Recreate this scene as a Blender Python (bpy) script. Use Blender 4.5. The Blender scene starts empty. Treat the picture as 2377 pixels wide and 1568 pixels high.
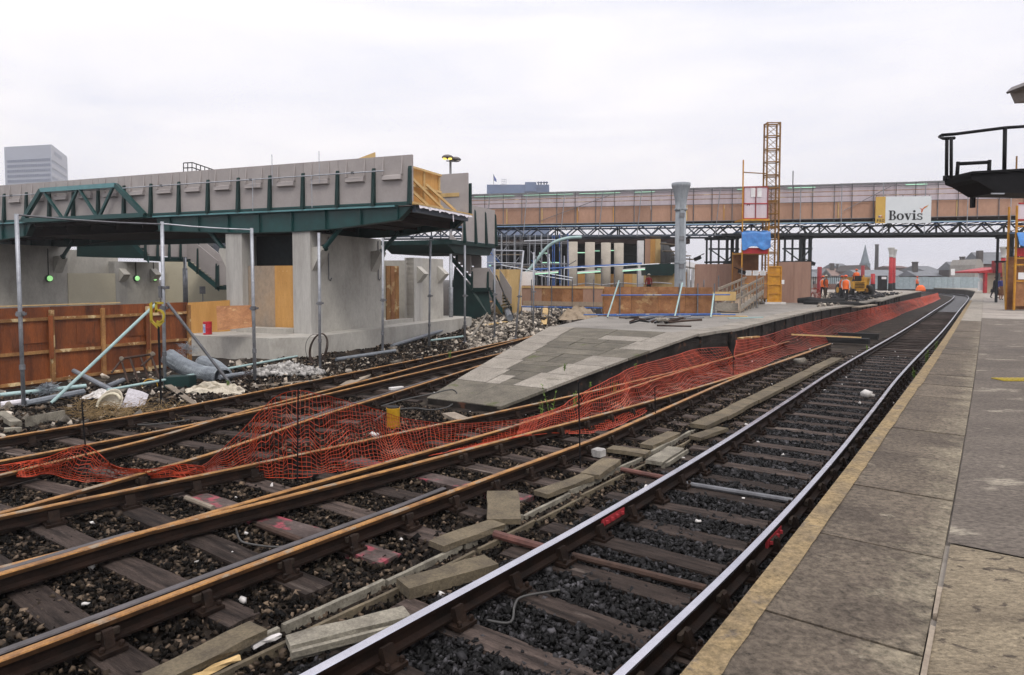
import bpy, math, random
import numpy as np
from mathutils import Vector as V, Matrix, noise

random.seed(7); RNG = np.random.default_rng(7)
S = bpy.context.scene
COL = S.collection
R = math.radians

# ------------------------------------------------------------------ camera
F_PX, CX, HZ, TP, CAM_Z = 1600.0, 1188.5, 645.0, 0.045, 2.40
PITCH = math.atan(TP); CY = HZ + F_PX * TP
cd = bpy.data.cameras.new('camera'); cam = bpy.data.objects.new('camera', cd); COL.objects.link(cam)
cd.sensor_fit = 'HORIZONTAL'; cd.sensor_width = 36.0; cd.lens = 36.0 * F_PX / 2377.0
cd.shift_y = -(784.0 - CY) / 2377.0
cd.clip_start = 0.05; cd.clip_end = 5000
cam.location = (0, 0, CAM_Z); cam.rotation_euler = (math.pi / 2 - PITCH, 0, 0)
S.camera = cam

# ------------------------------------------------------------------ world, sun, exposure
W = bpy.data.worlds.new('World'); S.world = W; W.use_nodes = True
wt = W.node_tree; wn = wt.nodes; wl = wt.links
SUN_EL, SUN_AZ = 52.0, 163.0            # from behind the camera, a little to the right
sky = wn.new('ShaderNodeTexSky'); sky.sky_type = 'NISHITA'; sky.sun_disc = False
sky.sun_elevation = R(SUN_EL); sky.sun_rotation = R(SUN_AZ); sky.air_density = 1.2; sky.dust_density = 4.0
tc = wn.new('ShaderNodeTexCoord')
mp = wn.new('ShaderNodeMapping'); mp.inputs['Scale'].default_value = (1.0, 1.0, 4.5); mp.inputs['Rotation'].default_value = (0, R(12), 0)
nz = wn.new('ShaderNodeTexNoise'); nz.inputs['Scale'].default_value = 1.9; nz.inputs['Detail'].default_value = 7; nz.inputs['Roughness'].default_value = .58
nz.inputs['Distortion'].default_value = .5
rp = wn.new('ShaderNodeValToRGB'); rp.color_ramp.elements[0].position = .30; rp.color_ramp.elements[1].position = .66
rp.color_ramp.elements[0].color = (.80, .815, .91, 1); rp.color_ramp.elements[1].color = (1.04, 1.01, 1.02, 1)
sep = wn.new('ShaderNodeSeparateXYZ')
zr = wn.new('ShaderNodeValToRGB')       # overcast sky: the zenith is brighter than the horizon
zr.color_ramp.elements[0].position = 0.0; zr.color_ramp.elements[0].color = (.86, .86, .90, 1)
zr.color_ramp.elements[1].position = 1.0; zr.color_ramp.elements[1].color = (2.1, 2.05, 2.02, 1)
e = zr.color_ramp.elements.new(.14); e.color = (1.08, 1.07, 1.06, 1)
e = zr.color_ramp.elements.new(.42); e.color = (1.12, 1.12, 1.12, 1)
mul = wn.new('ShaderNodeMixRGB'); mul.blend_type = 'MULTIPLY'; mul.inputs[0].default_value = 1
sm = wn.new('ShaderNodeMixRGB'); sm.blend_type = 'MULTIPLY'; sm.inputs[0].default_value = 1; sm.inputs[2].default_value = (1, 1, 1, 1)
mx = wn.new('ShaderNodeMixRGB'); mx.inputs[0].default_value = .90
bg = wn['Background']; bg.inputs['Strength'].default_value = 0.10
ten = wn.new('ShaderNodeMixRGB'); ten.blend_type = 'MULTIPLY'; ten.inputs[0].default_value = 1; ten.inputs[2].default_value = (10.9, 10.8, 10.8, 1)
wl.new(tc.outputs['Generated'], mp.inputs['Vector']); wl.new(mp.outputs[0], nz.inputs['Vector'])
wl.new(nz.outputs['Fac'], rp.inputs[0]); wl.new(tc.outputs['Generated'], sep.inputs[0]); wl.new(sep.outputs['Z'], zr.inputs[0])
wl.new(rp.outputs[0], mul.inputs[1]); wl.new(zr.outputs[0], mul.inputs[2])
wl.new(mul.outputs[0], ten.inputs[1])
wl.new(sky.outputs[0], sm.inputs[1])
wl.new(sm.outputs[0], mx.inputs[1]); wl.new(ten.outputs[0], mx.inputs[2]); wl.new(mx.outputs[0], bg.inputs['Color'])

sd = bpy.data.lights.new('sun', 'SUN'); sun = bpy.data.objects.new('sun', sd); COL.objects.link(sun)
sd.energy = 1.35; sd.angle = R(18); sd.color = (1, .94, .85)
sun.rotation_euler = (math.pi / 2 - R(SUN_EL), 0, R(17))
S.view_settings.view_transform = 'Standard'; S.view_settings.look = 'None'
S.view_settings.exposure = 0.0; S.view_settings.gamma = 1.0
S.view_settings.use_curve_mapping = False

# ------------------------------------------------------------------ geometry helpers
def ray(x, y):
    u = (x - CX) / F_PX; v = (CY - y) / F_PX
    return V((u, math.cos(PITCH) + v * math.sin(PITCH), -math.sin(PITCH) + v * math.cos(PITCH)))
def P(x, y, z=0.0):
    d = ray(x, y); return d * ((z - CAM_Z) / d.z) + V((0, 0, CAM_Z))
def at(x, y, Y):
    d = ray(x, y); return d * (Y / d.y) + V((0, 0, CAM_Z))
TH = math.atan(1237 / 1600.0); SN, CS = math.sin(TH), math.cos(TH)
def T(s, u, z=0.0): return V((s * SN + u * CS, s * CS - u * SN, z))       # frame of the tracks
def su(p): return (p.x * SN + p.y * CS, p.x * CS - p.y * SN)
E1 = V((.37, .929, 0)).normalized(); E2 = V((-E1.y, E1.x, 0)); P0 = V((-6.86, 23.5, 0))
UP = V((0, 0, 1))
def Q(t, w, z=0.0): return P0 + E1 * t + E2 * w + UP * z                  # frame of the new concrete bridge

class MB:
    def __init__(s): s.v = []; s.f = []; s.m = []
    def poly(s, pts, m=0):
        n = len(s.v); s.v += [tuple(p) for p in pts]; s.f.append(list(range(n, n + len(pts)))); s.m.append(m)
    def box(s, c, size, ax=None, m=0, jit=0):
        c = V(c); ax = ax or (V((1, 0, 0)), V((0, 1, 0)), V((0, 0, 1)))
        h = [d * .5 for d in size]; n = len(s.v)
        for k in (-1, 1):
            for j in (-1, 1):
                for i in (-1, 1):
                    p = c + ax[0] * (h[0] * i) + ax[1] * (h[1] * j) + ax[2] * (h[2] * k)
                    if jit: p = p + V((random.uniform(-jit, jit), random.uniform(-jit, jit), random.uniform(-jit, jit)))
                    s.v.append(tuple(p))
        for q in ((0, 2, 3, 1), (4, 5, 7, 6), (0, 1, 5, 4), (2, 6, 7, 3), (0, 4, 6, 2), (1, 3, 7, 5)):
            s.f.append([n + k for k in q]); s.m.append(m)
        return s
    def bar(s, a, b, w, h, up=UP, m=0, jit=0):
        a = V(a); b = V(b); d = b - a; L = d.length
        if L < 1e-6: return s
        d = d / L; x = d.cross(up)
        if x.length < 1e-4: x = d.cross(V((1, 0, 0)))
        x.normalize(); z = x.cross(d)
        return s.box((a + b) / 2, (L, w, h), (d, x, z), m, jit)
    def tube(s, pts, r, n=6, m=0, cap=True):
        pts = [V(p) for p in pts]; k = len(pts); base = len(s.v)
        rr = r if isinstance(r, (list, tuple)) else [r] * k
        prev = None
        for i, p in enumerate(pts):
            d = (pts[min(i + 1, k - 1)] - pts[max(i - 1, 0)])
            if d.length < 1e-7: d = V((0, 0, 1))
            d.normalize()
            if prev is None:
                x = d.cross(UP)
                if x.length < .05: x = d.cross(V((1, 0, 0)))
            else:
                x = prev - d * prev.dot(d)
                if x.length < 1e-4: x = d.cross(UP)
            x.normalize(); prev = x; y = d.cross(x)
            for j in range(n):
                a = 2 * math.pi * j / n
                s.v.append(tuple(p + (x * math.cos(a) + y * math.sin(a)) * rr[i]))
        for i in range(k - 1):
            for j in range(n):
                a = base + i * n + j; b = base + i * n + (j + 1) % n
                s.f.append([a, b, b + n, a + n]); s.m.append(m)
        if cap and n > 2:
            s.f.append([base + j for j in reversed(range(n))]); s.m.append(m)
            s.f.append([base + (k - 1) * n + j for j in range(n)]); s.m.append(m)
        return s
    def prism(s, pts, vec, m=0):
        pts = [V(p) for p in pts]; vec = V(vec); n = len(s.v); k = len(pts)
        s.v += [tuple(p) for p in pts] + [tuple(p + vec) for p in pts]
        s.f.append([n + i for i in reversed(range(k))]); s.m.append(m)
        s.f.append([n + k + i for i in range(k)]); s.m.append(m)
        for i in range(k):
            j = (i + 1) % k; s.f.append([n + i, n + j, n + k + j, n + k + i]); s.m.append(m)
        return s
    def lathe(s, c, prof, n=12, m=0, ax=None):
        c = V(c); base = len(s.v); ax = ax or (V((1, 0, 0)), V((0, 1, 0)), V((0, 0, 1)))
        for r, z in prof:
            for j in range(n):
                a = 2 * math.pi * j / n
                s.v.append(tuple(c + ax[0] * (r * math.cos(a)) + ax[1] * (r * math.sin(a)) + ax[2] * z))
        for i in range(len(prof) - 1):
            for j in range(n):
                a = base + i * n + j; b = base + i * n + (j + 1) % n
                s.f.append([a, b, b + n, a + n]); s.m.append(m)
        s.f.append([base + j for j in reversed(range(n))]); s.m.append(m)
        s.f.append([base + (len(prof) - 1) * n + j for j in range(n)]); s.m.append(m)
        return s
    def strip(s, rows, m=0):                       # grid of points -> quads
        base = len(s.v); w = len(rows[0])
        for r in rows: s.v += [tuple(p) for p in r]
        for i in range(len(rows) - 1):
            for j in range(w - 1):
                a = base + i * w + j; s.f.append([a, a + 1, a + w + 1, a + w]); s.m.append(m)
        return s
    def sweep(s, path, prof, mats):                # closed profile (x across, z up) swept along a level path
        base = len(s.v); k = len(prof); n = len(path)
        for i, p in enumerate(path):
            d = path[min(i + 1, n - 1)] - path[max(i - 1, 0)]; d = V((d.x, d.y, 0)).normalized()
            x = V((d.y, -d.x, 0))
            for a, z in prof: s.v.append(tuple(p + x * a + UP * z))
        for i in range(n - 1):
            for j in range(k):
                a = base + i * k + j; b = base + i * k + (j + 1) % k
                s.f.append([a, b, b + k, a + k]); s.m.append(mats[j])
        s.f.append([base + j for j in range(k)]); s.m.append(mats[0])
        s.f.append([base + (n - 1) * k + j for j in reversed(range(k))]); s.m.append(mats[0])
        return s
    def build(s, name, mats, parent=None, smooth=False, org=None):
        me = bpy.data.meshes.new(name)
        o0 = org if org is not None else (V(parent['_o']) if parent is not None and '_o' in parent else V((0, 0, 0)))
        me.from_pydata([(x - o0[0], y - o0[1], z - o0[2]) for x, y, z in s.v], [], s.f)
        if not isinstance(mats, (list, tuple)): mats = [mats]
        for q in mats: me.materials.append(q)
        if len(mats) > 1: me.polygons.foreach_set('material_index', s.m)
        if smooth: me.polygons.foreach_set('use_smooth', [True] * len(me.polygons))
        me.update()
        o = bpy.data.objects.new(name, me); COL.objects.link(o)
        if parent is not None:
            o.parent = parent; o['_o'] = tuple(o0)
        else:
            o.location = o0
        return o

def fix_normals(o):
    import bmesh
    b = bmesh.new(); b.from_mesh(o.data); bmesh.ops.recalc_face_normals(b, faces=b.faces); b.to_mesh(o.data); b.free(); return o
def tag(o, label, cat, group=None):
    o['label'] = label; o['category'] = cat
    if group: o['group'] = group
    return o
def thing(name, label, cat, loc=(0, 0, 0), group=None):
    o = bpy.data.objects.new(name, None); COL.objects.link(o); o.location = loc; o['_o'] = tuple(loc); o.empty_display_size = .2
    return tag(o, label, cat, group)
def solo(mb, name, mats, label, cat, org=None, group=None, smooth=False):
    if org is None:
        a = np.array(mb.v); org = V((float((a[:, 0].min() + a[:, 0].max()) / 2), float((a[:, 1].min() + a[:, 1].max()) / 2), float(a[:, 2].min())))
    return tag(mb.build(name, mats, None, smooth, org=V(org)), label, cat, group)
def struct(o): o['kind'] = 'structure'; return o
def stuff(o): o['kind'] = 'stuff'; return o
def copy_part(src, parent, loc=None, rotz=None, scale=None):
    o = src.copy(); COL.objects.link(o); o.parent = parent
    if loc is not None: o.location = loc
    if rotz is not None: o.rotation_euler = (0, 0, rotz)
    if scale is not None: o.scale = scale
    return o
def dup(root, loc, rotz=0.0, label=None):
    r = root.copy(); COL.objects.link(r); r.location = loc; r.rotation_euler = (0, 0, rotz)
    if label: r['label'] = label
    for ch in list(root.children):
        c = ch.copy(); COL.objects.link(c); c.parent = r
        for g in list(ch.children):
            d = g.copy(); COL.objects.link(d); d.parent = c
    return r

def curve(pts):                                    # smooth u(s) through points
    xs = [p[0] for p in pts]; ys = [p[1] for p in pts]; n = len(pts)
    sl = [(ys[i + 1] - ys[i]) / (xs[i + 1] - xs[i]) for i in range(n - 1)]
    m = [sl[0]] + [(sl[i - 1] + sl[i]) / 2 for i in range(1, n - 1)] + [sl[-1]]
    def f(x):
        if x <= xs[0]: return ys[0] + m[0] * (x - xs[0])
        if x >= xs[-1]: return ys[-1] + m[-1] * (x - xs[-1])
        i = max(k for k in range(n - 1) if xs[k] <= x); h = xs[i + 1] - xs[i]; t = (x - xs[i]) / h
        return ((2 * t**3 - 3 * t**2 + 1) * ys[i] + (t**3 - 2 * t**2 + t) * h * m[i] + (-2 * t**3 + 3 * t**2) * ys[i + 1] + (t**3 - t**2) * h * m[i + 1])
    return f

# ------------------------------------------------------------------ materials
def mat(name, c1, c2=None, scale=4, rough=.8, metal=0.0, bump=.15, bscale=None, stretch=(1, 1, 1), lo=.35, hi=.65, c3=None, s3=1.2, t3=.62, w3=.06,
        fine=.25, rnd=.0, spec=.3, emit=None, coords='Object', detail=6, island=0.0, alpha=None, dist=.0, skew=0, wear=False, translucent=0):
    m = bpy.data.materials.new(name); m.use_nodes = True; t = m.node_tree; n = t.nodes; l = t.links
    b = n['Principled BSDF']; b.inputs['Roughness'].default_value = rough; b.inputs['Metallic'].default_value = metal
    b.inputs['Specular IOR Level'].default_value = spec
    tcn = n.new('ShaderNodeTexCoord'); mpn = n.new('ShaderNodeMapping'); mpn.inputs['Scale'].default_value = stretch
    oi = n.new('ShaderNodeObjectInfo')
    ad = n.new('ShaderNodeVectorMath'); ad.operation = 'ADD'
    sc = n.new('ShaderNodeVectorMath'); sc.operation = 'SCALE'; sc.inputs['Scale'].default_value = 17.3
    cmb = n.new('ShaderNodeCombineXYZ')
    for k in range(3): l.new(oi.outputs['Random'], cmb.inputs[k])
    l.new(cmb.outputs[0], sc.inputs[0]); l.new(tcn.outputs[coords], ad.inputs[0]); l.new(sc.outputs[0], ad.inputs[1])
    l.new(ad.outputs[0], mpn.inputs['Vector'])
    def nse(s_, d_=detail, r_=.6):
        q = n.new('ShaderNodeTexNoise'); q.inputs['Scale'].default_value = s_; q.inputs['Detail'].default_value = d_; q.inputs['Roughness'].default_value = r_
        q.inputs['Distortion'].default_value = dist
        l.new(mpn.outputs[0], q.inputs['Vector']); return q
    c2 = c2 or tuple(x * .7 for x in c1)
    n1 = nse(scale); r1 = n.new('ShaderNodeValToRGB')
    r1.color_ramp.elements[0].position = lo; r1.color_ramp.elements[1].position = hi
    r1.color_ramp.elements[0].color = (*c2, 1); r1.color_ramp.elements[1].color = (*c1, 1)
    l.new(n1.outputs['Fac'], r1.inputs[0]); out = r1.outputs[0]
    if c3:
        n3 = nse(s3, 5); r3 = n.new('ShaderNodeValToRGB'); r3.color_ramp.elements[0].position = t3; r3.color_ramp.elements[1].position = t3 + w3
        l.new(n3.outputs['Fac'], r3.inputs[0])
        m3 = n.new('ShaderNodeMixRGB'); m3.inputs[2].default_value = (*c3, 1); l.new(r3.outputs[0], m3.inputs[0]); l.new(out, m3.inputs[1]); out = m3.outputs[0]
    if wear:                                       # pale laitance creeping in from the long joint of the slabs
        dt = n.new('ShaderNodeVectorMath'); dt.operation = 'DOT_PRODUCT'; dt.inputs[1].default_value = (CS + .047 * SN, -SN + .047 * CS, 0); l.new(tcn.outputs['Object'], dt.inputs[0])
        nw = nse(2.6, 9, .72); ma = n.new('ShaderNodeMath'); ma.operation = 'MULTIPLY_ADD'; ma.inputs[1].default_value = 1.5; l.new(nw.outputs['Fac'], ma.inputs[0]); l.new(dt.outputs['Value'], ma.inputs[2])
        rw = n.new('ShaderNodeMapRange'); rw.inputs['From Min'].default_value = .30; rw.inputs['From Max'].default_value = .66; l.new(ma.outputs[0], rw.inputs['Value'])
        mw = n.new('ShaderNodeMixRGB'); mw.inputs[2].default_value = (.255, .22, .158, 1); l.new(rw.outputs[0], mw.inputs[0]); l.new(out, mw.inputs[1]); out = mw.outputs[0]
    n2 = nse(max(scale * 9, 26) if fine > .3 else scale * 9, 4, .75)
    if fine:
        r2 = n.new('ShaderNodeMapRange'); r2.inputs['From Min'].default_value = .25; r2.inputs['From Max'].default_value = .75
        r2.inputs['To Min'].default_value = 1 - fine; r2.inputs['To Max'].default_value = 1 + fine * .8
        l.new(n2.outputs['Fac'], r2.inputs['Value'])
        m2 = n.new('ShaderNodeVectorMath'); m2.operation = 'SCALE'; l.new(out, m2.inputs[0]); l.new(r2.outputs[0], m2.inputs['Scale']); out = m2.outputs[0]
    for amt, src in ((rnd, oi.outputs['Random']), (island, None)):
        if amt:
            if src is None: src = n.new('ShaderNodeNewGeometry').outputs['Random Per Island']
            if skew and amt == island:
                pw = n.new('ShaderNodeMath'); pw.operation = 'POWER'; pw.inputs[1].default_value = skew; l.new(src, pw.inputs[0]); src = pw.outputs[0]
            r4 = n.new('ShaderNodeMapRange'); r4.inputs['To Min'].default_value = 1 - amt; r4.inputs['To Max'].default_value = 1 + amt * (3.3 if skew and amt == island else 1)
            l.new(src, r4.inputs['Value'])
            m4 = n.new('ShaderNodeVectorMath'); m4.operation = 'SCALE'; l.new(out, m4.inputs[0]); l.new(r4.outputs[0], m4.inputs['Scale']); out = m4.outputs[0]
    l.new(out, b.inputs['Base Color'])
    rr = n.new('ShaderNodeMapRange'); rr.inputs['To Min'].default_value = max(0, rough - .12); rr.inputs['To Max'].default_value = min(1, rough + .12)
    l.new(n1.outputs['Fac'], rr.inputs['Value']); l.new(rr.outputs[0], b.inputs['Roughness'])
    if bump:
        nb = nse(bscale or scale * 5, 5, .65); bp = n.new('ShaderNodeBump'); bp.inputs['Strength'].default_value = bump; bp.inputs['Distance'].default_value = .03
        l.new(nb.outputs['Fac'], bp.inputs['Height']); l.new(bp.outputs[0], b.inputs['Normal'])
    if translucent:
        ot = n['Material Output']; tr_ = n.new('ShaderNodeBsdfTranslucent'); l.new(out, tr_.inputs['Color']); ms = n.new('ShaderNodeMixShader'); ms.inputs[0].default_value = translucent
        l.new(b.outputs[0], ms.inputs[1]); l.new(tr_.outputs[0], ms.inputs[2]); l.new(ms.outputs[0], ot.inputs['Surface'])
    if emit:
        b.inputs['Emission Color'].default_value = (*emit[:3], 1); b.inputs['Emission Strength'].default_value = emit[3]
    if alpha is not None: b.inputs['Alpha'].default_value = alpha
    return m

M = {}
M['ground'] = mat('ground', (.045, .035, .027), (.012, .010, .009), 2.6, .9, bump=.9, bscale=26, c3=(.085, .072, .054), s3=.9, t3=.62, fine=.5, spec=.10)
M['oily'] = mat('oily_bed', (.008, .0075, .008), (.003, .003, .003), 3, .45, bump=.8, bscale=30, spec=.3)
M['stone_brown'] = mat('ballast_stone', (.062, .046, .032), (.016, .012, .0095), 9, .75, bump=.2, island=.94, skew=4.5, spec=.10)
M['stone_dark'] = mat('oily_stone', (.026, .025, .027), (.005, .005, .0055), 7, .55, bump=.2, island=.95, skew=5, spec=.18)
M['rubble'] = mat('rubble_stone', (.24, .215, .18), (.08, .068, .055), 6, .9, bump=.3, island=.75, skew=1.6)
M['rail_side'] = mat('rail_side_rust', (.020, .011, .008), (.008, .0055, .0045), 6, .6, bump=.2, bscale=40, spec=.10)
M['rail_rust'] = mat('rail_head_rust', (.37, .185, .055), (.14, .065, .026), 6, .45, bump=.12, bscale=60, fine=.5, c3=(.26, .205, .145), s3=3.1, t3=.55, lo=.30, hi=.60, spec=.25)
M['rail_flank'] = mat('rail_flank_rust', (.085, .042, .018), (.035, .019, .010), 5, .6, bump=.15, bscale=50, spec=.10)
M['rail_steel'] = mat('rail_steel', (.62, .62, .68), (.50, .50, .56), 2, .24, metal=1.0, bump=.02, fine=.06)
M['rail_grey'] = mat('check_rail_top', (.11, .10, .105), (.06, .055, .055), 4, .45, metal=.3, bump=.1)
M['sleeper'] = mat('sleeper_wood', (.092, .070, .060), (.024, .019, .017), 2.2, .8, bump=.7, bscale=14, stretch=(1.0, 7, 7), rnd=.45, c3=(.15, .122, .105), s3=1.0, t3=.62, fine=.6, spec=.10)
M['chair'] = mat('cast_chair', (.028, .017, .012), (.010, .007, .006), 9, .65, bump=.3, bscale=50, spec=.10)
M['key'] = mat('oak_key', (.055, .042, .033), (.025, .019, .015), 8, .85, spec=.10)
M['redpaint_sleeper'] = mat('red_splash', (.125, .098, .090), (.06, .046, .042), 3, .75, c3=(.30, .07, .09), s3=5, t3=.54, w3=.10, fine=.5, spec=.10)
M['concrete'] = mat('concrete', (.45, .435, .395), (.355, .34, .308), 1.0, .88, bump=.12, bscale=18, c3=(.27, .255, .225), s3=1.1, t3=.54, w3=.26, fine=.16, dist=.3, stretch=(1.2, 1.2, .62))
M['concrete_streak'] = mat('concrete_streaked', (.45, .44, .415), (.33, .32, .30), 1.8, .88, bump=.08, bscale=14, stretch=(1.6, 1.6, .2), fine=.15, c3=(.28, .27, .25), s3=1.3, t3=.58, w3=.2)
M['concrete_lid'] = mat('lid_concrete', (.165, .135, .088), (.095, .078, .054), 4, .92, bump=.4, bscale=60, rnd=.15, fine=.45)
M['concrete_pale'] = mat('pale_concrete', (.27, .25, .20), (.13, .118, .095), 5, .9, bump=.3, bscale=45, fine=.45)
M['slab'] = mat('platform_slab', (.168, .138, .104), (.092, .074, .057), 1.5, .92, bump=.6, bscale=120, c3=(.26, .228, .172), s3=4.4, t3=.645, w3=.06, rnd=.05, fine=.85, detail=10, wear=True)
M['slab_pale'] = mat('screed', (.315, .262, .18), (.185, .15, .105), 1.6, .93, bump=.9, bscale=34, c3=(.10, .08, .06), s3=7, t3=.60, w3=.05, fine=.6, dist=.8, stretch=(1, 1.6, 1))
M['tarmac'] = mat('platform_tarmac', (.150, .128, .106), (.10, .084, .070), .9, .93, bump=.4, bscale=80, c3=(.27, .24, .19), s3=1.6, t3=.60, w3=.07, stretch=(.75, 1.3, 1), fine=.7, detail=9)
M['far_platform'] = mat('far_platform', (.34, .31, .27), (.24, .215, .19), .5, .93, bump=.1, c3=(.16, .145, .135), s3=.35, t3=.6)
M['edge_paint'] = mat('worn_edge_paint', (.30, .222, .115), (.20, .152, .09), 3, .92, bump=.5, bscale=90, c3=(.16, .128, .092), s3=7, t3=.58, w3=.08, fine=.7)
M['pave_grey'] = mat('paving_dark', (.155, .140, .110), (.092, .083, .066), 2, .92, bump=.4, bscale=70, rnd=.16, c3=(.09, .095, .045), s3=1.6, t3=.62, fine=.5)
M['island_tarmac'] = mat('island_tarmac', (.265, .25, .225), (.19, .178, .16), .8, .93, bump=.3, bscale=60, c3=(.14, .13, .115), s3=1.0, t3=.6, w3=.1, fine=.5)
M['pave_pale'] = mat('paving_pale', (.295, .27, .23), (.215, .195, .165), 2.2, .92, bump=.35, bscale=60, rnd=.12, fine=.5, c3=(.17, .155, .125), s3=1.5, t3=.6)
M['wall_black'] = mat('sooty_wall', (.035, .03, .027), (.012, .011, .010), 2, .9, bump=.4, bscale=12, c3=(.09, .045, .03), s3=2.4, t3=.6, spec=.10)
M['panel'] = mat('parapet_panel', (.36, .332, .322), (.315, .29, .282), 2.0, .78, bump=.03, fine=.09, rnd=.05)
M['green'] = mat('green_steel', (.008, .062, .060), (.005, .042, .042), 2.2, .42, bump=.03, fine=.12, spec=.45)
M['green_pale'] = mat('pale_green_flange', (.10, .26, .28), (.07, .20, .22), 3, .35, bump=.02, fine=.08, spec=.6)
M['green_dark'] = mat('dark_green_steel', (.009, .035, .033), (.006, .022, .021), 2, .5, bump=.04, spec=.25)
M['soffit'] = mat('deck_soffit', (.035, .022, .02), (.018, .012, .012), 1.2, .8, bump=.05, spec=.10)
M['ply_orange'] = mat('new_plywood', (.56, .31, .10), (.45, .235, .068), 1.4, .75, bump=.06, stretch=(2, 2, .35), fine=.12, rnd=.08)
M['ply_pale'] = mat('pale_plywood', (.58, .42, .20), (.46, .31, .13), 1.6, .75, bump=.06, stretch=(2, 2, .4), fine=.1, rnd=.1)
M['ply_grey'] = mat('weathered_ply', (.36, .26, .17), (.28, .23, .18), 1.1, .85, bump=.1, stretch=(1, 1, .6))
M['ply_pink'] = mat('pink_ply', (.40, .245, .175), (.33, .195, .135), .9, .8, bump=.05, rnd=.12, fine=.14, stretch=(1, 1, .5))
M['ply_mauve'] = mat('mauve_ply', (.33, .205, .155), (.27, .16, .12), 1.2, .8, bump=.05, rnd=.1, fine=.12, stretch=(2.5, 2.5, .3))
M['ply_brown'] = mat('osb_brown', (.33, .165, .075), (.20, .085, .036), 2.4, .85, bump=.1, rnd=.15, fine=.3, c3=(.40, .25, .12), s3=1.3, t3=.6)
M['hoard'] = mat('stained_ply', (.235, .066, .016), (.095, .026, .008), 1.3, .55, bump=.15, stretch=(2.2, 2.2, .30), rnd=.2, fine=.45, c3=(.04, .015, .007), s3=1.7, t3=.58, w3=.14, dist=.4, spec=.35)
M['batten'] = mat('timber_batten', (.36, .19, .07), (.20, .09, .032), 2, .8, bump=.2, rnd=.2, fine=.35, c3=(.58, .44, .24), s3=2.2, t3=.55)
M['timber'] = mat('grey_timber', (.30, .255, .20), (.19, .155, .12), 2.2, .88, bump=.3, rnd=.2, fine=.3)
M['timber_yellow'] = mat('new_timber', (.62, .44, .21), (.5, .33, .14), 2, .75, bump=.1, rnd=.1)
M['galv'] = mat('galvanised_tube', (.40, .42, .455), (.27, .285, .31), 5, .45, metal=.55, bump=.05, rnd=.15, spec=.5)
M['galv_dark'] = mat('weathered_tube', (.20, .205, .22), (.12, .122, .13), 4, .55, metal=.4, bump=.05, rnd=.2)
M['tube_blue'] = mat('blue_tube', (.05, .14, .42), (.035, .09, .28), 4, .5, bump=.03, c3=(.28, .32, .38), s3=2.5, t3=.6)
M['tube_teal'] = mat('pale_teal_tube', (.36, .50, .49), (.28, .40, .40), 3, .45, bump=.03, rnd=.1)
M['black_steel'] = mat('black_steel', (.012, .012, .014), (.007, .007, .008), 4, .55, bump=.05, spec=.10)
M['dark_frame'] = mat('dark_trestle', (.022, .028, .034), (.012, .015, .018), 3, .6, bump=.05)
M['steel_grey'] = mat('grey_truss', (.095, .115, .145), (.055, .068, .09), 3, .5, metal=.2, bump=.03)
M['polythene'] = mat('polythene_sheeting', (.80, .73, .775), (.70, .62, .67), 1.0, .35, bump=.12, bscale=3, stretch=(2.2, 2.2, .25), fine=.05, spec=.5, translucent=.35)
M['roof_dark'] = mat('roof_sheet', (.42, .42, .43), (.34, .34, .35), 2, .6, bump=.05, translucent=.75)
M['orange_net'] = mat('orange_net', (.44, .050, .013), (.27, .028, .009), 3, .5, bump=0, fine=.1, c3=(.56, .17, .10), s3=1.3, t3=.60, w3=.15)
M['white_sign'] = mat('sign_white', (.62, .66, .68), (.58, .62, .64), 1.5, .45, bump=.01, fine=.04)
M['sign_gold'] = mat('sign_gold', (.55, .36, .09), (.48, .30, .07), 1.5, .45, bump=.01, fine=.05)
M['ink'] = mat('sign_ink', (.018, .02, .022), (.013, .015, .017), 3, .5, bump=0)
M['ink_orange'] = mat('sign_orange', (.60, .16, .04), (.52, .12, .03), 3, .5, bump=0)
M['ink_blue'] = mat('sign_blue', (.03, .08, .32), (.02, .06, .26), 3, .5, bump=0)
M['white_paint'] = mat('white_paint', (.74, .74, .74), (.62, .62, .63), 2, .6, bump=.03, fine=.06)
M['cream'] = mat('cream_board', (.56, .52, .40), (.52, .48, .365), 1.2, .8, bump=.03, fine=.06)
M['yellow'] = mat('hoist_yellow', (.55, .27, .025), (.38, .165, .018), 3, .5, bump=.05, fine=.2)
M['yellow_dark'] = mat('mast_yellow', (.25, .125, .022), (.15, .07, .016), 3, .55, bump=.05, fine=.2)
M['plant_yellow'] = mat('plant_yellow', (.62, .33, .03), (.40, .20, .03), 4, .5, bump=.05, fine=.2)
M['tar_blue'] = mat('blue_tarpaulin', (.06, .25, .62), (.035, .15, .43), 3, .45, bump=.6, bscale=6, spec=.5)
M['red'] = mat('red_paint', (.42, .022, .028), (.28, .016, .02), 3, .5, bump=.05, fine=.15)
M['red_dark'] = mat('red_dark_paint', (.26, .02, .026), (.17, .015, .018), 3, .55, bump=.05)
M['column_white'] = mat('column_paint', (.30, .325, .35), (.22, .245, .27), 1.4, .6, bump=.08, stretch=(2, 2, .4), c3=(.05, .04, .035), s3=1.1, t3=.64, w3=.07)
M['stone_pale'] = mat('capital_stone', (.48, .48, .46), (.36, .36, .35), 3, .7, bump=.1)
M['beige_col'] = mat('round_column', (.45, .41, .35), (.37, .335, .285), 1.6, .8, bump=.05, fine=.06)
M['tube_light'] = mat('lit_tube', (.5, .8, .6), (.5, .8, .6), 1, .4, bump=0, fine=0, emit=(.42, .95, .62, .45))
M['lamp_green'] = mat('lit_lamp', (.5, .9, .5), (.5, .9, .5), 1, .4, bump=0, fine=0, emit=(.40, 1.0, .30, .6))
M['lamp_yellow'] = mat('lit_sodium', (.9, .7, .2), (.9, .7, .2), 1, .4, bump=0, fine=0, emit=(1.0, .74, .12, 1.3))
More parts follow.
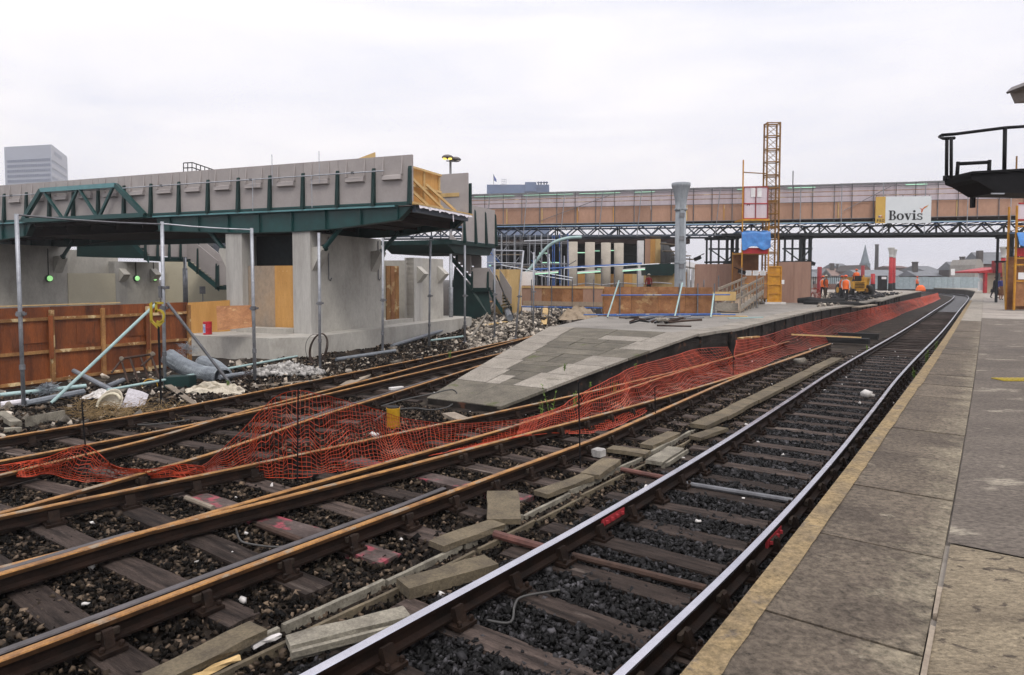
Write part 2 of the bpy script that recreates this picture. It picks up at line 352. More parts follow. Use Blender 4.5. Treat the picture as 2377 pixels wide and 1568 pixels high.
M['dark_void'] = mat('void_shade_and_trim', (.03, .036, .038), (.018, .022, .024), 1, .7, bump=.05, spec=.10)  # near-black colour carries the shade of hollow places; also dark trim
M['clad_grey'] = mat('grey_cladding', (.13, .135, .14), (.095, .10, .105), 1.3, .7, bump=.05, stretch=(2, 2, .3))
M['plastic_sheet'] = mat('crumpled_sheet', (.56, .51, .42), (.40, .36, .28), 3, .6, bump=.5, bscale=12)
M['sheet_white'] = mat('white_board', (.66, .64, .68), (.56, .54, .58), 3, .6, bump=.05)
M['wire'] = mat('wire_mesh', (.33, .37, .40), (.20, .225, .25), 5, .5, metal=.4, bump=0)
M['rust_pipe'] = mat('rusty_pipe', (.070, .042, .031), (.035, .021, .016), 5, .8, bump=.2)
M['pink_pipe'] = mat('painted_rod', (.17, .075, .06), (.08, .036, .03), 4, .65, bump=.15)
M['pipe_grey'] = mat('grey_plastic_pipe', (.20, .22, .245), (.14, .155, .175), 3, .5, bump=.03, rnd=.15)
M['black_rubber'] = mat('black_rubber', (.016, .016, .017), (.010, .010, .010), 4, .7, bump=.05)
M['cable_grey'] = mat('cable_grey', (.075, .074, .072), (.045, .045, .045), 4, .6, bump=0)
M['cable_brown'] = mat('cable_brown', (.07, .045, .035), (.04, .028, .022), 4, .6, bump=0)
M['bucket_yellow'] = mat('bucket_yellow', (.58, .34, .02), (.40, .20, .015), 5, .5, bump=.05, c3=(.25, .10, .02), s3=4, t3=.6)
M['sign_yellow'] = mat('speed_sign_yellow', (.42, .32, .03), (.33, .25, .025), 3, .55, bump=.02)
M['weed'] = mat('weed_leaf', (.14, .23, .035), (.08, .14, .022), 6, .7, bump=0, island=.3)
M['dry_grass'] = mat('dry_grass', (.27, .19, .09), (.17, .11, .05), 6, .8, bump=0, island=.35)
M['slate'] = mat('slate_roof', (.16, .17, .185), (.12, .128, .14), .8, .7, bump=.1, rnd=.12)
M['tile_brown'] = mat('clay_roof', (.22, .15, .125), (.16, .11, .095), .8, .8, bump=.1, rnd=.08)
M['brick_town'] = mat('town_brick', (.145, .085, .072), (.10, .06, .052), 1.0, .85, bump=.1, rnd=.15)
M['brick_dark'] = mat('dark_brick', (.075, .065, .062), (.05, .044, .042), 1.0, .85, bump=.1, rnd=.15)
M['stone_town'] = mat('town_render', (.34, .32, .29), (.26, .245, .22), 1.0, .85, bump=.05, rnd=.1)
M['window'] = mat('window_glass', (.05, .06, .075), (.03, .037, .048), 2, .15, bump=0, spec=.6)
M['tower_face'] = mat('tower_face', (.27, .295, .36), (.25, .275, .335), .05, .6, bump=0, fine=.03)
M['tower_side'] = mat('tower_side', (.40, .41, .45), (.37, .38, .42), .05, .6, bump=0, fine=.03)
M['tower_band'] = mat('tower_window', (.07, .10, .18), (.055, .08, .15), .1, .35, bump=0, fine=.03)
M['blue_build'] = mat('blue_block', (.12, .17, .29), (.10, .145, .25), .05, .7, bump=0, fine=.04)
M['fence_blue'] = mat('blue_grey_fence', (.32, .385, .41), (.27, .33, .355), .4, .7, bump=.03)
M['spire'] = mat('spire_slate', (.15, .19, .22), (.11, .14, .165), .6, .7, bump=.05)
M['skin'] = mat('skin', (.46, .27, .19), (.40, .22, .15), 6, .6, bump=0)
M['hivis'] = mat('hi_vis_orange', (.85, .17, .035), (.72, .12, .025), 5, .6, bump=.05)
M['trouser'] = mat('dark_trousers', (.028, .028, .034), (.016, .016, .02), 5, .85, bump=.1)
M['trouser_brown'] = mat('brown_trousers', (.11, .085, .06), (.07, .052, .038), 5, .85, bump=.1)
M['shirt_pale'] = mat('pale_shirt', (.50, .50, .52), (.40, .40, .42), 5, .8, bump=.1)
M['shirt_blue'] = mat('blue_top', (.06, .07, .30), (.04, .05, .2), 5, .8, bump=.1)
M['skirt'] = mat('brown_skirt', (.22, .10, .05), (.13, .06, .03), 5, .85, bump=.1, fine=.4)
M['hair'] = mat('brown_hair', (.07, .045, .03), (.04, .025, .017), 8, .7, bump=.1)
M['helmet'] = mat('orange_helmet', (.80, .13, .04), (.7, .1, .03), 3, .35, bump=0)
M['helmet_white'] = mat('pale_helmet', (.62, .56, .44), (.55, .5, .38), 3, .35, bump=0)
M['shoe'] = mat('black_shoe', (.014, .013, .013), (.009, .009, .009), 4, .5, bump=0)
M['red_drum'] = mat('red_drum', (.50, .02, .035), (.36, .015, .025), 3, .4, bump=.03)
M['drum_label'] = mat('drum_label', (.55, .57, .66), (.20, .28, .52), 9, .5, bump=0, lo=.48, hi=.52)
M['sand'] = mat('sand_heap', (.36, .29, .21), (.26, .205, .145), 4, .95, bump=.4, bscale=30)
M['lamp_grey'] = mat('lamp_housing', (.16, .145, .14), (.11, .10, .10), 3, .5, bump=.02)
M['lamp_glass'] = mat('lamp_diffuser', (.30, .27, .25), (.25, .22, .205), 3, .35, bump=.02)
M['white_rubble'] = mat('white_rubble', (.40, .39, .37), (.22, .21, .20), 5, .85, bump=.2, island=.5)
M['pale_bits'] = mat('pale_litter', (.66, .64, .62), (.52, .5, .48), 5, .7, bump=.1)
M['red_clamp'] = mat('red_fishplate', (.42, .035, .045), (.25, .025, .03), 5, .6, bump=.2)

# ================================================================== SETTING: ground and platforms
AL_R = curve([(-3, -1.975), (3.6, -1.975), (5.6, -1.99), (9.0, -2.12), (13.9, -2.42), (18.4, -2.72), (36.3, -3.60), (58.4, -4.86), (97.8, -7.16), (108, -8.0), (112, -8.45), (120, -10.2), (129.4, -12.8), (140, -17), (165, -32)])
EDGE = curve([(-3, -1.10), (1.5, -1.13), (2.63, -1.15), (3.67, -1.19), (9.68, -1.48), (20, -2.03), (40.3, -3.18), (88, -5.93), (101, -6.75), (109, -7.7), (118.5, -9.4), (133.9, -15.2), (149, -23), (175, -42)])
G_R = 1.505
# turnout nearest the camera: R1 right rail of the straight road, R3 left rail of the diverging road
R1 = curve([(-4, -5.12), (1.4, -5.15), (3.1, -5.2), (6.4, -5.24), (8.8, -5.27), (11.2, -5.44), (16.2, -5.82), (27.2, -6.15)])
R3 = curve([(-4, -8.75), (0, -8.45), (2.3, -8.29), (4.8, -8.04), (8.4, -7.8), (11.4, -7.6), (15.4, -7.48), (18.6, -7.45), (27.2, -7.62)])
R4 = curve([(-4, -8.35), (1.5, -8.33), (2.4, -8.45), (3.6, -8.71), (5.0, -9.05), (7.4, -9.98), (9.4, -10.62), (12.5, -11.62), (14.7, -12.35), (20, -14.1), (30, -17.4), (44, -22)])
R7 = curve([(-4, -12.0), (0, -12.15), (3.4, -12.37), (6, -12.62), (7.4, -12.93), (11.7, -13.98), (18.6, -15.6), (23.6, -16.9), (44, -22.6)])
def off(f, d):                                      # curve offset sideways by d
    def g(s):
        k = (f(s + .1) - f(s - .1)) / .2
        return f(s) + d * math.sqrt(1 + k * k)
    return g

def gz(p):                                           # height of the natural ground
    s, u = su(p)
    h = -.255
    lim = min(R7(max(-4, min(s, 44))) - .55, -9.0)
    if u < lim and s < 70:
        d = min(1, (lim - u) / 1.2)
        h += d * (.055 + .09 * noise.noise(p * .55) + .05 * noise.noise(p * 1.9))
        if p.y > 26: h += min(.62, (p.y - 26) * .055) * d * max(0, min(1, (p.x + 3.2) / 2))
    return h + .012 * noise.noise(p * 3.1)
# one sheet: fine near the tracks, coarse out to the horizon
def axis(fine0, fine1, step, far):
    a = list(np.arange(fine0, fine1 + 1e-6, step)); k = step; x = fine1
    while x < far: k *= 1.5; x += k; a.append(x)
    k = step; x = fine0; pre = []
    while x > -far: k *= 1.5; x -= k; pre.append(x)
    return pre[::-1] + a
xs = [-770] + axis(-16, 16, .30, 400) + [770]; ys = [-50] + [y for y in axis(2, 46, .30, 500) if y > -40] + [810]
g = MB(); g.strip([[V((x, y, gz(V((x, y, 0))))) for x in xs] for y in ys])
struct(g.build('ground', M['ground'], smooth=True))

# dark oily bed of the running line
rows = []
s = -3.0
while s < 150:
    e_, r_ = EDGE(s), AL_R(s)
    rows.append([T(s, u, -.236 + .012 * noise.noise(V((s, u * 2, 3)))) for u in (e_ + .05, (e_ + r_) / 2, r_ - .3, r_ - .75, r_ - 1.2, r_ - 1.75)])
    s += .4 if s < 30 else 2
mb = MB(); mb.strip([r[::-1] for r in rows]); struct(mb.build('track_bed', M['oily'], smooth=True))

ZP = .75
def edge_pts(s0, s1, st, du=0.0, z=ZP):
    return [T(s, EDGE(s) + du, z) for s in np.arange(s0, s1 + 1e-6, st)]
# right-hand platform: body, then coping slabs, worn painted edge and paving pieces on it
epts = edge_pts(-3, 30, 1.0, .06) + edge_pts(32, 100, 4, .06) + edge_pts(102, 172, 3, .06)
body = MB()
outl = epts + [T(172, 60, ZP), V((150, 60, ZP)), V((80, -4, ZP)), T(-3, 2.5, ZP)]
body.poly([p - UP * .03 for p in outl], 0)
for a, b in zip(epts[:-1], epts[1:]): body.poly([a - UP * .03, b - UP * .03, b - UP * 1.1, a - UP * 1.1], 1)
plat = struct(fix_normals(body.build('right_platform', [M['far_platform'], M['wall_black']])))
plat['_o'] = (0, 0, 0)
# coping slabs, one by one as far as the joints show
SW = .80
sj = [-3.0, -1.7, -.42, .86, 2.14] + [2.14 + 1.28 * k for k in range(1, 24)]
for a, b in zip(sj[:-1], sj[1:]):
    a2, b2 = a + .012, b - .012; dz = random.uniform(-.004, .004); n = 3
    top = []
    for k in range(n + 1):
        q = a2 + (b2 - a2) * k / n
        top.append((T(q, EDGE(q), ZP + dz), T(q, EDGE(q) + SW, ZP + dz)))
    mb = MB(); pl_ = [t[0] for t in top] + [t[1] for t in reversed(top)]
    mb.prism([p - UP * .14 for p in pl_], UP * .14)
    fix_normals(mb.build('coping_slab', M['slab'], plat))
s1 = sj[-1]
far = MB(); l_ = [T(q, EDGE(q), ZP + .001) for q in list(np.arange(s1, 100, 3)) + list(np.arange(100, 172, 3))]
r_ = [T(q, EDGE(q) + SW, ZP + .001) for q in list(np.arange(s1, 100, 3)) + list(np.arange(100, 172, 3))]
for i in range(len(l_) - 1): far.prism([p - UP * .14 for p in (l_[i], l_[i + 1], r_[i + 1], r_[i])], UP * .14)
fix_normals(far.build('coping', M['pave_pale'], plat))
# worn ochre paint along the edge
mb = MB(); rows = []
for q in np.arange(-3, 60, .12):
    w = .128 + .012 * noise.noise(V((q * 1.3, 0, 0))) + .008 * noise.noise(V((q * 6, 5, 0)))
    if q > 12: w += .02
    rows.append([T(q, EDGE(q) - .003, ZP - .10), T(q, EDGE(q) - .003, ZP + .0065), T(q, EDGE(q) + w * .6, ZP + .0075), T(q, EDGE(q) + w, ZP + .0065)])
mb.strip([r[::-1] for r in rows]); mb.build('edge_line', M['edge_paint'], plat)
# paving behind the coping: rough screed near, tarmac beyond
def field(name, s0, s1, u0, u1, m, dz, st=.6):
    mb = MB(); rows = []
    n = max(1, int((s1 - s0) / st))
    for k in range(n + 1):
        q = s0 + (s1 - s0) * k / n
        rows.append([T(q, EDGE(q) + u0 + (u1 - u0) * j / 6, ZP + dz + .006 * noise.noise(T(q, u0 + (u1 - u0) * j / 6) * 1.3)) for j in range(7)])
    mb.strip([r[::-1] for r in rows]); return mb.build(name, m, plat)
field('screed_panel', -3, 2.35, SW + .028, SW + 1.6, M['slab_pale'], -.006)
field('screed_panel', 2.37, 5.0, SW + .028, SW + 1.6, M['slab_pale'], -.004)
field('screed_panel', 1.2, 5.0, SW + 1.62, SW + 5.5, M['slab_pale'], -.008)
field('tarmac_panel', 5.02, 12, SW + .012, SW + 6, M['tarmac'], -.002)
field('tarmac_panel', 12.01, 34, SW + .012, SW + 12, M['tarmac'], -.003, 1.2)
# timber strip left in the open joint
mb = MB(); q0 = 1.2
for k in range(5):
    L = (.55, .5, .4, .6, .35)[k]
    mb.bar(T(q0, EDGE(q0) + SW + .017, ZP - .012), T(q0 + L, EDGE(q0 + L) + SW + .017, ZP - .004), .022, .03, jit=.003); q0 += L + .16
mb.build('joint_filler', M['timber'], plat)
# small yellow cover plate in the tarmac
c = P(2355, 882, ZP); mb = MB()
mb.box(c + UP * .006, (.55, .30, .012)); 
for k in range(6): mb.box(c + V((-.22 + .088 * k, 0, .016)), (.05, .24, .008))
solo(mb, 'cover_plate', M['sign_yellow'], 'small yellow ribbed cover plate set flush in the right platform', 'cover')

# middle platform ------------------------------------------------------------
LE = [(1616, 776), (1650, 770), (1695, 765), (1760, 750), (1941, 713), (1962.5, 711), (2030, 698), (2070.5, 690), (2110, 681.5), (2138, 676.4)]
le = [P(x, y, ZP) for x, y in LE]
le_su = [su(p) for p in le]
ISL = curve([(s, u) for s, u in le_su])
sK = le_su[0][0]; sEnd = le_su[-1][0]
islr = [T(q, ISL(q), ZP) for q in np.arange(sK, sEnd, 2.0)] + [le[-1]]
tip = [le[-1] + V((.6, 5, 0)), le[-1] + V((-1.5, 11, 0)), le[-1] + V((-7, 17, 0)), le[-1] + V((-14, 21, 0)), le[-1] + V((-40, 29, 0))]
KL = T(19.1, -13.1, ZP); KR = islr[0]
left_pts = [KL, T(24.3, -14.7, ZP), T(34, -17.6, ZP), T(46, -21, ZP), T(70, -30, ZP), T(110, -62, ZP)]
top = islr + tip + left_pts[::-1]
mb = MB(); mb.poly([p - UP * .004 for p in top], 0)
wl_ = islr + tip
for a, b in zip(wl_[:-1], wl_[1:]): mb.poly([a, b, b - UP * 1.1, a - UP * 1.1], 1)
for a, b in zip(left_pts[:-1], left_pts[1:]): mb.poly([a, b, b - UP * 1.1, a - UP * 1.1], 1)
isl = struct(fix_normals(mb.build('middle_platform', [M['far_platform'], M['wall_black']]))); isl['_o'] = (0, 0, 0)
# pilasters on the sooty face
for k in range(26):
    q = sK + .4 + k * 2.1; a = T(q, ISL(q) + .03, .28)
    d = (T(q + .2, ISL(q + .2)) - T(q, ISL(q))).normalized()
    mb = MB(); mb.box(a, (.32, .09, .86), (d, V((d.y, -d.x, 0)), UP)); mb.build('pilaster', M['wall_black'], isl)
# overhanging pale coping stones
q = sK
while q < sEnd - 1.5:
    L = 1.3 if q < 50 else 3.0
    a, b = q + .01, min(q + L - .01, sEnd); dz = random.uniform(.0, .012)
    mb = MB(); mb.prism([T(a, ISL(a) + .10, ZP - .075 + dz), T(b, ISL(b) + .10, ZP - .075 + dz), T(b, ISL(b) - .72, ZP - .075 + dz), T(a, ISL(a) - .72, ZP - .075 + dz)], UP * .085)
    fix_normals(mb.build('coping_stone', M['pave_pale'], isl)); q += L
mb = MB(); cur = [le[-1]] + tip
for a, b in zip(cur[:-1], cur[1:]):
    d = (b - a).normalized(); x = V((d.y, -d.x, 0))
    mb.prism([a + x * .1 - UP * .07, b + x * .1 - UP * .07, b - x * .7 - UP * .07, a - x * .7 - UP * .07], UP * .085)
fix_normals(mb.build('coping', M['pave_pale'], isl))
# tarmac on the level part
mb = MB(); a0 = 19.2
rows = []
for q in np.arange(sK + .1, 46, 1.0):
    uL = -13.1 - (q - 19.1) * .31 + .05; uR = ISL(q) - .74
    rows.append([T(q, uL + (uR - uL) * j / 8, ZP + .003 + .005 * noise.noise(V((q, j, 0)))) for j in range(9)])
mb.strip([r[::-1] for r in rows]); mb.build('tarmac_panel', M['island_tarmac'], isl)
# ramp: solid wedge with paving stones on top
BL, BR = T(10.3, -10.2, -.14), T(10.45, -8.46, -.14)
mb = MB(); dn = UP * .9
mb.poly([BL, BR, KR - UP * .01, KL - UP * .01]); mb.poly([BR, BR - UP * .5, KR - UP * 1.1, KR - UP * .01]); mb.poly([BL, KL - UP * .01, KL - UP * 1.1, BL - UP * .5]); mb.poly([BL, BL - UP * .5, BR - UP * .5, BR])
fix_normals(mb.build('ramp', M['wall_black'], isl))
def ramp(a, b, dz=0):                               # a along 0..1, b across 0..1
    zc = .06 * math.sin(math.pi * a)                # slightly humped
    p = BL.lerp(KL, a).lerp(BR.lerp(KR, a), b); return p + UP * (dz + zc * .5)
def slab(a0, a1, b0, b1, m, dz):
    ga, gb = .0016, .004
    mb = MB(); pts = [ramp(a0 + ga, b0 + gb), ramp(a0 + ga, b1 - gb), ramp(a1 - ga, b1 - gb), ramp(a1 - ga, b0 + gb)]
    if b1 > .999: pts[1] = pts[1] + T(0, .1); pts[2] = pts[2] + T(0, .1)
    if b0 < .001: pts[0] = pts[0] - T(0, .05); pts[3] = pts[3] - T(0, .05)
    mb.prism([p + UP * (dz - .05) for p in pts], UP * .06); fix_normals(mb.build('paving_slab', m, isl))
RA = [0, .17, .31, .43, .55, .67, .80, 1.0]
for i, (a0, a1) in enumerate(zip(RA[:-1], RA[1:])):
    wl = .86 / (1.75 + 3.2 * (a0 + a1) / 2); pg, pp = M['pave_grey'], M['pave_pale']
    if i == 0:
        slab(a0, a1, 0, .5, pg, .004); slab(a0, a1, .5, 1, pg, .008)
    else:
        slab(a0, a1, 0, wl, pp, .012)
        nm = 1 + (i % 2) + (i > 4); cuts = [wl + (1 - 2 * wl) * k / nm for k in range(nm + 1)]
        for c0, c1 in zip(cuts[:-1], cuts[1:]):
            am = (a0 + a1) / 2 + random.uniform(-.02, .02)
            slab(a0, am, c0, c1, pg if random.random() < .93 else M['pave_pale'], random.uniform(.002, .010)); slab(am, a1, c0, c1, pg, random.uniform(.002, .010))
        slab(a0, a1, 1 - wl, 1, pp if i not in (4,) else pg, .012)

# ================================================================== TRACKS
RAIL = [(-.07, -.146), (.07, -.146), (.07, -.128), (.014, -.112), (.011, -.05), (.034, -.040), (.036, -.009), (.029, 0), (-.029, 0), (-.036, -.009), (-.034, -.040), (-.011, -.05), (-.014, -.112), (-.07, -.128)]
RM = [0, 0, 0, 0, 0, 2, 1, 1, 1, 2, 0, 0, 0, 0]
RSET = [M['rail_side'], M['rail_rust'], M['rail_flank']]
RSET_MAIN = [M['rail_side'], M['rail_steel'], M['rail_side']]
def rail(f, s0, s1, parent, mats=RSET, name='rail', z=0.0, st=.45, jx=0.0):
    path = []
    q = s0
    while q < s1: path.append(T(q, f(q), z)); q += st if q < 40 else 2.0
    path.append(T(s1, f(s1), z))
    mb = MB(); mb.sweep(path, RAIL, RM); return fix_normals(mb.build(name, mats, parent))
def chair_mesh():
    mb = MB()
    mb.box((0, 0, -.174), (.36, .19, .028))                             # base plate
    mb.prism([(.045, -.035, -.156), (.130, -.035, -.156), (.092, -.035, -.045), (.072, -.035, -.035)], (0, .07, 0))
    mb.prism([(-.045, -.05, -.156), (-.125, -.05, -.156), (-.085, -.05, -.045), (-.05, -.05, -.055)], (0, .10, 0))
    for x, y in ((.145, .065), (.145, -.065), (-.15, .065), (-.15, -.065)): mb.lathe((x, y, -.156), [(.02, 0), (.02, .03), (.012, .036)], 6)
    return fix_normals(mb.build('chair', M['chair']))
CH0 = chair_mesh(); COL.objects.unlink(CH0)
def key_mesh():
    mb = MB(); mb.box((.050, 0, -.082), (.030, .15, .045)); return mb.build('key', M['key'])
KEY0 = key_mesh(); COL.objects.unlink(KEY0)
def put(o, parent, p, rz, scale=None):
    c = o.copy(); COL.objects.link(c); c.parent = parent; c.location = p; c.rotation_euler = (0, 0, rz)
    if scale: c.scale = scale
    return c
def sleeper_mesh(k):
    mb = MB(); n = 10
    rows = []
    random.seed(50 + k)
    ring = lambda x: [(x, -.127 + random.uniform(-.006, .006), -.32), (x, -.127 + random.uniform(-.006, .006), -.19 + random.uniform(-.008, .0)), (x, -.04, -.19 + random.uniform(-.004, .004)), (x, .05, -.19 + random.uniform(-.004, .004)), (x, .127 + random.uniform(-.006, .006), -.19 + random.uniform(-.008, 0)), (x, .127, -.32)]
    rr = [ring(-1.3 + 2.6 * i / n) for i in range(n + 1)]
    mb.strip(rr); mb.poly(rr[0]); mb.poly(rr[-1]); return fix_normals(mb.build('sleeper', M['sleeper']))
SLP = [sleeper_mesh(k) for k in range(5)]
for o in SLP: COL.objects.unlink(o)
SLEEPERS = []                                        # (centre xy, dir, halfL, halfW) for keeping ballast off them
def heading(f, s):
    k = (f(s + .2) - f(s - .2)) / .4; d = (T(s + 1, f(s) + k) - T(s, f(s))); return d.normalized()
def add_sleeper(par, c, d, L, m=None, W_=1.0, jit=True):
    x = V((d.y, -d.x, 0)); rz = math.atan2(x.y, x.x) + (random.uniform(-.03, .03) if jit else 0)
    o = put(random.choice(SLP), par, (c.x, c.y, random.uniform(-.012, .006)), rz, (L / 2.6, W_, 1))
    if m:
        o.data = o.data.copy(); o.data.materials[0] = m
    SLEEPERS.append((c.x, c.y, math.cos(rz), math.sin(rz), L / 2, .127 * W_)); return o
nch = [0]
def add_chair(par, f, s, flip):
    d = heading(f, s); p = T(s, f(s)); rz = math.atan2(-d.x, d.y) + (math.pi if flip else 0)
    put(CH0, par, p, rz); put(KEY0, par, p + d * random.uniform(-.03, .03), rz)

random.seed(11)
# running line
trk = thing('running_line', 'main railway track with shiny steel rails beside the right platform', 'railway track')
rail(AL_R, -3, 165, trk, RSET_MAIN); rail(off(AL_R, -G_R), -3, 165, trk, RSET_MAIN)
mid = off(AL_R, -G_R / 2)
q = -2.6; i = 0
while q < 62:
    add_sleeper(trk, T(q, mid(q)), heading(mid, q), 2.6 + random.uniform(-.06, .06))
    if q < 24:
        add_chair(trk, AL_R, q, False); add_chair(trk, off(AL_R, -G_R), q, True)
    q += .705
# red painted fishplates
for f, px in ((off(AL_R, -G_R), (1455, 1190)), (AL_R, (1800, 1228))):
    s0 = su(P(*px))[0]; d = heading(f, s0); x = V((d.y, -d.x, 0)); mb = MB()
    sg = 1 if f is not AL_R else 1
    for sd_ in (1, -1):
        mb.bar(T(s0 - .24, f(s0 - .24), -.08) + x * .028 * sd_, T(s0 + .24, f(s0 + .24), -.08) + x * .028 * sd_, .022, .075)
        for k in range(4): mb.box(T(s0, f(s0), -.08) + d * (-.17 + .113 * k) + x * .05 * sd_, (.03, .03, .03))
    mb.build('fishplate', M['red_clamp'], trk)
# near turnout
tn = thing('siding_turnout', 'rusty disused siding turnout lying between the middle platform and the shiny running line', 'railway track')
bl = off(R1, -G_R); br = off(R3, G_R)
rail(R1, -3, 27.0, tn); rail(R3, -3, 27.0, tn)
rail(bl, -3, 25.4, tn, z=-.003, name='rail'); rail(br, -3, 24.0, tn, z=-.006, name='rail')
rail(lambda s: R1(s) - .115 - max(0, 1.9 - s) * .0 - max(0, s - 5.0) * .06, -2, 5.7, tn, [M['rail_side'], M['rail_grey'], M['rail_side']], 'check_rail', z=-.004, st=.3)
rail(lambda s: bl(s) - .085, -2.5, 2.9, tn, [M['rail_side'], M['rail_grey'], M['rail_side']], 'wing_rail', z=-.005, st=.3)
q = -2.4; i = 0
while q < 26.6:
    uR = R1(q) + .52 + random.uniform(-.08, .08); uL = R3(q) - .50 + random.uniform(-.1, .1)
    mm = None
    if i in (9, 12): mm = M['redpaint_sleeper']
    add_sleeper(tn, T(q, (uR + uL) / 2), T(1, -.03).normalized(), uR - uL, mm, 1.06)
    if q > -.5:
        add_chair(tn, R1, q, False); add_chair(tn, R3, q, True)
        if q > 4.5: add_chair(tn, bl, q, True)
        if q < 1.2 or q > 7: add_chair(tn, br, q, False)
    q += .73; i += 1
# far turnout
tf = thing('far_siding_turnout', 'rusty siding turnout running behind the platform ramp beside the scaffold poles', 'railway track')
gl = off(R4, -G_R); dr = off(R7, G_R)
rail(R4, -1.5, 42, tf, z=-.009); rail(gl, -3, 42, tf, z=-.004); rail(R7, -3, 42, tf); rail(dr, -3, 42, tf, z=-.007)
rail(lambda s: R4(s) - .12, 6.5, 12, tf, [M['rail_side'], M['rail_grey'], M['rail_side']], 'check_rail', z=-.012, st=.4)
q = -2.2
while q < 30:
    uR = R4(q) + .45; uL = R7(q) - .45; cu = (uR + uL) / 2
    sp = min(q, 20)
    if q < 2.6: uR = gl(q) + 1.3; cu = (uR + uL) / 2
    k = (R7(q + .3) - R7(q - .3) + R4(q + .3) - R4(q - .3)) / 1.2
    add_sleeper(tf, T(q, cu), T(1, k).normalized(), (uR - uL) * .97)
    if q < 16:
        add_chair(tf, R4, q, False); add_chair(tf, R7, q, True)
    q += .75
# litter-grade stones between the sleepers --------------------------------------
def stones(name, pts, sizes, m, zfun=None):
    pts = np.asarray(pts); n = len(pts)
    base = np.array([(x, y, z) for z in (-1, 1) for y in (-1, 1) for x in (-1, 1)], float) * .5
    fc = np.array([(0, 2, 3, 1), (4, 5, 7, 6), (0, 1, 5, 4), (2, 6, 7, 3), (0, 4, 6, 2), (1, 3, 7, 5)])
    vv = base[None] + RNG.uniform(-.30, .30, (n, 8, 3))
    vv *= (sizes[:, None] * np.stack([RNG.uniform(.7, 1.4, n), RNG.uniform(.6, 1.1, n), RNG.uniform(.35, .7, n)], 1))[:, None, :]
    q = RNG.normal(size=(n, 4)) * np.array([1, .45, .45, 1]); q /= np.linalg.norm(q, axis=1)[:, None]
    w, x, y, z = q.T
    Rm = np.stack([np.stack([1 - 2 * (y*y + z*z), 2 * (x*y - z*w), 2 * (x*z + y*w)], 1), np.stack([2 * (x*y + z*w), 1 - 2 * (x*x + z*z), 2 * (y*z - x*w)], 1), np.stack([2 * (x*z - y*w), 2 * (y*z + x*w), 1 - 2 * (x*x + y*y)], 1)], 1)
    vv = np.einsum('nij,nkj->nki', Rm, vv) + pts[:, None, :]
    me = bpy.data.meshes.new(name); me.vertices.add(n * 8); me.vertices.foreach_set('co', vv.ravel())
    fi = (fc[None] + (np.arange(n) * 8)[:, None, None]).reshape(-1)
    me.loops.add(len(fi)); me.loops.foreach_set('vertex_index', fi.astype(np.int32))
    me.polygons.add(n * 6); me.polygons.foreach_set('loop_start', np.arange(0, n * 24, 4, dtype=np.int32))
    me.update(calc_edges=True); me.validate(); me.materials.append(m)
    o = bpy.data.objects.new(name, me); COL.objects.link(o); return stuff(o)
SL = np.array(SLEEPERS)
def clear_of_sleepers(xy, frac):
    keep = np.ones(len(xy), bool)
    for cx, cy, c, s_, hl, hw in SL:
        dx = xy[:, 0] - cx; dy = xy[:, 1] - cy
        a = np.abs(dx * c + dy * s_) < hl; b = np.abs(-dx * s_ + dy * c) < hw
        keep &= ~(a & b & (RNG.random(len(xy)) > frac * 2.6 * np.clip(.55 + np.sin(dx * 5.1 + cx * 3) * np.sin(cy * 7 + dx * 2.3), 0, 1)))
    return keep
def scatter(n, s0, s1, ufun, pw=1.0):
    s_ = s0 + (s1 - s0) * RNG.random(n) ** pw
    u_ = np.array([ufun(q) for q in s_]); return s_, u_
def xy_of(s_, u_): return np.stack([s_ * SN + u_ * CS, s_ * CS - u_ * SN], 1)
# dark ones in the running line
n = 78000; s_ = -.5 + 26 * RNG.random(n) ** 1.85
uu = np.array([AL_R(q) for q in s_]); ed = np.array([EDGE(q) for q in s_])
u_ = uu - 1.9 + RNG.random(n) * (ed - uu + 1.9)
xy = xy_of(s_, u_); k = clear_of_sleepers(xy, .10); xy = xy[k]; uk = (u_ - uu)[k]; n = len(xy)
hump = -.232 + .026 * RNG.random(n) - .02 * (uk > .1)
stones('oily_ballast', np.column_stack([xy, hump]), RNG.uniform(.020, .048, n) + .03 * (RNG.random(n) < .02), M['stone_dark'])
# brown ones elsewhere
n = 115000; s_ = -.5 + 26 * RNG.random(n) ** 1.75
uu = np.array([AL_R(q) for q in s_]) - 1.75; lo_ = np.array([min(R7(q) - .7, -9) for q in s_])
lo_ = np.where(s_ > 10, np.maximum(lo_, -8.4 - 0 * s_), lo_)
u_ = uu - RNG.random(n) * (uu - lo_)
xy = xy_of(s_, u_); k = clear_of_sleepers(xy, .20); xy = xy[k]; n = len(xy)
stones('brown_ballast', np.column_stack([xy, -.238 + .030 * RNG.random(n)]), RNG.uniform(.019, .042, n) + .03 * (RNG.random(n) < .02), M['stone_brown'])

# ================================================================== NEW CONCRETE AND GREEN STEEL BRIDGE (left)
random.seed(21)
def zat(x, y, Y): return at(x, y, Y).z
br_ = thing('footbridge', 'new green steel footbridge with grey parapet panels resting on concrete piers at the left', 'bridge', tuple(Q(0, 0, 0)))
DK, PT = 4.74, 6.29; BW = 4.1; W1 = 24.0; RS = 1.40
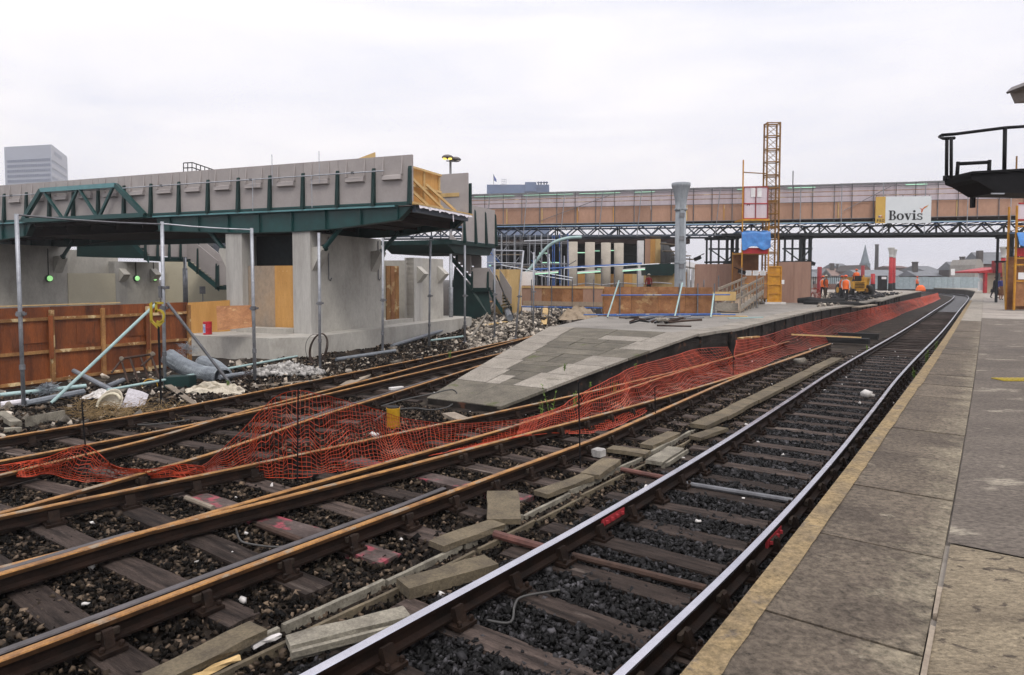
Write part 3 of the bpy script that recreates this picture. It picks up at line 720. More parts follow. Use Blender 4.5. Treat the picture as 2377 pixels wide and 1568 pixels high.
# parapet panels (one mesh shared) each with the bench-back hood as sub-part
def local(o): o.location = (0, 0, 0); return o
def panel_mesh(side):
    mb = MB(); mb.box(Q(0, 0, (DK + PT) / 2 + .04) - E1 * (.0 * side), (1.386, .09, PT - DK - .08), (E2, E1, UP)); return mb
p0 = fix_normals(panel_mesh(1).build('parapet_panel', M['panel'], br_))
mb = MB(); zc = 5.55
mb.prism([Q(-.045, -.35, zc + .14), Q(-.15, -.35, zc + .10), Q(-.17, -.35, zc - .02), Q(-.045, -.35, zc - .05)], E2 * .70)
for w in (-.37, .33):
    mb.prism([Q(-.044, w, PT), Q(-.05, w, PT), Q(-.14, w, zc + .14), Q(-.044, w, zc + .14)], E2 * .045)
h0 = fix_normals(mb.build('hood', M['panel'], p0, org=Q(0, 0, 0))); 
mb = MB()
mb.prism([Q(-.05, -.055, DK - .03), Q(-.19, -.055, DK - .03), Q(-.115, -.055, DK + 1.10), Q(-.09, -.055, DK + 1.19), Q(-.05, -.055, DK + 1.19)], E2 * .11)
for k in range(4):
    for sx in (-.03, .03): mb.box(Q(-.15 + .012 * k, sx, DK + .12 + .28 * k), (.014, .014, .014), (E2, E1, UP))
r0 = fix_normals(mb.build('rib', M['green_dark'], br_))
mb = MB(); mb.box(Q(-.02, 0, DK + .02), (1.28, .16, .11), (E2, E1, UP)); mb.box(Q(-.09, 0, DK + .05), (1.26, .06, .05), (E2, E1, UP))
k0 = mb.build('kerb_angle', M['green'], br_)
npan = int((W1 + 4) / RS)
for k in range(npan):
    w = -4.0 + RS * (k + .5)
    if k == 0: o = p0; h = h0; kk = k0
    else:
        o = copy_part(p0, br_); h = h0.copy(); COL.objects.link(h); h.parent = o; kk = copy_part(k0, br_)
    o.location = E2 * w; kk.location = E2 * w
    rr = r0 if k == 0 else copy_part(r0, br_); rr.location = E2 * (-4.0 + RS * k + (.06 if k == 0 else 0))
# far parapet
mb = MB()
for k in range(npan):
    w = -4.0 + RS * (k + .5)
    o = copy_part(p0, br_); o.location = E2 * w + E1 * (BW + .0)
    if k < 2:
        pass
for k in range(npan):
    rr = copy_part(r0, br_); rr.location = E2 * (-4.0 + RS * k + .06) + E1 * BW; rr.rotation_euler = (0, 0, 0)
    rr.scale = (1, 1, 1)
    rr.location = E2 * (-4.0 + RS * k) + E1 * (BW + .25)
# deck and soffit
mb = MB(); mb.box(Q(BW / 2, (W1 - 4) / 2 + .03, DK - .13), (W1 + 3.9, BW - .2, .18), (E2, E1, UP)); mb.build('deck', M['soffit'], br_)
def girder(t0, prof, name='girder', flip=1):
    mb = MB(); mb.prism([Q(t0, w, z) for w, z in prof], E1 * (.03 * flip)); o = fix_normals(mb.build(name, M['green'], br_))
    return o
GP = [(-3.95, 4.66), (-3.5, 4.27), (-1.1, 4.05), (.4, 3.99), (3.05, 4.00), (7.0, 4.18), (7.1, 4.66)]
GP2 = [(14.0, 4.66), (14.35, 4.15), (17, 3.95), (24, 3.98), (24, 4.66)]
GPF = [(-3.95, 4.66), (-3.5, 4.27), (-1.1, 3.98), (3, 3.90), (24, 3.90), (24, 4.66)]
for t0 in (.05, BW - .08):
    for gp in ((GP, GP2) if t0 < 1 else (GPF,)): girder(t0, gp)
    # flanges and stiffeners
    for gp in (GP, GP2):
        mb = MB(); low = gp[:-1] if gp is GP else gp[:-1]
        for a, b in zip(low[:-1], low[1:]): mb.bar(Q(t0 + .015, a[0], a[1] - .016), Q(t0 + .015, b[0], b[1] - .016), .24, .028, up=UP)
        mb.build('bottom_flange', M['green_dark'], br_)
        w = gp[0][0] + .5
        while w < gp[-1][0] - .2:
            zl = None
            for a, b in zip(gp[:-2], gp[1:-1]):
                if a[0] <= w <= b[0]: zl = a[1] + (b[1] - a[1]) * (w - a[0]) / (b[0] - a[0])
            if zl and zl < 4.5:
                mb = MB(); mb.prism([Q(t0, w, zl), Q(t0 - .09, w, zl), Q(t0 - .09, w, 4.655), Q(t0, w, 4.655)], E2 * .018); fix_normals(mb.build('stiffener', M['green'], br_))
            w += 1.4
    for w0, w1 in ((-3.4, 7.1), (7.3, 13.9), (14.1, 24)):
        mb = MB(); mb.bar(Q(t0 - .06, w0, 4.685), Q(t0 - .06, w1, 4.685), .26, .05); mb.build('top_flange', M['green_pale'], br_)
# cross girders under the deck
for k in range(20):
    w = -3.3 + RS * k; d = .34 if (w < 7 or w > 14.2) else .28
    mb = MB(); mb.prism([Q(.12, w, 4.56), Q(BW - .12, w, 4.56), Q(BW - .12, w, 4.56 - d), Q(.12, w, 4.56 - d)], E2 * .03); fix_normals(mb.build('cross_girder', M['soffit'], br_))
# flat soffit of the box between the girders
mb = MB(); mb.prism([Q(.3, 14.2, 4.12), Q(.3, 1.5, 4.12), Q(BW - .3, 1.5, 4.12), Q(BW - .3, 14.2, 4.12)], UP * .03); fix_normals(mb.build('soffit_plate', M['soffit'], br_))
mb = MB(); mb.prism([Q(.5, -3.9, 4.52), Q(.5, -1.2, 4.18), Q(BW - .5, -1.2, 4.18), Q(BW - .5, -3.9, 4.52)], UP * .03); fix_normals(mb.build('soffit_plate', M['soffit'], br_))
# drop-in truss
A, B, C_, D = Q(-.30, 7.3, 4.74), Q(-.30, 8.75, 5.92), Q(-.30, 12.95, 5.92), Q(-.30, 14.1, 4.74)
for a, b in ((A, B), (B, C_), (C_, D), (A, D)):
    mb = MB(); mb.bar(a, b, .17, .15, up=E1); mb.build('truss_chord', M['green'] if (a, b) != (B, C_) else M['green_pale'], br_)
for wa, wb in ((8.9, 9.65), (10.75, 9.85), (10.85, 11.6), (12.8, 11.8)):
    mb = MB(); mb.bar(Q(-.30, wa, 5.86), Q(-.30, wb, 4.80), .09, .09, up=E1); mb.build('truss_diagonal', M['green'], br_)
# plywood end hoarding with battens and raking props
eb = MB()
for k in range(2):
    mb = MB(); mb.box(Q(.55 + 1.1 * k + .05, -3.72, 5.38), (1.07, .02, 1.20), (E1, E2, UP)); mb.build('end_board', M['ply_orange'], br_)
for t in (.10, 1.16, 2.24):
    mb = MB(); mb.box(Q(t, -3.76, 5.36), (.09, .05, 1.26), (E1, E2, UP)); mb.build('end_batten', M['timber_yellow'], br_)
for z in (4.83, 5.38, 5.96):
    mb = MB(); mb.box(Q(1.17, -3.805, z), (2.3, .04, .07), (E1, E2, UP)); mb.build('end_batten', M['timber_yellow'], br_)
for t0, t1, z0 in ((.15, 2.0, 5.62), (1.2, 3.0, 5.5), (.12, .95, 5.22)):
    mb = MB(); mb.bar(Q(t0, -3.83, z0), Q(t1, -4.02, 4.78), .05, .09); mb.build('end_prop', M['timber_yellow'], br_)
mb = MB(); mb.box(Q(BW / 2, -4.02, 4.74), (BW + .1, .30, .05), (E1, E2, UP)); mb.build('end_plank', M['timber_yellow'], br_)
mb = MB(); mb.box(Q(BW / 2, -3.98, 4.60), (BW - .2, .12, .22), (E1, E2, UP)); mb.build('end_beam', M['steel_grey'], br_)
mb = MB(); rows = []
for k in range(30):
    t = .1 + (BW - .1) * k / 29; z = 4.70 - .05 - .03 * abs(math.sin(k * 1.7)) - (.05 if k % 5 == 0 else 0)
    rows.append([Q(t, -4.15, 4.725), Q(t, -4.19 - .02 * math.sin(k * 2.3), z)])
mb.strip(rows); rows = [[Q(2.45 + .02 * k, -4.16, 4.72 - .12 * k), Q(2.53 + .012 * k, -4.17, 4.72 - .12 * k)] for k in range(4)]; mb.strip(rows)
mb.build('torn_sheet', M['sheet_white'], br_)
mb = MB(); mb.prism([Q(.0, -2.6, PT + .0), Q(.0, -2.6, PT + .17), Q(.0, -2.0, PT + .02), Q(.0, -2.0, PT)], E1 * .04); fix_normals(mb.build('loose_board', M['ply_pale'], br_))
mb = MB(); mb.box(Q(BW - .05, -3.2, 5.5), (.9, .05, .14), (E2, E1, UP)); mb.build('slot_board', M['ply_pale'], br_)
# scaffold rail along the parapet
mb = MB(); mb.tube([Q(-.24, w, 5.80) for w in (-3.1, 2, 7, 12, 18, 24)], .022, 6); rl = mb.build('scaffold_rail', M['galv'], br_)
for k in range(7):
    w = -1.9 + 4.2 * k; mb = MB(); mb.box(Q(-.24, w, 5.80), (.08, .07, .08), (E2, E1, UP)); mb.build('coupler', M['galv_dark'], rl)
for w in (-.6, 1.35, 2.1):
    mb = MB(); mb.tube([Q(-.25, w - .0, 5.55), Q(-.25, w, 6.6 if w < 2 else 5.82)], .012, 5); mb.build('thin_rod', M['galv'], br_)
for w in (-.3, 2.2): 
    mb = MB(); mb.tube([Q(-.26, w, 5.80), Q(-.26, w, 4.72)], .012, 5); mb.build('thin_rod', M['galv'], br_)
# dark box with railing on the far part of the roof
rk = thing('roof_walkway', 'black railed walkway with a sloping handrail rising above the grey parapet panels', 'walkway', tuple(at(470, 410, 44)))
a, b = at(425, 400, 44), at(508, 400, 47)
mb = MB(); mb.prism([a + UP * -.6, b + UP * -.6, b + UP * -.02, a + UP * .0], V((0, 1.2, 0))); fix_normals(mb.build('platform', M['black_steel'], rk))
rt = [at(x, y, 44.5) for x, y in ((426, 379), (447, 378), (505, 398))]
for dz in (0, -.32):
    mb = MB(); mb.tube([p + UP * dz for p in rt], .035, 5); mb.build('rail', M['black_steel'], rk)
for k in range(9):
    f = k / 8; x = 426 + 79 * f; y = 379 if x < 447 else 378 + (x - 447) * 20 / 58
    mb = MB(); mb.tube([at(x, y, 44.5), at(x, 403, 44.5)], .03, 5); mb.build('post', M['black_steel'], rk)

# ------------------------------------------------------------------ piers
def pier(w0, label, corb=True):
    o = Q(0, w0, 0); pr = thing('bridge_pier', label, 'pier', tuple(o), 'concrete piers of the footbridge')
    q = lambda t, w, z: Q(t, w0 + w, z)
    PZ = .475
    # plinth with chamfered corner
    base = [q(-1.95, .30, 0), q(-1.72, -1.0, 0)]
    pl = [q(-1.9, 4.4, 0), q(-1.9, .15, 0), q(-.95, -.80, 0), q(11.2, -.80, 0), q(11.8, -.1, 0), q(11.8, 4.4, 0)]
    mb = MB(); mb.prism([p - UP * .6 for p in pl], UP * (.6 + PZ)); fix_normals(mb.build('plinth', M['concrete'], pr))
    mb = MB(); mb.box(q(-.10, 1.85, PZ + .09), (2.2, .5, .18), (E2, E1, UP)); mb.build('step', M['concrete'], pr)
    H_ = 3.97
    def wall(t0, t1, w_a, w_b, z0, z1, nm, m=M['concrete']):
        mb = MB(); mb.box(q((t0 + t1) / 2, (w_a + w_b) / 2, (z0 + z1) / 2), (t1 - t0, w_b - w_a, z1 - z0), (E1, E2, UP)); return mb.build(nm, m, pr)
    wall(0, .62, 0, .74, PZ, H_, 'column', M['concrete_streak'])
    wall(0, .62, 2.96, 3.70, PZ, H_, 'column', M['concrete_streak'])
    wall(.62, 4.5, .06, .40, PZ, H_ - .04, 'side_wall')
    wall(7.07, 9.88, .06, .40, PZ, H_ - .7, 'side_wall')
    wall(7.07, 7.8, .02, .5, PZ, H_ - .7, 'column', M['concrete_streak'])
    wall(4.5, 7.07, .08, .40, PZ, PZ + .16, 'sill')
    wall(.62, 9.88, 3.30, 3.64, PZ, H_ - .04, 'side_wall')
    wall(9.2, 9.88, .40, 3.30, PZ, H_ - .75, 'back_wall')
    wall(1.1, 1.25, .40, 3.30, 1.9, H_ - .05, 'void_screen', M['dark_void'])  # dark hollow of the pier, its shade put into near-black sheets
    wall(3.6, 3.75, .40, 3.30, PZ, H_ - .05, 'void_screen', M['dark_void'])
    wall(.1, .5, .3, 3.4, H_ + .0, H_ + .03, 'bearing_plate', M['green_dark'])
    for w in (.37, 3.33):
        mb = MB(); mb.box(q(.28, w, H_ + .05), (.3, .26, .14), (E2, E1, UP)); mb.box(q(.28, w, H_ + .14), (.42, .3, .05), (E2, E1, UP)); mb.build('bearing', M['green_dark'], pr)
    # board filling the front recess
    mb = MB(); mb.box(q(.28, 2.35, 1.72), (1.20, .02, 2.20), (E2, E1, UP)); mb.build('recess_board', M['ply_grey'], pr)
    mb = MB(); mb.box(q(.26, 1.245, 1.72), (.99, .02, 2.20), (E2, E1, UP)); bd = mb.build('recess_board', M['ply_orange'], pr)
    mb = MB()
    for r_ in range(5):
        for k in range(5): mb.box(q(.247, .86 + .17 * k + .04 * (r_ % 2), .95 + .42 * r_), (.022, .006, .022), (E2, E1, UP))
    mb.build('nail_marks', M['batten'], bd)
    # corbels with raking struts
    def corbel(t, w, dirv, along):
        mb = MB(); b = q(t, w, 3.05)
        mb.prism([b - along * .22 + UP * .38, b - along * .22 - UP * .42, b - along * .22 + dirv * .42 + UP * .30, b - along * .22 + dirv * .36 + UP * .42], along * .44)
        fix_normals(mb.build('corbel', M['concrete'], pr))
        s0 = b + dirv * .36 + UP * .36; s1 = s0 + dirv * .78 + UP * .78
        mb = MB(); mb.tube([s0, s1], .085, 10); st = mb.build('strut', M['green'], pr)
        mb = MB(); mb.lathe(s0, [(.13, -.03), (.13, .05)], 10, ax=(along, dirv.cross(along).normalized() if False else (dirv - UP).normalized(), (dirv + UP).normalized())); mb.build('foot_plate', M['green_dark'], st)
        mb = MB(); mb.box(s1 + UP * .02, (.34, .08, .22), (dirv, along, UP)); mb.build('head_plate', M['green_dark'], st)
    corbel(.3, 0, -E2, E1); corbel(.3, 3.70, E2, E1)
    corbel(4.0, .06, -E2, E1); 
    for t in (7.5, 9.5):
        mb = MB(); b = q(t, .06, 2.55); mb.prism([b - E1 * .2 + UP * .38, b - E1 * .2 - UP * .42, b - E1 * .2 - E2 * .42 + UP * .02], E1 * .4); fix_normals(mb.build('corbel', M['concrete'], pr))
    return pr, q
p1, q1 = pier(0, 'bare concrete pier with plywood infill standing on the wide plinth beside the scaffold poles')
p2, q2 = pier(18.2, 'concrete pier behind the brown hoarding with round green lamps on its side wall')
# wood stacked in the opening of the near pier
for k in range(3):
    mb = MB(); mb.box(q1(5.9 + .35 * k, .62, 1.75), (.30, .05, 2.3), (E1, E2, UP)); mb.build('opening_board', M['batten'] if k != 1 else M['ply_brown'], p1)
# cream board closing the opening of the far pier
mb = MB(); mb.box(q2(5.78, .04, 1.55), (2.62, .04, 2.15), (E1, E2, UP)); mb.build('opening_board', M['cream'], p2)
# round lamps hanging on conduits
def lamp(p, label, top):
    lp = thing('bulkhead_lamp', label, 'lamp', tuple(p), 'round green lamps on the far pier')
    n = -E2; x = E1; y = UP
    mb = MB(); mb.lathe(p, [(.17, 0), (.17, .10), (.15, .12)], 14, ax=(x, y, n)); mb.build('housing', M['green_dark'], lp)
    mb = MB(); mb.lathe(p + n * .121, [(.14, 0), (.13, .03), (.08, .05)], 14, ax=(x, y, n)); mb.build('lens', M['lamp_green'], lp)
    mb = MB(); mb.tube([p + n * .03 + UP * .17, p + n * .03 + UP * top], .02, 5); mb.build('conduit', M['black_steel'], lp)
lamp(q2(3.5, .06, 2.36), 'lit green round lamp left of the cream board on the concrete pier', 1.45)
lamp(q2(8.35, .06, 2.36), 'lit green round lamp just right of the cream board on the concrete pier', .9)
lamp(q2(9.5, .06, 2.36), 'lit green round lamp at the right end of the pier wall near the scaffold pole', .9)
# conduits on the near pier
for t in (1.05, 4.25):
    mb = MB(); p = q1(t, .03, 2.35); mb.tube([p + UP * 1.5, p, p - UP * .05 + E1 * .1, p + E1 * .16 + UP * .04], .02, 5); mb.build('conduit', M['galv_dark'], p1)

# ------------------------------------------------------------------ stairs and landings behind the bridge
def ribs_panels(root, a, b, z0, h, n, out, m=M['panel'], panel='parapet_panel'):
    """upright panels with tapering ribs between a and b (level), out = outward direction"""
    d = (b - a) / n; dn = d.normalized()
    for k in range(n):
        c = a + d * (k + .5); mb = MB(); mb.box(V((c.x, c.y, z0 + h / 2)), (d.length - .01, .08, h), (dn, out, UP)); mb.build(panel, m, root)
    for k in range(n + 1):
        c = a + d * k; mb = MB(); p = V((c.x, c.y, z0)) - dn * .05
        mb.prism([p + out * .04 - UP * .12, p + out * .2 - UP * .12, p + out * .09 + UP * (h - .28), p + out * .04 + UP * (h - .2)], dn * .10); fix_normals(mb.build('rib', M['green_dark'], root))
def flight(root, a, b, width, out, n, h=1.15, ribs=(.25, .55, .8)):
    """stair flight from a (top) to b (bottom); near string on the side 'out'"""
    d = b - a; lv = V((d.x, d.y, 0)); ld = lv.normalized()
    for sd_, nm in ((0, 'string'), (-width, 'string')):
        mb = MB(); mb.prism([a + out * sd_ - UP * .02, b + out * sd_ - UP * .02, b + out * sd_ - UP * .34, a + out * sd_ - UP * .34], out * -.06); fix_normals(mb.build(nm, M['green'], root))
    for k in range(n):
        p = a + d * ((k + .5) / n); mb = MB(); mb.box(p - out * (width / 2), (lv.length / n * 1.1, width - .02, .05), (ld, out, UP)); mb.build('tread', M['concrete_pale'], root)
    for sd_ in (0, -width):
        pts = [a + out * (sd_ + .02) + UP * .05]
        top = [a + UP * h, b + UP * h]
        mb = MB(); s_ = []
        for k in range(n):
            p = a + d * (k / n); r_ = a + d * ((k + 1) / n); s_ += [V((p.x, p.y, p.z + .02)), V((r_.x, r_.y, p.z + .02))]
        poly = s_ + [b + UP * h, a + UP * h]
        mb.prism([p + out * (sd_ + .01) for p in poly], out * .07); fix_normals(mb.build('parapet_panel', M['panel'], root))
    for f in ribs:
        p = a + d * f; mb = MB(); mb.prism([p + out * .08 - UP * .3 - ld * .05, p + out * .22 - UP * .3 - ld * .05, p + out * .11 + UP * (h - .3) - ld * .05, p + out * .08 + UP * (h - .2) - ld * .05], ld * .1); fix_normals(mb.build('rib', M['green_dark'], root))
# right-hand stair behind the near pier
st = thing('staircase', 'green and grey staircase behind the near pier stepping down to the ground at the right', 'staircase', tuple(Q(13, 0, 0)))
a, b = Q(11.8, -.05, 0), Q(15.8, -.05, 0)
ribs_panels(st, a, b, 4.25, 1.85, 3, -E2)
mb = MB(); mb.box(Q(13.2, 1.9, 4.12), (5.4, 4.0, .22), (E1, E2, UP)); mb.build('landing', M['green_dark'], st)
mb = MB(); mb.prism([Q(10.4, .1, 4.0), Q(15.9, .1, 4.0), Q(15.4, .1, 3.6), Q(11.2, .1, 3.6)], E2 * 3.6); fix_normals(mb.build('soffit_beam', M['green_dark'], st))
sd1 = V((.92, -.30, 0)).normalized(); ou = V((-.31, -.95, 0)).normalized()
fa = at(1046, 590, 37.5); fb = at(1094, 645, 37.0)
flight(st, fa, fb, 1.6, ou, 8, 1.15, (.35, .7))
la, lb = at(1097, 668, 36.8), at(1134, 668, 36.5)
ribs_panels(st, V((la.x, la.y, 0)), V((lb.x, lb.y, 0)), la.z, 1.05, 1, ou)
mb = MB(); cc = (la + lb) / 2 + ou * -.8; mb.box(cc - UP * .12, ((lb - la).length, 1.7, .2), ((lb - la).normalized(), ou, UP)); mb.build('landing', M['green_dark'], st)
fc_ = at(1136, 668, 36.5); fd = at(1166, 716, 36.0)
flight(st, fc_, fd, 1.6, ou, 7, 1.05, (.4,))
mb = MB(); mb.prism([at(1055, 618, 37.3), at(1100, 672, 36.9), at(1134, 674, 36.7), at(1142, 745, 36.3), at(1042, 745, 37.3)], V((0, .05, 0))); fix_normals(mb.build('side_plate', M['green_dark'], st))
# left-hand stair and landing
s2 = thing('staircase', 'green and grey stair flight descending between the two concrete piers behind the hoarding', 'staircase', tuple(Q(12, 12, 0)))
la, lb = at(341, 598, 35.0), at(447, 600, 37.0)
ou2 = V((.05, -1, 0)).normalized()
ribs_panels(s2, V((la.x, la.y, 0)), V((lb.x, lb.y, 0)), 3.5, 1.15, 4, ou2)
mb = MB(); mb.box((la + lb) / 2 - ou2 * 1.0 + UP * (3.36 - (la.z + lb.z) / 2), ((lb - la).length + .1, 2.1, .2), ((lb - la).normalized(), ou2, UP)); mb.build('landing', M['green_dark'], s2)
mb = MB(); mb.prism([at(178, 566, 36.5), at(345, 566, 37.5), at(345, 600, 37.5), at(178, 596, 36.5)], V((0, 1.5, 0))); fix_normals(mb.build('link_beam', M['green_dark'], s2))
flight(s2, at(300, 548, 34.6), at(345, 596, 35.0), 1.5, ou2, 5, 1.15, (.9,))
fa, fb = at(436, 603, 36.6), at(508, 662, 36.0)
flight(s2, fa, fb, 1.6, ou2, 9, 1.25, (.35, .95))
ribs_panels(s2, V((fb.x, fb.y, 0)), V((fb.x + 1.3, fb.y + .1, 0)), fb.z, 1.25, 1, ou2)
mb = MB(); mb.box((fb.x + .65, fb.y + .8, fb.z - .15), (1.4, 1.7, .2)); mb.build('landing', M['green_dark'], s2)
# grey clad building, cream wall, pole, small sign seen below the bridge
bl_ = thing('clad_building', 'grey ribbed metal clad building seen under the footbridge between piers', 'building', tuple(at(470, 700, 52)))
a, b = at(395, 690, 52), at(548, 690, 52)
mb = MB(); mb.prism([V((a.x, a.y, -.2)), V((b.x, b.y, -.2)), V((b.x, b.y, 5.6)), V((a.x, a.y, 5.6))], V((0, 6, 0))); fix_normals(mb.build('wall', M['clad_grey'], bl_))
for k in range(26):
    x = a.x + (b.x - a.x) * k / 25; mb = MB(); mb.box((x, a.y - .03, 2.7), (.07, .06, 5.6)); mb.build('cladding_rib', M['clad_grey'], bl_)
for z in (3.6, 4.7):
    mb = MB(); mb.box(((a.x + b.x) / 2, a.y - .05, z), (b.x - a.x, .05, .06)); mb.build('cladding_rail', M['dark_void'], bl_)
mb = MB(); c = at(512, 590, 51.9); mb.box(c, (1.0, .1, 2.2)); mb.build('window', M['window'], bl_)
a, b = at(384, 700, 40), at(533, 700, 38.5)
mb = MB(); mb.prism([V((a.x, a.y, -.3)), V((b.x, b.y, -.3)), V((b.x, b.y, 3.3)), V((a.x, a.y, 3.5))], V((.02, .3, 0)))
solo(mb, 'boundary_wall', M['cream'], 'smooth cream wall behind the green stair flight left of the near pier', 'wall')
sg = thing('small_sign', 'small dark rectangular sign on a thin post in front of the cream wall', 'sign', tuple(at(470, 700, 37)))
c = at(470, 674, 37); mb = MB(); mb.box(c, (.31, .02, .40)); mb.build('board', M['galv_dark'], sg)
mb = MB(); mb.tube([c + V((0, .03, .1)), V((c.x, c.y + .03, -.2))], .025, 6); mb.build('post', M['galv_dark'], sg)
def lamp_column(x, ytop, ybase, Y, label):
    p = at(x, ybase, Y); o = thing('lamp_column', label, 'lamp post', tuple(p))
    z1 = at(x, ytop, Y).z; zm = p.z + 1.45
    mb = MB(); mb.lathe(p, [(.105, -.2), (.105, zm - p.z), (.065, zm - p.z + .06), (.062, z1 - p.z)], 12); mb.build('shaft', M['galv'], o, True)
    mb = MB(); mb.lathe((p.x, p.y, zm), [(.112, -.03), (.112, .03)], 12); mb.build('collar', M['galv'], o); return o
lamp_column(431, 598, 700, 31, 'short grey lamp column below the stair landing in front of the cream wall')
lamp_column(1047, 590, 738, 33.5, 'stepped grey lamp column beside the near pier at the dark stair')
# street light with two lanterns above the bridge
p = at(1046, 470, 46); o = thing('street_light', 'tall street light with two lanterns, one lit yellow, behind the end of the footbridge', 'street light', (p.x, p.y, 0))
zt = at(1046, 368, 46).z
mb = MB(); mb.lathe((p.x, p.y, 0), [(.12, -.2), (.10, 4), (.075, zt)], 10); mb.build('pole', M['galv_dark'], o, True)
for sx, cx_, cy_, mm in ((-1, 1039, 366, M['lamp_yellow']), (1, 1057, 371, M['lamp_glass'])):
    c = at(cx_, cy_, 46 + .3 * sx); mb = MB()
    ax = (V((1, 0, 0)), V((0, 1, 0)), UP)
    mb.lathe(c, [(.20, -.10), (.36, -.05), (.39, .03), (.26, .14), (.08, .18)], 14); ln = mb.build('lantern', M['lamp_grey'], o, True)
    mb = MB()
    for k in (-.17, .17): mb.lathe(c + V((k, -.15, -.12)), [(.04, -.06), (.13, -.03), (.13, .05), (.05, .08)], 10)
    mb.build('lamp_bowl', mm, ln, True)
mb = MB(); mb.bar(at(1036, 374, 46), at(1060, 376, 46), .06, .06); mb.build('bracket', M['galv_dark'], o)

# ================================================================== SCAFFOLDED TEMPORARY BRIDGE across the station
random.seed(31)
L0, L1 = V((-2.95, 48, 0)), V((32.7, 44, 0)); LD = (L1 - L0).normalized(); LN = V((LD.y, -LD.x, 0))     # LN points towards the camera
LL = (L1 - L0).length
def bz(a, zl, zr): return zl + (zr - zl) * a / LL
def B(a, z, n=0.0): p = L0 + LD * a + LN * n; return V((p.x, p.y, z))
A0, A1 = -7.0, 44.0
zt_ = lambda a: bz(a, 8.08, 8.62); zbt = lambda a: bz(a, 7.14, 7.43); zbb = lambda a: bz(a, 6.0, 6.33); ztt = lambda a: bz(a, 5.9, 6.0); ztb = lambda a: bz(a, 5.20, 5.13)
tb = thing('temporary_bridge', 'long scaffolded temporary bridge with plywood sides spanning all the tracks', 'bridge', tuple(B(18, 5)))
a = A0; k = 0
while a < A1:
    b = min(a + 2.42, A1)
    for n_ in (0, -3.0):
        mb = MB(); mb.prism([B(a + .006, zbb(a), n_), B(b - .006, zbb(b), n_), B(b - .006, zbt(b), n_), B(a + .006, zbt(a), n_)], LN * (.02 + .006 * (k % 2))); fix_normals(mb.build('plywood_panel', M['ply_pink'], tb))
    mb = MB(); mb.prism([B(a, zbt(a) - .05, -.05), B(b, zbt(b) - .05, -.05), B(b, zt_(b) - .06, -.05), B(a, zt_(a) - .06, -.05)], LN * (.012 + .01 * (k % 2))); fix_normals(mb.build('polythene_sheet', M['polythene'], tb))
    for q_, m_ in ((b - .06, M['timber_yellow'] if random.random() < .5 else M['ply_orange']),):
        if random.random() < .8:
            mb = MB(); mb.box(B(q_, (zbb(q_) + zbt(q_)) / 2, .055), (.07, .045, zbt(q_) - zbb(q_) - .06), (LD, LN, UP)); mb.build('batten', m_, tb)
    mb = MB(); mb.prism([B(a, zbb(a) - .05, -3.1), B(b, zbb(b) - .05, -3.1), B(b, zbb(b) - .05, .12), B(a, zbb(a) - .05, .12)], UP * .045); fix_normals(mb.build('deck_board', M['soffit'], tb))
    mb = MB(); mb.prism([B(a, zt_(a), -3.2), B(b, zt_(b), -3.2), B(b, zt_(b), .16), B(a, zt_(a), .16)], UP * (.05 + .012 * (k % 2))); fix_normals(mb.build('roof_sheet', M['roof_dark'], tb))
    a = b; k += 1
# standards and ledgers
a = A0 + .3; k = 0
while a < A1:
    j = random.uniform(-.12, .12)
    mb = MB(); mb.tube([B(a + j, zbb(a) - .15, .09), B(a + j, zt_(a), .09)], .027, 6); mb.build('standard', M['galv_dark'], tb)
    if k % 2 == 0:
        mb = MB(); mb.tube([B(a + .5 - .28, ztb(a) - .0, .22), B(a + .5, zt_(a) - .02, .36)] if a < 20 else [B(a + .5, ztb(a) + .1, .24), B(a + .5, zt_(a) - .02, .3)], .028, 6); mb.build('raker', M['galv'], tb)
    a += 1.28; k += 1
for f, m in ((.0, 'galv_dark'), (.33, 'batten'), (.6, 'batten'), (.85, 'galv_dark')):
    pts = [B(q, zbt(q) + (zt_(q) - zbt(q)) * f, .13) for q in np.linspace(A0, A1, 9)]
    mb = MB(); mb.tube(pts, .022, 6); mb.build('ledger', M[m], tb)
for a, b, z0, z1 in ((5.0, 9.6, 6.3, 7.95), (24.7, 27.6, 6.75, 8.3)):
    mb = MB(); mb.tube([B(a, z0, .16), B(b, z1, .16)], .022, 6); mb.build('brace', M['galv_dark'], tb)
pts = [B(q, zbb(q) + .02, .13) for q in np.linspace(A0, A1, 9)]
mb = MB(); mb.tube(pts, .024, 6); mb.build('ledger', M['galv_dark'], tb)
# lattice beams below the deck, front and back
for n_ in (.05, -3.0):
    pts = [B(q, ztt(q), n_) for q in np.linspace(A0, A1, 12)]
    mb = MB(); mb.tube(pts, .06, 6); mb.build('top_chord', M['tube_blue'] if n_ < 0 else M['tube_teal'], tb)
    mb = MB(); mb.tube([p + LN * .12 - UP * .02 for p in pts], .026, 6); mb.build('ledger', M['tube_blue'], tb)
    a = A0
    while a < A1:
        b = min(a + 8, A1); mb = MB(); mb.prism([B(a, ztb(a), n_ - .06), B(b, ztb(b), n_ - .06), B(b, ztb(b) + (.12 if a < 14 else .17), n_ - .06), B(a, ztb(a) + (.12 if a < 14 else .17), n_ - .06)], LN * .16); fix_normals(mb.build('bottom_chord', M['steel_grey'] if a < 10 else M['dark_frame'], tb)); a = b
    a = A0; k = 0
    while a < A1 - .8:
        z0, z1 = (ztb(a) + .1, ztt(a)) if k % 2 else (ztt(a), ztb(a) + .1)
        mb = MB(); mb.tube([B(a, z0, n_), B(a + .72, z1, n_)], .052, 5); mb.build('lattice', M['steel_grey'] if a < 16 else M['dark_frame'], tb)
        if k % 6 == 0:
            mb = MB(); mb.bar(B(a, ztb(a), n_), B(a, ztt(a), n_), .09, .09); mb.build('lattice_post', M['dark_frame'], tb)
        a += .72; k += 1
a = A0 + 1
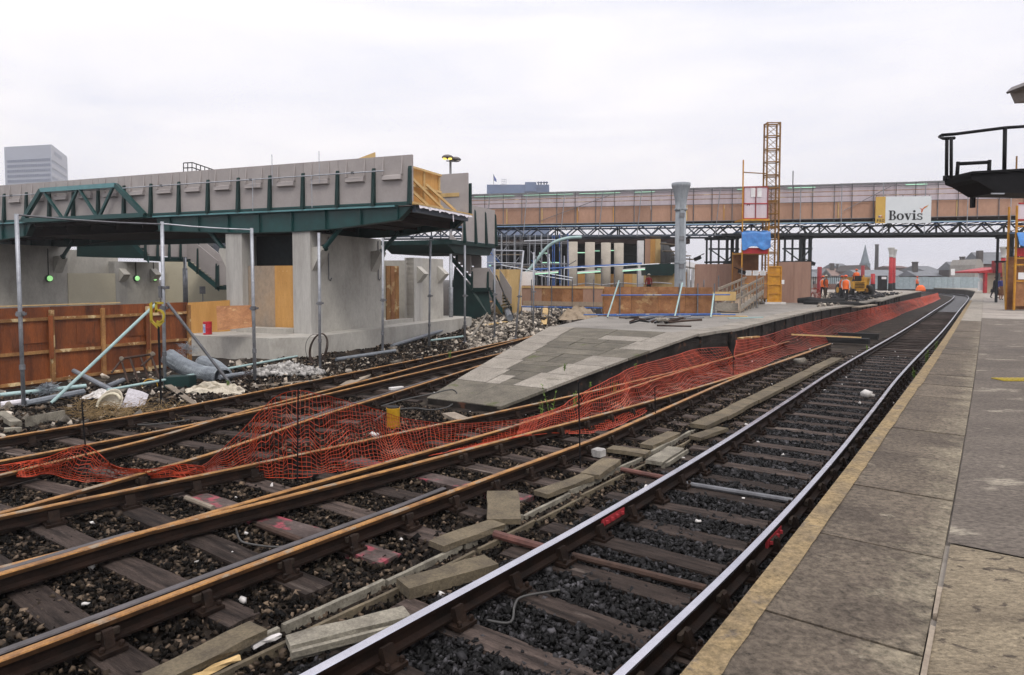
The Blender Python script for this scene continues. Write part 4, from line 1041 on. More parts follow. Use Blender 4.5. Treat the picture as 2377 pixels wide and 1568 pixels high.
while a < A1:
    mb = MB(); mb.tube([B(a, ztt(a) - .08, -3.0), B(a, ztt(a) - .08, .3)], .03, 5); mb.build('transom', M['dark_frame'], tb)
    if a > 13:
        mb = MB(); mb.tube([B(a, ztb(a) + .15, -3.0), B(a + .5, ztt(a) - .05, -.1)], .028, 5); mb.build('transom', M['dark_frame'], tb)
    a += 1.05
# strip lights under the roof edge
for x0, x1 in ((1098, 1190), (1215, 1330), (1345, 1440), (1700, 1770), (1470, 1520), (1810, 1880), (2060, 2120)):
    pa, pb = at(x0, 450, 47.5), at(x1, 450, 46.5); aa, ab = (pa - L0).dot(LD), (pb - L0).dot(LD)
    mb = MB(); mb.bar(B(aa, zt_(aa) - .12, .05), B(ab, zt_(ab) - .12, .05), .07, .05); mb.build('strip_light', M['tube_light'], tb)
# standards reaching above the roof
for x, y in ((1841, 397),):
    p = at(x, y, 45.2); mb = MB(); mb.tube([V((p.x, p.y, 8.2)), p], .035, 6); mb.build('standard', M['galv_dark'], tb)
# site board ---------------------------------------------------------------
def onB(x, y, n=.42):
    for _ in range(6):
        pass
    d = ray(x, y); c = V((0, 0, CAM_Z)); t = ((L0 + LN * n) - c).dot(LN) / d.dot(LN); return c + d * t
sa, sb = onB(2032.6, 457), onB(2161.7, 457); zs1 = (onB(2097, 456.5)).z; zs0 = (onB(2097, 518.5)).z
sb_ = thing('site_board', 'large site board lettered Bovis with a gold end panel hanging on the plywood bridge', 'sign', tuple((sa + sb) / 2))
Ls = (sb - sa).length; o_ = V((sa.x, sa.y, 0))
def SB(fx, fz, n=0.0): p = o_ + LD * (fx * Ls) + LN * n; return V((p.x, p.y, zs0 + (zs1 - zs0) * fz))
mb = MB(); mb.prism([SB(.18, 0), SB(1, 0), SB(1, 1), SB(.18, 1)], LN * .04); fix_normals(mb.build('white_panel', M['white_sign'], sb_))
mb = MB(); mb.prism([SB(0, 0), SB(.178, 0), SB(.178, 1), SB(0, 1)], LN * .045); fix_normals(mb.build('gold_panel', M['sign_gold'], sb_))
for q_ in (.02, .5, .98):
    mb = MB(); mb.tube([SB(q_, -.08, -.06), SB(q_, 1.05, -.06)], .025, 5); mb.build('hanger', M['galv_dark'], sb_)
HT = (zs1 - zs0) / Ls                                   # height / width
def letter(polys, name, m, n=.047):
    mb = MB()
    for pl in polys: mb.prism([SB(x, z / HT, n) for x, z in pl], LN * .006)
    return fix_normals(mb.build(name, m, sb_))
def ringseg(cx, cz, rx, rz, wx, wz, a0, a1, n=14):
    out = []
    for k in range(n):
        t0 = a0 + (a1 - a0) * k / n; t1 = a0 + (a1 - a0) * (k + 1) / n
        f = lambda t, ex, ez: (cx + (rx + ex) * math.cos(t), cz + (rz + ez) * math.sin(t))
        out.append([f(t0, -wx, -wz), f(t1, -wx, -wz), f(t1, 0, 0), f(t0, 0, 0)])
    return out
rect = lambda x0, z0, x1, z1: [(x0, z0), (x1, z0), (x1, z1), (x0, z1)]
b0 = .058; xh = .125; cap = .182
Bx = .238
letter([rect(Bx, b0, Bx + .09, b0 + .013), rect(Bx, b0 + cap - .013, Bx + .085, b0 + cap), rect(Bx + .018, b0, Bx + .056, b0 + cap), rect(Bx + .05, b0 + .088, Bx + .09, b0 + .101)]
       + ringseg(Bx + .082, b0 + .048, .052, .048, .036, .014, -math.pi / 2, math.pi / 2) + ringseg(Bx + .078, b0 + .139, .045, .043, .033, .014, -math.pi / 2, math.pi / 2), 'letter_b', M['ink'])
letter(ringseg(.448, b0 + .062, .066, .064, .037, .014, 0, 2 * math.pi, 22), 'letter_o', M['ink'])
vx = .520
letter([[(vx + .010, b0 + xh - .01), (vx + .052, b0 + xh - .01), (vx + .082, b0 + .04), (vx + .072, b0 - .003), (vx + .058, b0 - .003)], [(vx + .068, b0), (vx + .078, b0), (vx + .116, b0 + xh - .01), (vx + .100, b0 + xh - .01)], rect(vx, b0 + xh - .014, vx + .064, b0 + xh), rect(vx + .088, b0 + xh - .014, vx + .130, b0 + xh)], 'letter_v', M['ink'])
ix = .660
letter([rect(ix, b0, ix + .076, b0 + .013), rect(ix + .019, b0, ix + .057, b0 + xh), rect(ix, b0 + xh - .014, ix + .04, b0 + xh)] + ringseg(ix + .038, b0 + xh + .038, .023, .022, .0228, .0218, 0, 2 * math.pi, 10), 'letter_i', M['ink'])
sx = .795
letter(ringseg(sx, b0 + .092, .046, .034, .024, .015, math.pi * .10, math.pi * 1.5, 12) + ringseg(sx + .004, b0 + .034, .050, .036, .025, .016, -math.pi * .9, math.pi * .52, 12)
       + [rect(sx - .052, b0, sx - .040, b0 + .042), rect(sx + .036, b0 + .085, sx + .047, b0 + xh)], 'letter_s', M['ink'])
# bird emblem
letter([[(.815, .255), (.842, .235), (.850, .225), (.848, .265), (.834, .275)], [(.785, .285), (.80, .272), (.845, .250), (.835, .266)], [(.843, .255), (.870, .300), (.930, .330), (.905, .300), (.862, .255)], [(.818, .235), (.826, .185), (.846, .215), (.850, .240)]], 'bird_emblem', M['ink_orange'])
letter([[(.868, .268), (.885, .292), (.955, .345), (.925, .300)]], 'bird_wing', M['sign_gold'])
letter([rect(.055, .108, .122, .113)] + [[(.055, .113), (.088, .13), (.055, .147)]], 'flag_blue', M['ink_blue'], .052)
letter([[(.055, .149), (.122, .149), (.09, .132)]], 'flag_white', M['white_paint'], .052)
letter([[(.124, .147), (.124, .113), (.094, .13)]], 'flag_orange', M['ink_orange'], .052)
letter([rect(.030, .028, .039, .078)] + ringseg(.039, .063, .021, .015, .008, .008, -math.pi / 2, math.pi / 2, 6)
       + ringseg(.087, .066, .012, .012, .007, .007, 0, 2 * math.pi, 8) + ringseg(.086, .042, .017, .015, .007, .007, 0, 2 * math.pi, 8) + [[(.088, .04), (.096, .04), (.112, .028), (.103, .028)]]
       + ringseg(.139, .053, .024, .026, .009, .009, 0, 2 * math.pi, 10), 'lettering', M['ink'], .052)

# ------------------------------------------------------------------ trestles under the bridge
def trestle(x0, x1, Y, label, zb=ZP):
    pa, pb = at(x0, 600, Y), at(x1, 600, Y); o = thing('steel_trestle', label, 'trestle', ((pa.x + pb.x) / 2, Y, zb), 'trestles carrying the temporary bridge')
    zt = 5.12
    xs_ = [pa.x, pa.x + (pb.x - pa.x) * .30, pa.x + (pb.x - pa.x) * .62, pb.x]
    for dy in (-.4, .6):
        for i, x in enumerate(xs_):
            if dy > 0 and i in (1, 2): continue
            w = (.10, .09, .16, .20)[i]
            mb = MB(); mb.box((x, Y + dy, (zb + zt) / 2), (w, .14, zt - zb)); mb.build('leg', M['dark_frame'], o)
        for z in ((zt - .10, zt - .80, 3.45) if dy < 0 else (zt - .10, 3.45)):
            mb = MB(); mb.box(((pa.x + pb.x) / 2, Y + dy, z), (pb.x - pa.x + .3, .10, .11)); mb.build('cross_beam', M['dark_frame'], o)
    for z0, z1 in ((zt - .85, 3.5),):
        mb = MB(); mb.bar((xs_[0], Y - .38, z0), (xs_[2], Y - .38, z1), .07, .07); mb.build('brace', M['dark_frame'], o)
        mb = MB(); mb.bar((xs_[3], Y - .38, z0), (xs_[2], Y - .38, z1), .07, .07); mb.build('brace', M['dark_frame'], o)
    mb = MB(); mb.box(((xs_[2] + xs_[3]) / 2, Y + .1, 2.9), (xs_[3] - xs_[2], .7, 1.3)); mb.build('side_plate', M['dark_frame'], o)
    return o
trestle(1646, 1706, 46.8, 'dark steel trestle tower below the bridge left of the yellow hoist')
trestle(1816, 1874, 46.4, 'dark steel trestle tower below the bridge right of the yellow hoist')
trestle(2330, 2362, 45.2, 'dark steel trestle below the bridge end on the right platform')
def floodlight(x, y, Y, label, sgn=1):
    p = at(x, y, Y); o = thing('floodlight', label, 'floodlight', tuple(p))
    mb = MB(); mb.box(p, (.42, .3, .2), (V((.94, 0, -.34 * sgn)), V((0, 1, 0)), V((.34 * sgn, 0, .94)))); mb.build('housing', M['black_steel'], o)
    mb = MB(); mb.box(p - V((0, 0, .115)), (.36, .24, .04), (V((.94, 0, -.34 * sgn)), V((0, 1, 0)), V((.34 * sgn, 0, .94)))); mb.build('glass', M['lamp_glass'], o)
    mb = MB(); mb.tube([p + UP * .1, p + V((-.45 * sgn, .1, .3))], .03, 5); mb.build('arm', M['black_steel'], o); return o
floodlight(1981 * .9508 + 0, 611, 45.8, 'dark floodlight on the right side of the right trestle tower')
floodlight(1703 * .9508, 600, 44.5, 'dark floodlight on a bent arm left of the left trestle tower', -1)
floodlight(1722, 632, 42.5, 'dark floodlight clipped to the scaffold beside the hoist cage')

# ------------------------------------------------------------------ yellow goods hoist
HY = 44.0
def hx(x): return at(x, 600, HY).x
def hz(y): return at(1787, y, HY).z
ho = thing('goods_hoist', 'tall yellow lattice mast goods hoist with caged gate standing on the middle platform', 'hoist', (hx(1787), HY, ZP))
x0, x1 = hx(1773), hx(1802); zT = hz(286)
for x in (x0, x1):
    for dy in (-.28, .28):
        mb = MB(); mb.box((x, HY + dy, (ZP + zT) / 2), (.085, .085, zT - ZP)); mb.build('mast_leg', M['yellow_dark'], ho)
z = zT - .04; k = 0; zs_ = []
while z > ZP + .1: zs_.append(z); z -= .81
for k, z in enumerate(zs_):
    for dy in (-.28, .28):
        mb = MB(); mb.box(((x0 + x1) / 2, HY + dy, z), (x1 - x0, .06, .06))
        if k % 2 == 0: mb.box(((x0 + x1) / 2, HY + dy, z - .10), (x1 - x0, .05, .05))
        mb.build('mast_rung', M['yellow_dark'], ho)
        if k + 1 < len(zs_):
            mb = MB(); mb.bar((x0, HY + dy, z - .1), (x1, HY + dy, zs_[k + 1] + .05), .022, .022); mb.bar((x1, HY + dy + .012, z - .1), (x0, HY + dy + .012, zs_[k + 1] + .05), .022, .022); mb.build('mast_brace', M['yellow_dark'], ho)
    for x in (x0, x1):
        mb = MB(); mb.box((x, HY, z), (.05, .56, .05)); mb.build('mast_rung', M['yellow_dark'], ho)
xa, xb = hx(1710), hx(1770)
for x, zt in ((xa, hz(378)), (xb, hz(520))):
    for dy in (-1.0, .8):
        if dy > 0: zt = hz(585)
        mb = MB(); mb.box((x, HY + dy, (ZP + zt) / 2), (.07, .07, zt - ZP)); mb.build('guide_post', M['yellow'], ho)
mb = MB(); mb.tube([(xa, HY - 1.0, hz(406)), (x0, HY - .4, hz(406))], .035, 6); mb.build('tie_tube', M['yellow_dark'], ho)
# landing gate high up on the bridge
mb = MB(); zc0, zc1 = hz(512), hz(438)
mb.box(((xa + xb) / 2, HY - .9, (zc0 + zc1) / 2), (xb - xa - .1, .05, zc1 - zc0)); gt = mb.build('landing_gate', M['polythene'], ho)
for zz in (zc0 + .03, zc1 - .03, (zc0 + zc1) / 2 - .05):
    mb = MB(); mb.box(((xa + xb) / 2, HY - .94, zz), (xb - xa - .1, .05, .06)); mb.build('gate_bar', M['red'], gt)
for xx in (xa + .08, (xa + xb) / 2, xb - .08):
    mb = MB(); mb.box((xx, HY - .955, (zc0 + zc1) / 2), (.05, .05, zc1 - zc0)); mb.build('gate_bar', M['red_dark'], gt)
xw = xa + (xb - xa) * .50
for dx in (-.17, .22):
    mb = MB(); mb.box((xw + dx, HY - .95, hz(452)), (.28, .04, .55)); mb.build('gate_window', M['white_paint'], gt)
mb = MB()                                                            # painted H
xh_ = xa + .38; zh = hz(479)
for dx in (-.08, .08): mb.box((xh_ + dx, HY - .93, zh), (.03, .02, .17))
mb.box((xh_, HY - .93, zh), (.16, .02, .03)); mb.build('letter_h', M['red_dark'], gt)
mb = MB(); mb.box(((xa + xb) / 2, HY - .3, hz(514)), (xb - xa, 1.6, .12)); mb.build('landing_sill', M['yellow'], ho)
# caged car at platform level
zc0, zc1 = ZP + .35, hz(590)
mb = MB(); mb.box(((xa + xb) / 2, HY + .72, (zc0 + zc1) / 2), (xb - xa, .05, zc1 - zc0)); mb.build('car_back', M['ply_brown'], ho)
mb = MB(); mb.box(((xa + xb) / 2, HY - .1, zc0), (xb - xa, 1.7, .12)); mb.build('car_floor', M['yellow_dark'], ho)
mb = MB(); mb.box(((xa + xb) / 2, HY - .1, zc1), (xb - xa + .1, 1.75, .10)); mb.build('car_roof', M['yellow'], ho)
mb = MB(); mb.box(((xa + xb) / 2, HY - 1.0, hz(584)), (xb - xa, .06, .36)); mb.build('header', M['red'], ho)
for f in (.33, .58):
    mb = MB(); mb.box(((xa + xb) / 2, HY - 1.0, zc0 + (zc1 - zc0) * f), (xb - xa, .06, .06)); mb.build('car_rail', M['yellow'], ho)
mb = MB(); mb.box(((xa + xb) / 2, HY - .98, zc0 + (zc1 - zc0) * .28), (xb - xa - .1, .04, (zc1 - zc0) * .55)); mb.build('car_gate', M['ply_brown'], ho)
for k in range(3):
    mb = MB(); mb.box((xa + .42 + .44 * k, HY - 1.03, hz(634.5)), (.36, .015, .30)); nt = mb.build('notice', M['white_paint'], ho)
    mb = MB()
    for r_ in range(4): mb.box((xa + .42 + .44 * k, HY - 1.04, hz(634.5) + .10 - .06 * r_), (.26, .006, .014))
    mb.build('print_lines', M['galv_dark'], nt)
# mesh gate tower in front of the mast
g0, g1 = hx(1771), hx(1800.5); zg = hz(620)
for x in (g0, g1):
    mb = MB(); mb.box((x, HY - .95, (ZP + zg) / 2 + .05), (.08, .08, zg - ZP - .1)); mb.build('gate_post', M['yellow'], ho)
for f in (0.03, .25, .5, .75, 1.0):
    mb = MB(); mb.box(((g0 + g1) / 2, HY - .95, ZP + .1 + (zg - ZP - .1) * f), (g1 - g0, .06, .08)); mb.build('gate_rail', M['yellow'], ho)
mb = MB(); mb.box(((g0 + g1) / 2, HY - .92, (ZP + zg) / 2 + .06), (g1 - g0 - .08, .02, zg - ZP - .2)); mb.build('gate_mesh', M['yellow'], ho)
mb = MB(); mb.box(((g0 + g1) / 2, HY - .2, ZP + .06), (1.3, 1.9, .12)); mb.build('base_frame', M['pale_bits'], ho)
mb = MB(); mb.box((g1 + .09, HY - .99, hz(655)), (.16, .10, .26)); mb.build('switch_box', M['white_paint'], ho)
# blue tarpaulin over the hoist car
mb = MB(); n = 12; rows = []
for i in range(n + 1):
    r = []
    for j in range(8):
        f = i / n; v = j / 7
        x = xa - .06 + (xb - xa + .14) * f; z_ = hz(541) - v * 1.0 - .10 * math.sin(f * 9 + 1) * (.3 + v) + .06 * noise.noise(V((f * 6, v * 4, 1)))
        y = HY - 1.08 - .10 * v + .09 * noise.noise(V((f * 7, v * 3, 9)))
        r.append(V((x, y, z_)))
    rows.append([V((r[0].x, HY + .7, r[0].z + .05)), V((r[0].x, HY - .2, r[0].z + .12))] + r)
mb.strip(rows); mb.strip([[p + V((.0, .03, -.01)) for p in r] for r in rows][::-1])
solo(mb, 'tarpaulin', M['tar_blue'], 'crumpled blue tarpaulin draped over the cage of the yellow hoist', 'tarpaulin', smooth=True)

# ------------------------------------------------------------------ plywood hoardings on the middle platform
def hoarding(label, px, Y0, Y1, zb, zt, m, name='plywood_hoarding', wob=.02, grp=None, cap=None):
    pa, pb = at(px[0], 700, Y0), at(px[1], 700, Y1); pa.z = pb.z = 0
    L = (pb - pa).length; d = (pb - pa) / L; nn = V((d.y, -d.x, 0))
    o = thing(name, label, 'hoarding', ((pa.x + pb.x) / 2, (pa.y + pb.y) / 2, zb), grp)
    n = max(1, round(L / 1.22))
    for k in range(n):
        a = pa + d * (L * k / n + .004); b = pa + d * (L * (k + 1) / n - .004); dz = random.uniform(-wob, wob)
        mb = MB(); mb.prism([V((a.x, a.y, zb)), V((b.x, b.y, zb)), V((b.x, b.y, zt + dz)), V((a.x, a.y, zt + dz))], nn * (.018 + .01 * (k % 2)))
        fix_normals(mb.build('plywood_panel', m if not isinstance(m, list) else random.choice(m), o))
    for k in range(n + 1):
        a = pa + d * (L * k / n) - nn * .06; mb = MB(); mb.box((a.x, a.y, (zb + zt) / 2 - .03), (.08, .08, zt - zb - .08), (d, nn, UP)); mb.build('post', M['batten'], o)
    return o, pa, d, nn, L
random.seed(5)
hoarding('tall mauve plywood hoarding left of the yellow hoist on the middle platform', (1613, 1712), 46.5, 45.6, ZP, 3.30, M['ply_mauve'])
o, pa, d, nn, L = hoarding('tall mauve plywood hoarding right of the yellow hoist behind the black roll', (1803, 1881), 45.6, 45.2, ZP, 3.42, M['ply_mauve'])
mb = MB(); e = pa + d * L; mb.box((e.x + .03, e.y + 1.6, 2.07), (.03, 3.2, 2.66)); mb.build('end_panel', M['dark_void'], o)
ob, pa, d, nn, L = hoarding('low brown plywood fence with blue scaffold tubes at the edge of the ramp', (1402, 1652), 29.2, 29.6, ZP + .02, 2.0, [M['ply_brown'], M['ply_brown'], M['ply_grey'], M['ply_brown']])
for z, e0, e1, nm in ((1.66, -.15, .75, 'M'), (.84, -.9, .35, 'M'), (.80, .2, 1.0, 'M')):
    mb = MB(); mb.tube([pa + d * e0 + nn * .14 + UP * z, pa + d * (L + e1) + nn * .14 + UP * (z + .01)], .03, 6); mb.build('tube', M['tube_blue'], ob)
for x in (1437, 1578, 1622, 1662):
    p = at(x, 700, 29.3); q = pa + d * ((p - pa).dot(d)) + nn * .11; mb = MB(); mb.tube([V((q.x, q.y, ZP)), V((q.x, q.y, 2.15))], .028, 6); mb.build('upright', M['galv_dark'], ob)
for xt, yt, xb_, yb in ((1437, 652, 1410, 728), (1584, 657, 1566, 729), (1657, 683, 1650, 729)):
    a = at(xt, yt, 29.15); b = at(xb_, yb, 28.2); b.z = ZP + .03; mb = MB(); mb.tube([a, b], .034, 6); mb.build('raking_tube', M['tube_teal'], ob)
# ply upstand nearer the ramp foot of the hoist
# low site hoarding standing on blue tubes beyond the rubble
oa, pa, d, nn, L = hoarding('low plywood hoarding raised on blue tubes behind the rubble left of the ramp', (1212, 1404), 36.6, 34.5, .92, 1.98, [M['ply_brown'], M['ply_pink'], M['ply_brown']], wob=.01)
mb = MB(); mb.bar(pa + UP * 1.90 + nn * .03, pa + d * L + UP * 1.9 + nn * .03, .05, .10); mb.build('top_rail', M['timber_yellow'], oa)
mb = MB(); mb.tube([pa + UP * .86 + nn * .05, pa + d * L + UP * .88 + nn * .05], .04, 6); mb.build('tube', M['tube_blue'], oa)
mb = MB(); mb.box(pa + d * (L * .5) + UP * 1.06 + nn * .06, (L * .96, .03, .22), (d, nn, UP)); mb.build('kick_board', M['ply_grey'], oa)
for k in range(9):
    q = pa + d * (L * k / 8) + nn * .05; mb = MB(); mb.tube([q + UP * .1, q + UP * (2.3 if k % 2 else .9)], .03, 6); mb.build('upright', M['galv_dark'], oa)
# tall new plywood box
yb = thing('plywood_box', 'tall box of new yellow plywood with battens beside the dark staircase foot', 'plywood box', tuple(at(1178, 720, 38)))
pa, pb = at(1146, 700, 38), at(1209, 700, 37.6); 
for k in range(2):
    a = pa.lerp(pb, k / 2); b = pa.lerp(pb, (k + 1) / 2); mb = MB(); mb.prism([V((a.x + .005, a.y, .2)), V((b.x - .005, b.y, .2)), V((b.x - .005, b.y, 2.85)), V((a.x + .005, a.y, 2.85))], V((0, .02, 0))); fix_normals(mb.build('plywood_panel', M['ply_pale'], yb))
mb = MB(); mb.prism([V((pb.x, pb.y, .2)), V((pb.x, pb.y + 2, .2)), V((pb.x, pb.y + 2, 2.85)), V((pb.x, pb.y, 2.85))], V((.02, 0, 0))); fix_normals(mb.build('plywood_panel', M['ply_orange'], yb))
for f in (.02, .5, .98):
    a = pa.lerp(pb, f); mb = MB(); mb.box((a.x, a.y - .03, 1.5), (.09, .05, 2.7)); mb.build('batten', M['timber_yellow'], yb)
for z in (1.75, 2.8):
    mb = MB(); mb.box(((pa.x + pb.x) / 2, pa.y - .055, z), (pb.x - pa.x, .04, .08)); mb.build('batten', M['timber_yellow'], yb)
mb = MB(); a, b = at(1209, 640, 39.5), at(1238, 700, 39.5); mb.prism([V((a.x, a.y, .3)), V((b.x, a.y, .3)), V((b.x, a.y, 2.75)), V((a.x, a.y, 2.75))], V((0, .04, 0)))
solo(mb, 'white_board', M['white_paint'], 'plain white board standing just right of the yellow plywood box', 'board')
# timber ramp with handrails up to the hoist
wr = thing('timber_ramp', 'timber access ramp with white-grey handrails leading up to the yellow hoist', 'ramp', tuple(P(1720, 720, ZP)))
ra, rb = P(1692, 727, ZP), V((at(1752, 700, 43).x, 43.0, ZP))
ra.z = ZP + .06; rb.z = ZP + .62
rd = (rb - ra); rl = V((rd.x, rd.y, 0)).normalized(); rn = V((rl.y, -rl.x, 0))
npk = 14
for k in range(npk):
    p = ra + rd * ((k + .5) / npk); mb = MB(); mb.box(p, (rd.length / npk * .94, 1.0, .05), (rd.normalized(), rn, rd.normalized().cross(rn) * -1)); mb.build('plank', M['ply_grey'], wr)
for sd_ in (-.5, .5):
    for h in (.18, .62, 1.05):
        mb = MB(); mb.bar(ra + rn * sd_ + UP * h, rb + rn * sd_ + UP * h, .05, .12 if h > .3 else .22); mb.build('handrail', M['timber'] if h > .3 else M['pave_pale'], wr)
    for k in range(9):
        p = ra + rd * (k / 8) + rn * sd_; mb = MB(); mb.box(p + UP * .35 - UP * (.0), (.06, .06, 1.5 if k > 3 else 1.35), (rl, rn, UP)); mb.build('baluster', M['timber'], wr)
mb = MB(); p = ra + V((-.2, .1, .72)); mb.box(p, (1.1, .04, .42)); mb.build('end_board', M['ply_pale'], wr)
mb = MB(); p = ra + V((-.2, .1, .22)); mb.box(p, (1.3, .04, .34)); mb.build('end_board', M['pave_pale'], wr)
for x, yt in ((1634, 650), (1668, 640), (1722, 622), (1704, 665), (1757, 640)):
    a = P(x, 728 - (x - 1634) * .10, ZP); b = at(x, yt, a.y); o = thing('scaffold_upright', {1634: 'thin scaffold upright left of the timber ramp foot', 1668: 'blue banded scaffold upright at the foot of the timber ramp', 1722: 'scaffold upright beside the upper handrails of the timber ramp', 1704: 'short scaffold upright at the middle of the timber ramp', 1757: 'scaffold upright in front of the hoist cage notices'}[x], 'scaffold tube', tuple(a), 'scaffold uprights round the timber ramp')
    mb = MB(); mb.tube([a, b], .026, 6); mb.build('tube', M['galv_dark'], o); mb = MB(); mb.box(a + UP * .02, (.15, .15, .02)); mb.build('base_plate', M['galv_dark'], o)
# white cast-iron column and its red sisters
def column(label, x, Y, yt, yb, cap_m, shaft_m, low_m=None, capital=True, grp_r=False, grp='iron columns of the old platform canopy', zb=ZP):
    p = at(x, 700, Y); p.z = zb; zt = at(x, yt, Y).z; H_ = zt - zb; r = .24 if grp_r else .225
    o = thing('iron_column', label, 'column', tuple(p), grp)
    zc = zt - 1.15 if capital else zt
    mb = MB(); mb.lathe(p, [(r * 1.25, 0), (r * 1.25, .12), (r * 1.06, .2), (r, zc * .5 - zb * .5), (r * .96, zc - zb)], 16); mb.build('shaft', shaft_m, o, True)
    if low_m:
        mb = MB(); mb.lathe(p, [(r * 1.3, 0), (r * 1.3, .14), (r * 1.12, .2), (r * 1.10, .95), (r * .9, .97)], 16); mb.build('base', low_m, o, True)
    if capital:
        mb = MB(); mb.lathe((p.x, p.y, zc), [(r * 1.12, -.05), (r * 1.15, .03), (r * .98, .06), (r * 1.05, .35), (r * 1.35, .75), (r * 1.62, .97), (r * 1.70, 1.0), (r * 1.70, 1.13), (r * 1.55, 1.15)], 16); mb.build('capital', cap_m, o, True)
        mb = MB(); mb.lathe((p.x, p.y, zb + H_ * .40), [(r * 1.08, -.04), (r * 1.12, 0), (r * 1.08, .04)], 16); mb.build('band', shaft_m, o)
    return o
wc = column('white iron column with flared capital standing alone behind the low plywood fence', 1578, 30.2, 425, 737, M['column_white'], M['column_white'], grp_r=True)
mb = MB(); p = at(1578, 700, 30.2); mb.box((p.x, p.y - .235, 4.4), (.16, .05, 4.2)); mb.build('downpipe', M['column_white'], wc)
for z in (2.9, 4.1, 5.1):
    mb = MB(); mb.box((p.x, p.y - .25, z), (.20, .06, .20)); mb.build('bracket', M['galv_dark'], wc)
column('tall red iron column with pale capital on a black base on the middle platform', 2066, 86, 575, 676, M['stone_pale'], M['red'], M['black_steel'])
column('tall red iron column with pale capital half hidden behind the nearer one', 2073, 95, 579, 674, M['stone_pale'], M['red'], M['black_steel'])
column('cut off red column stub with black base right of the yellow dumper', 2025, 75, 636, 680, None, M['red'], M['black_steel'], False)
column('thin red column stub beside the mauve hoarding and the orange mesh', 1901, 72, 620, 680, None, M['red_dark'], None, False)
column('red column stub rising behind the dumper driver', 2001, 88, 617, 680, None, M['red_dark'], None, False)
column('red iron column with pale capital above the red shelter on the right platform', 2326, 74, 573, 680, M['stone_pale'], M['red'], None)

# ------------------------------------------------------------------ concourse building under the bridge
cb = thing('concourse_building', 'dark concourse building with round concrete columns seen under the temporary bridge', 'building', tuple(at(1380, 700, 66)))
a, b = at(1150, 700, 70), at(1560, 700, 70)
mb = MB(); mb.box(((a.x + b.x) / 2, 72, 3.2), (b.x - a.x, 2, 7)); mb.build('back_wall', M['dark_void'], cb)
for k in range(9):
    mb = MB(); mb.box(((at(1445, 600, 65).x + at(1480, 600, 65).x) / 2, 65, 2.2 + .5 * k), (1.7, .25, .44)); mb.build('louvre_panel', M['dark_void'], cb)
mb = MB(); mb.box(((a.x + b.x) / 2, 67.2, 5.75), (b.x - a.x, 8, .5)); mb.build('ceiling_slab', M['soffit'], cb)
for x in (1329, 1369, 1406, 1436):
    p = at(x, 660, 60 + (x - 1329) * .02); mb = MB(); mb.lathe((p.x, p.y, 0), [(.43, 0), (.43, 5.5)], 20); mb.build('round_column', M['beige_col'], cb, True)
p = at(1486, 660, 60); mb = MB(); mb.box((p.x, p.y, 2.8), (.5, .5, 5.6)); mb.build('square_column', M['white_paint'], cb)
for x0, x1, y, Y in ((1252, 1272, 588, 63), (1335, 1365, 587, 62), (1372, 1392, 583, 64), (1415, 1432, 582, 63), (1135, 1180, 617, 55), (1256, 1300, 610, 63), (1335, 1370, 620, 66), (1386, 1410, 625, 66)):
    pa, pb = at(x0, y, Y), at(x1, y, Y); mb = MB(); mb.bar(pa, pb, .12, .08); mb.build('strip_light', M['tube_light'], cb)
def strip(x0, x1, y, Y, label):
    pa, pb = at(x0, y, Y), at(x1, y - 4, Y); o = thing('strip_light', label, 'light', tuple((pa + pb) / 2), 'long lit strip lights hung from the blue tube')
    mb = MB(); mb.bar(pa, pb, .12, .07); mb.build('casing', M['white_paint'], o); mb = MB(); mb.bar(pa - UP * .07, pb - UP * .07, .09, .06); mb.build('lit_tube', M['tube_light'], o)
    for f in (.2, .8):
        q = pa.lerp(pb, f); mb = MB(); mb.tube([q, q + UP * .3], .012, 4); mb.build('hanger', M['galv_dark'], o)
strip(1242, 1296, 634, 40, 'long lit green-white strip light, leftmost of the row below the blue tube')
strip(1340, 1394, 632, 40, 'long lit green-white strip light in the middle of the row between round columns')
strip(1445, 1497, 627, 40, 'long lit green-white strip light at the right end of the row near the white column')
# blue tube carrying the lights
bt = thing('tube_gantry', 'long blue scaffold tube on uprights carrying strip lights in front of the round columns', 'scaffold', tuple(at(1360, 700, 40)))
mb = MB(); mb.tube([at(1238, 626, 40), at(1490, 612, 40)], .055, 6); mb.build('tube', M['tube_blue'], bt)
mb = MB(); mb.tube([at(1310, 624, 39.9), at(1530, 613, 39.9)], .035, 6); mb.build('tube', M['galv'], bt)
for x in (1246, 1266, 1290, 1340, 1360, 1397, 1426, 1447, 1480):
    mb = MB(); p = at(x, 612 + (x % 7) * 2 - (18 if x in (1246, 1397) else 0), 40); mb.tube([V((p.x, p.y, .4)), p], .03, 6); mb.build('upright', M['galv_dark'], bt)
# dense scaffold to the left of the columns
sc_ = thing('birdcage_scaffold', 'dense grey and blue tube scaffolding below the temporary bridge left of the round columns', 'scaffold', tuple(at(1230, 700, 46)))
random.seed(77)
for i in range(12):
    for j in range(3):
        Y = 44 + 2.2 * j; p = at(1148 + 15.5 * i + random.uniform(-3, 3), 600, Y); mb = MB(); mb.tube([V((p.x, p.y, .3)), V((p.x + random.uniform(-.08, .08), p.y, 5.2))], .03, 5); mb.build('standard', M['galv_dark'] if random.random() < .6 else (M['tube_blue'] if i > 6 and random.random() < .5 else M['galv']), sc_)
for z in (1.6, 3.2, 4.6):
    for j in range(3):
        Y = 44 + 2.2 * j; mb = MB(); mb.tube([at(1140, 600, Y).xy.to_3d() + UP * z, at(1320, 600, Y).xy.to_3d() + UP * (z + .1)], .03, 5); mb.build('ledger', M['galv_dark'], sc_)
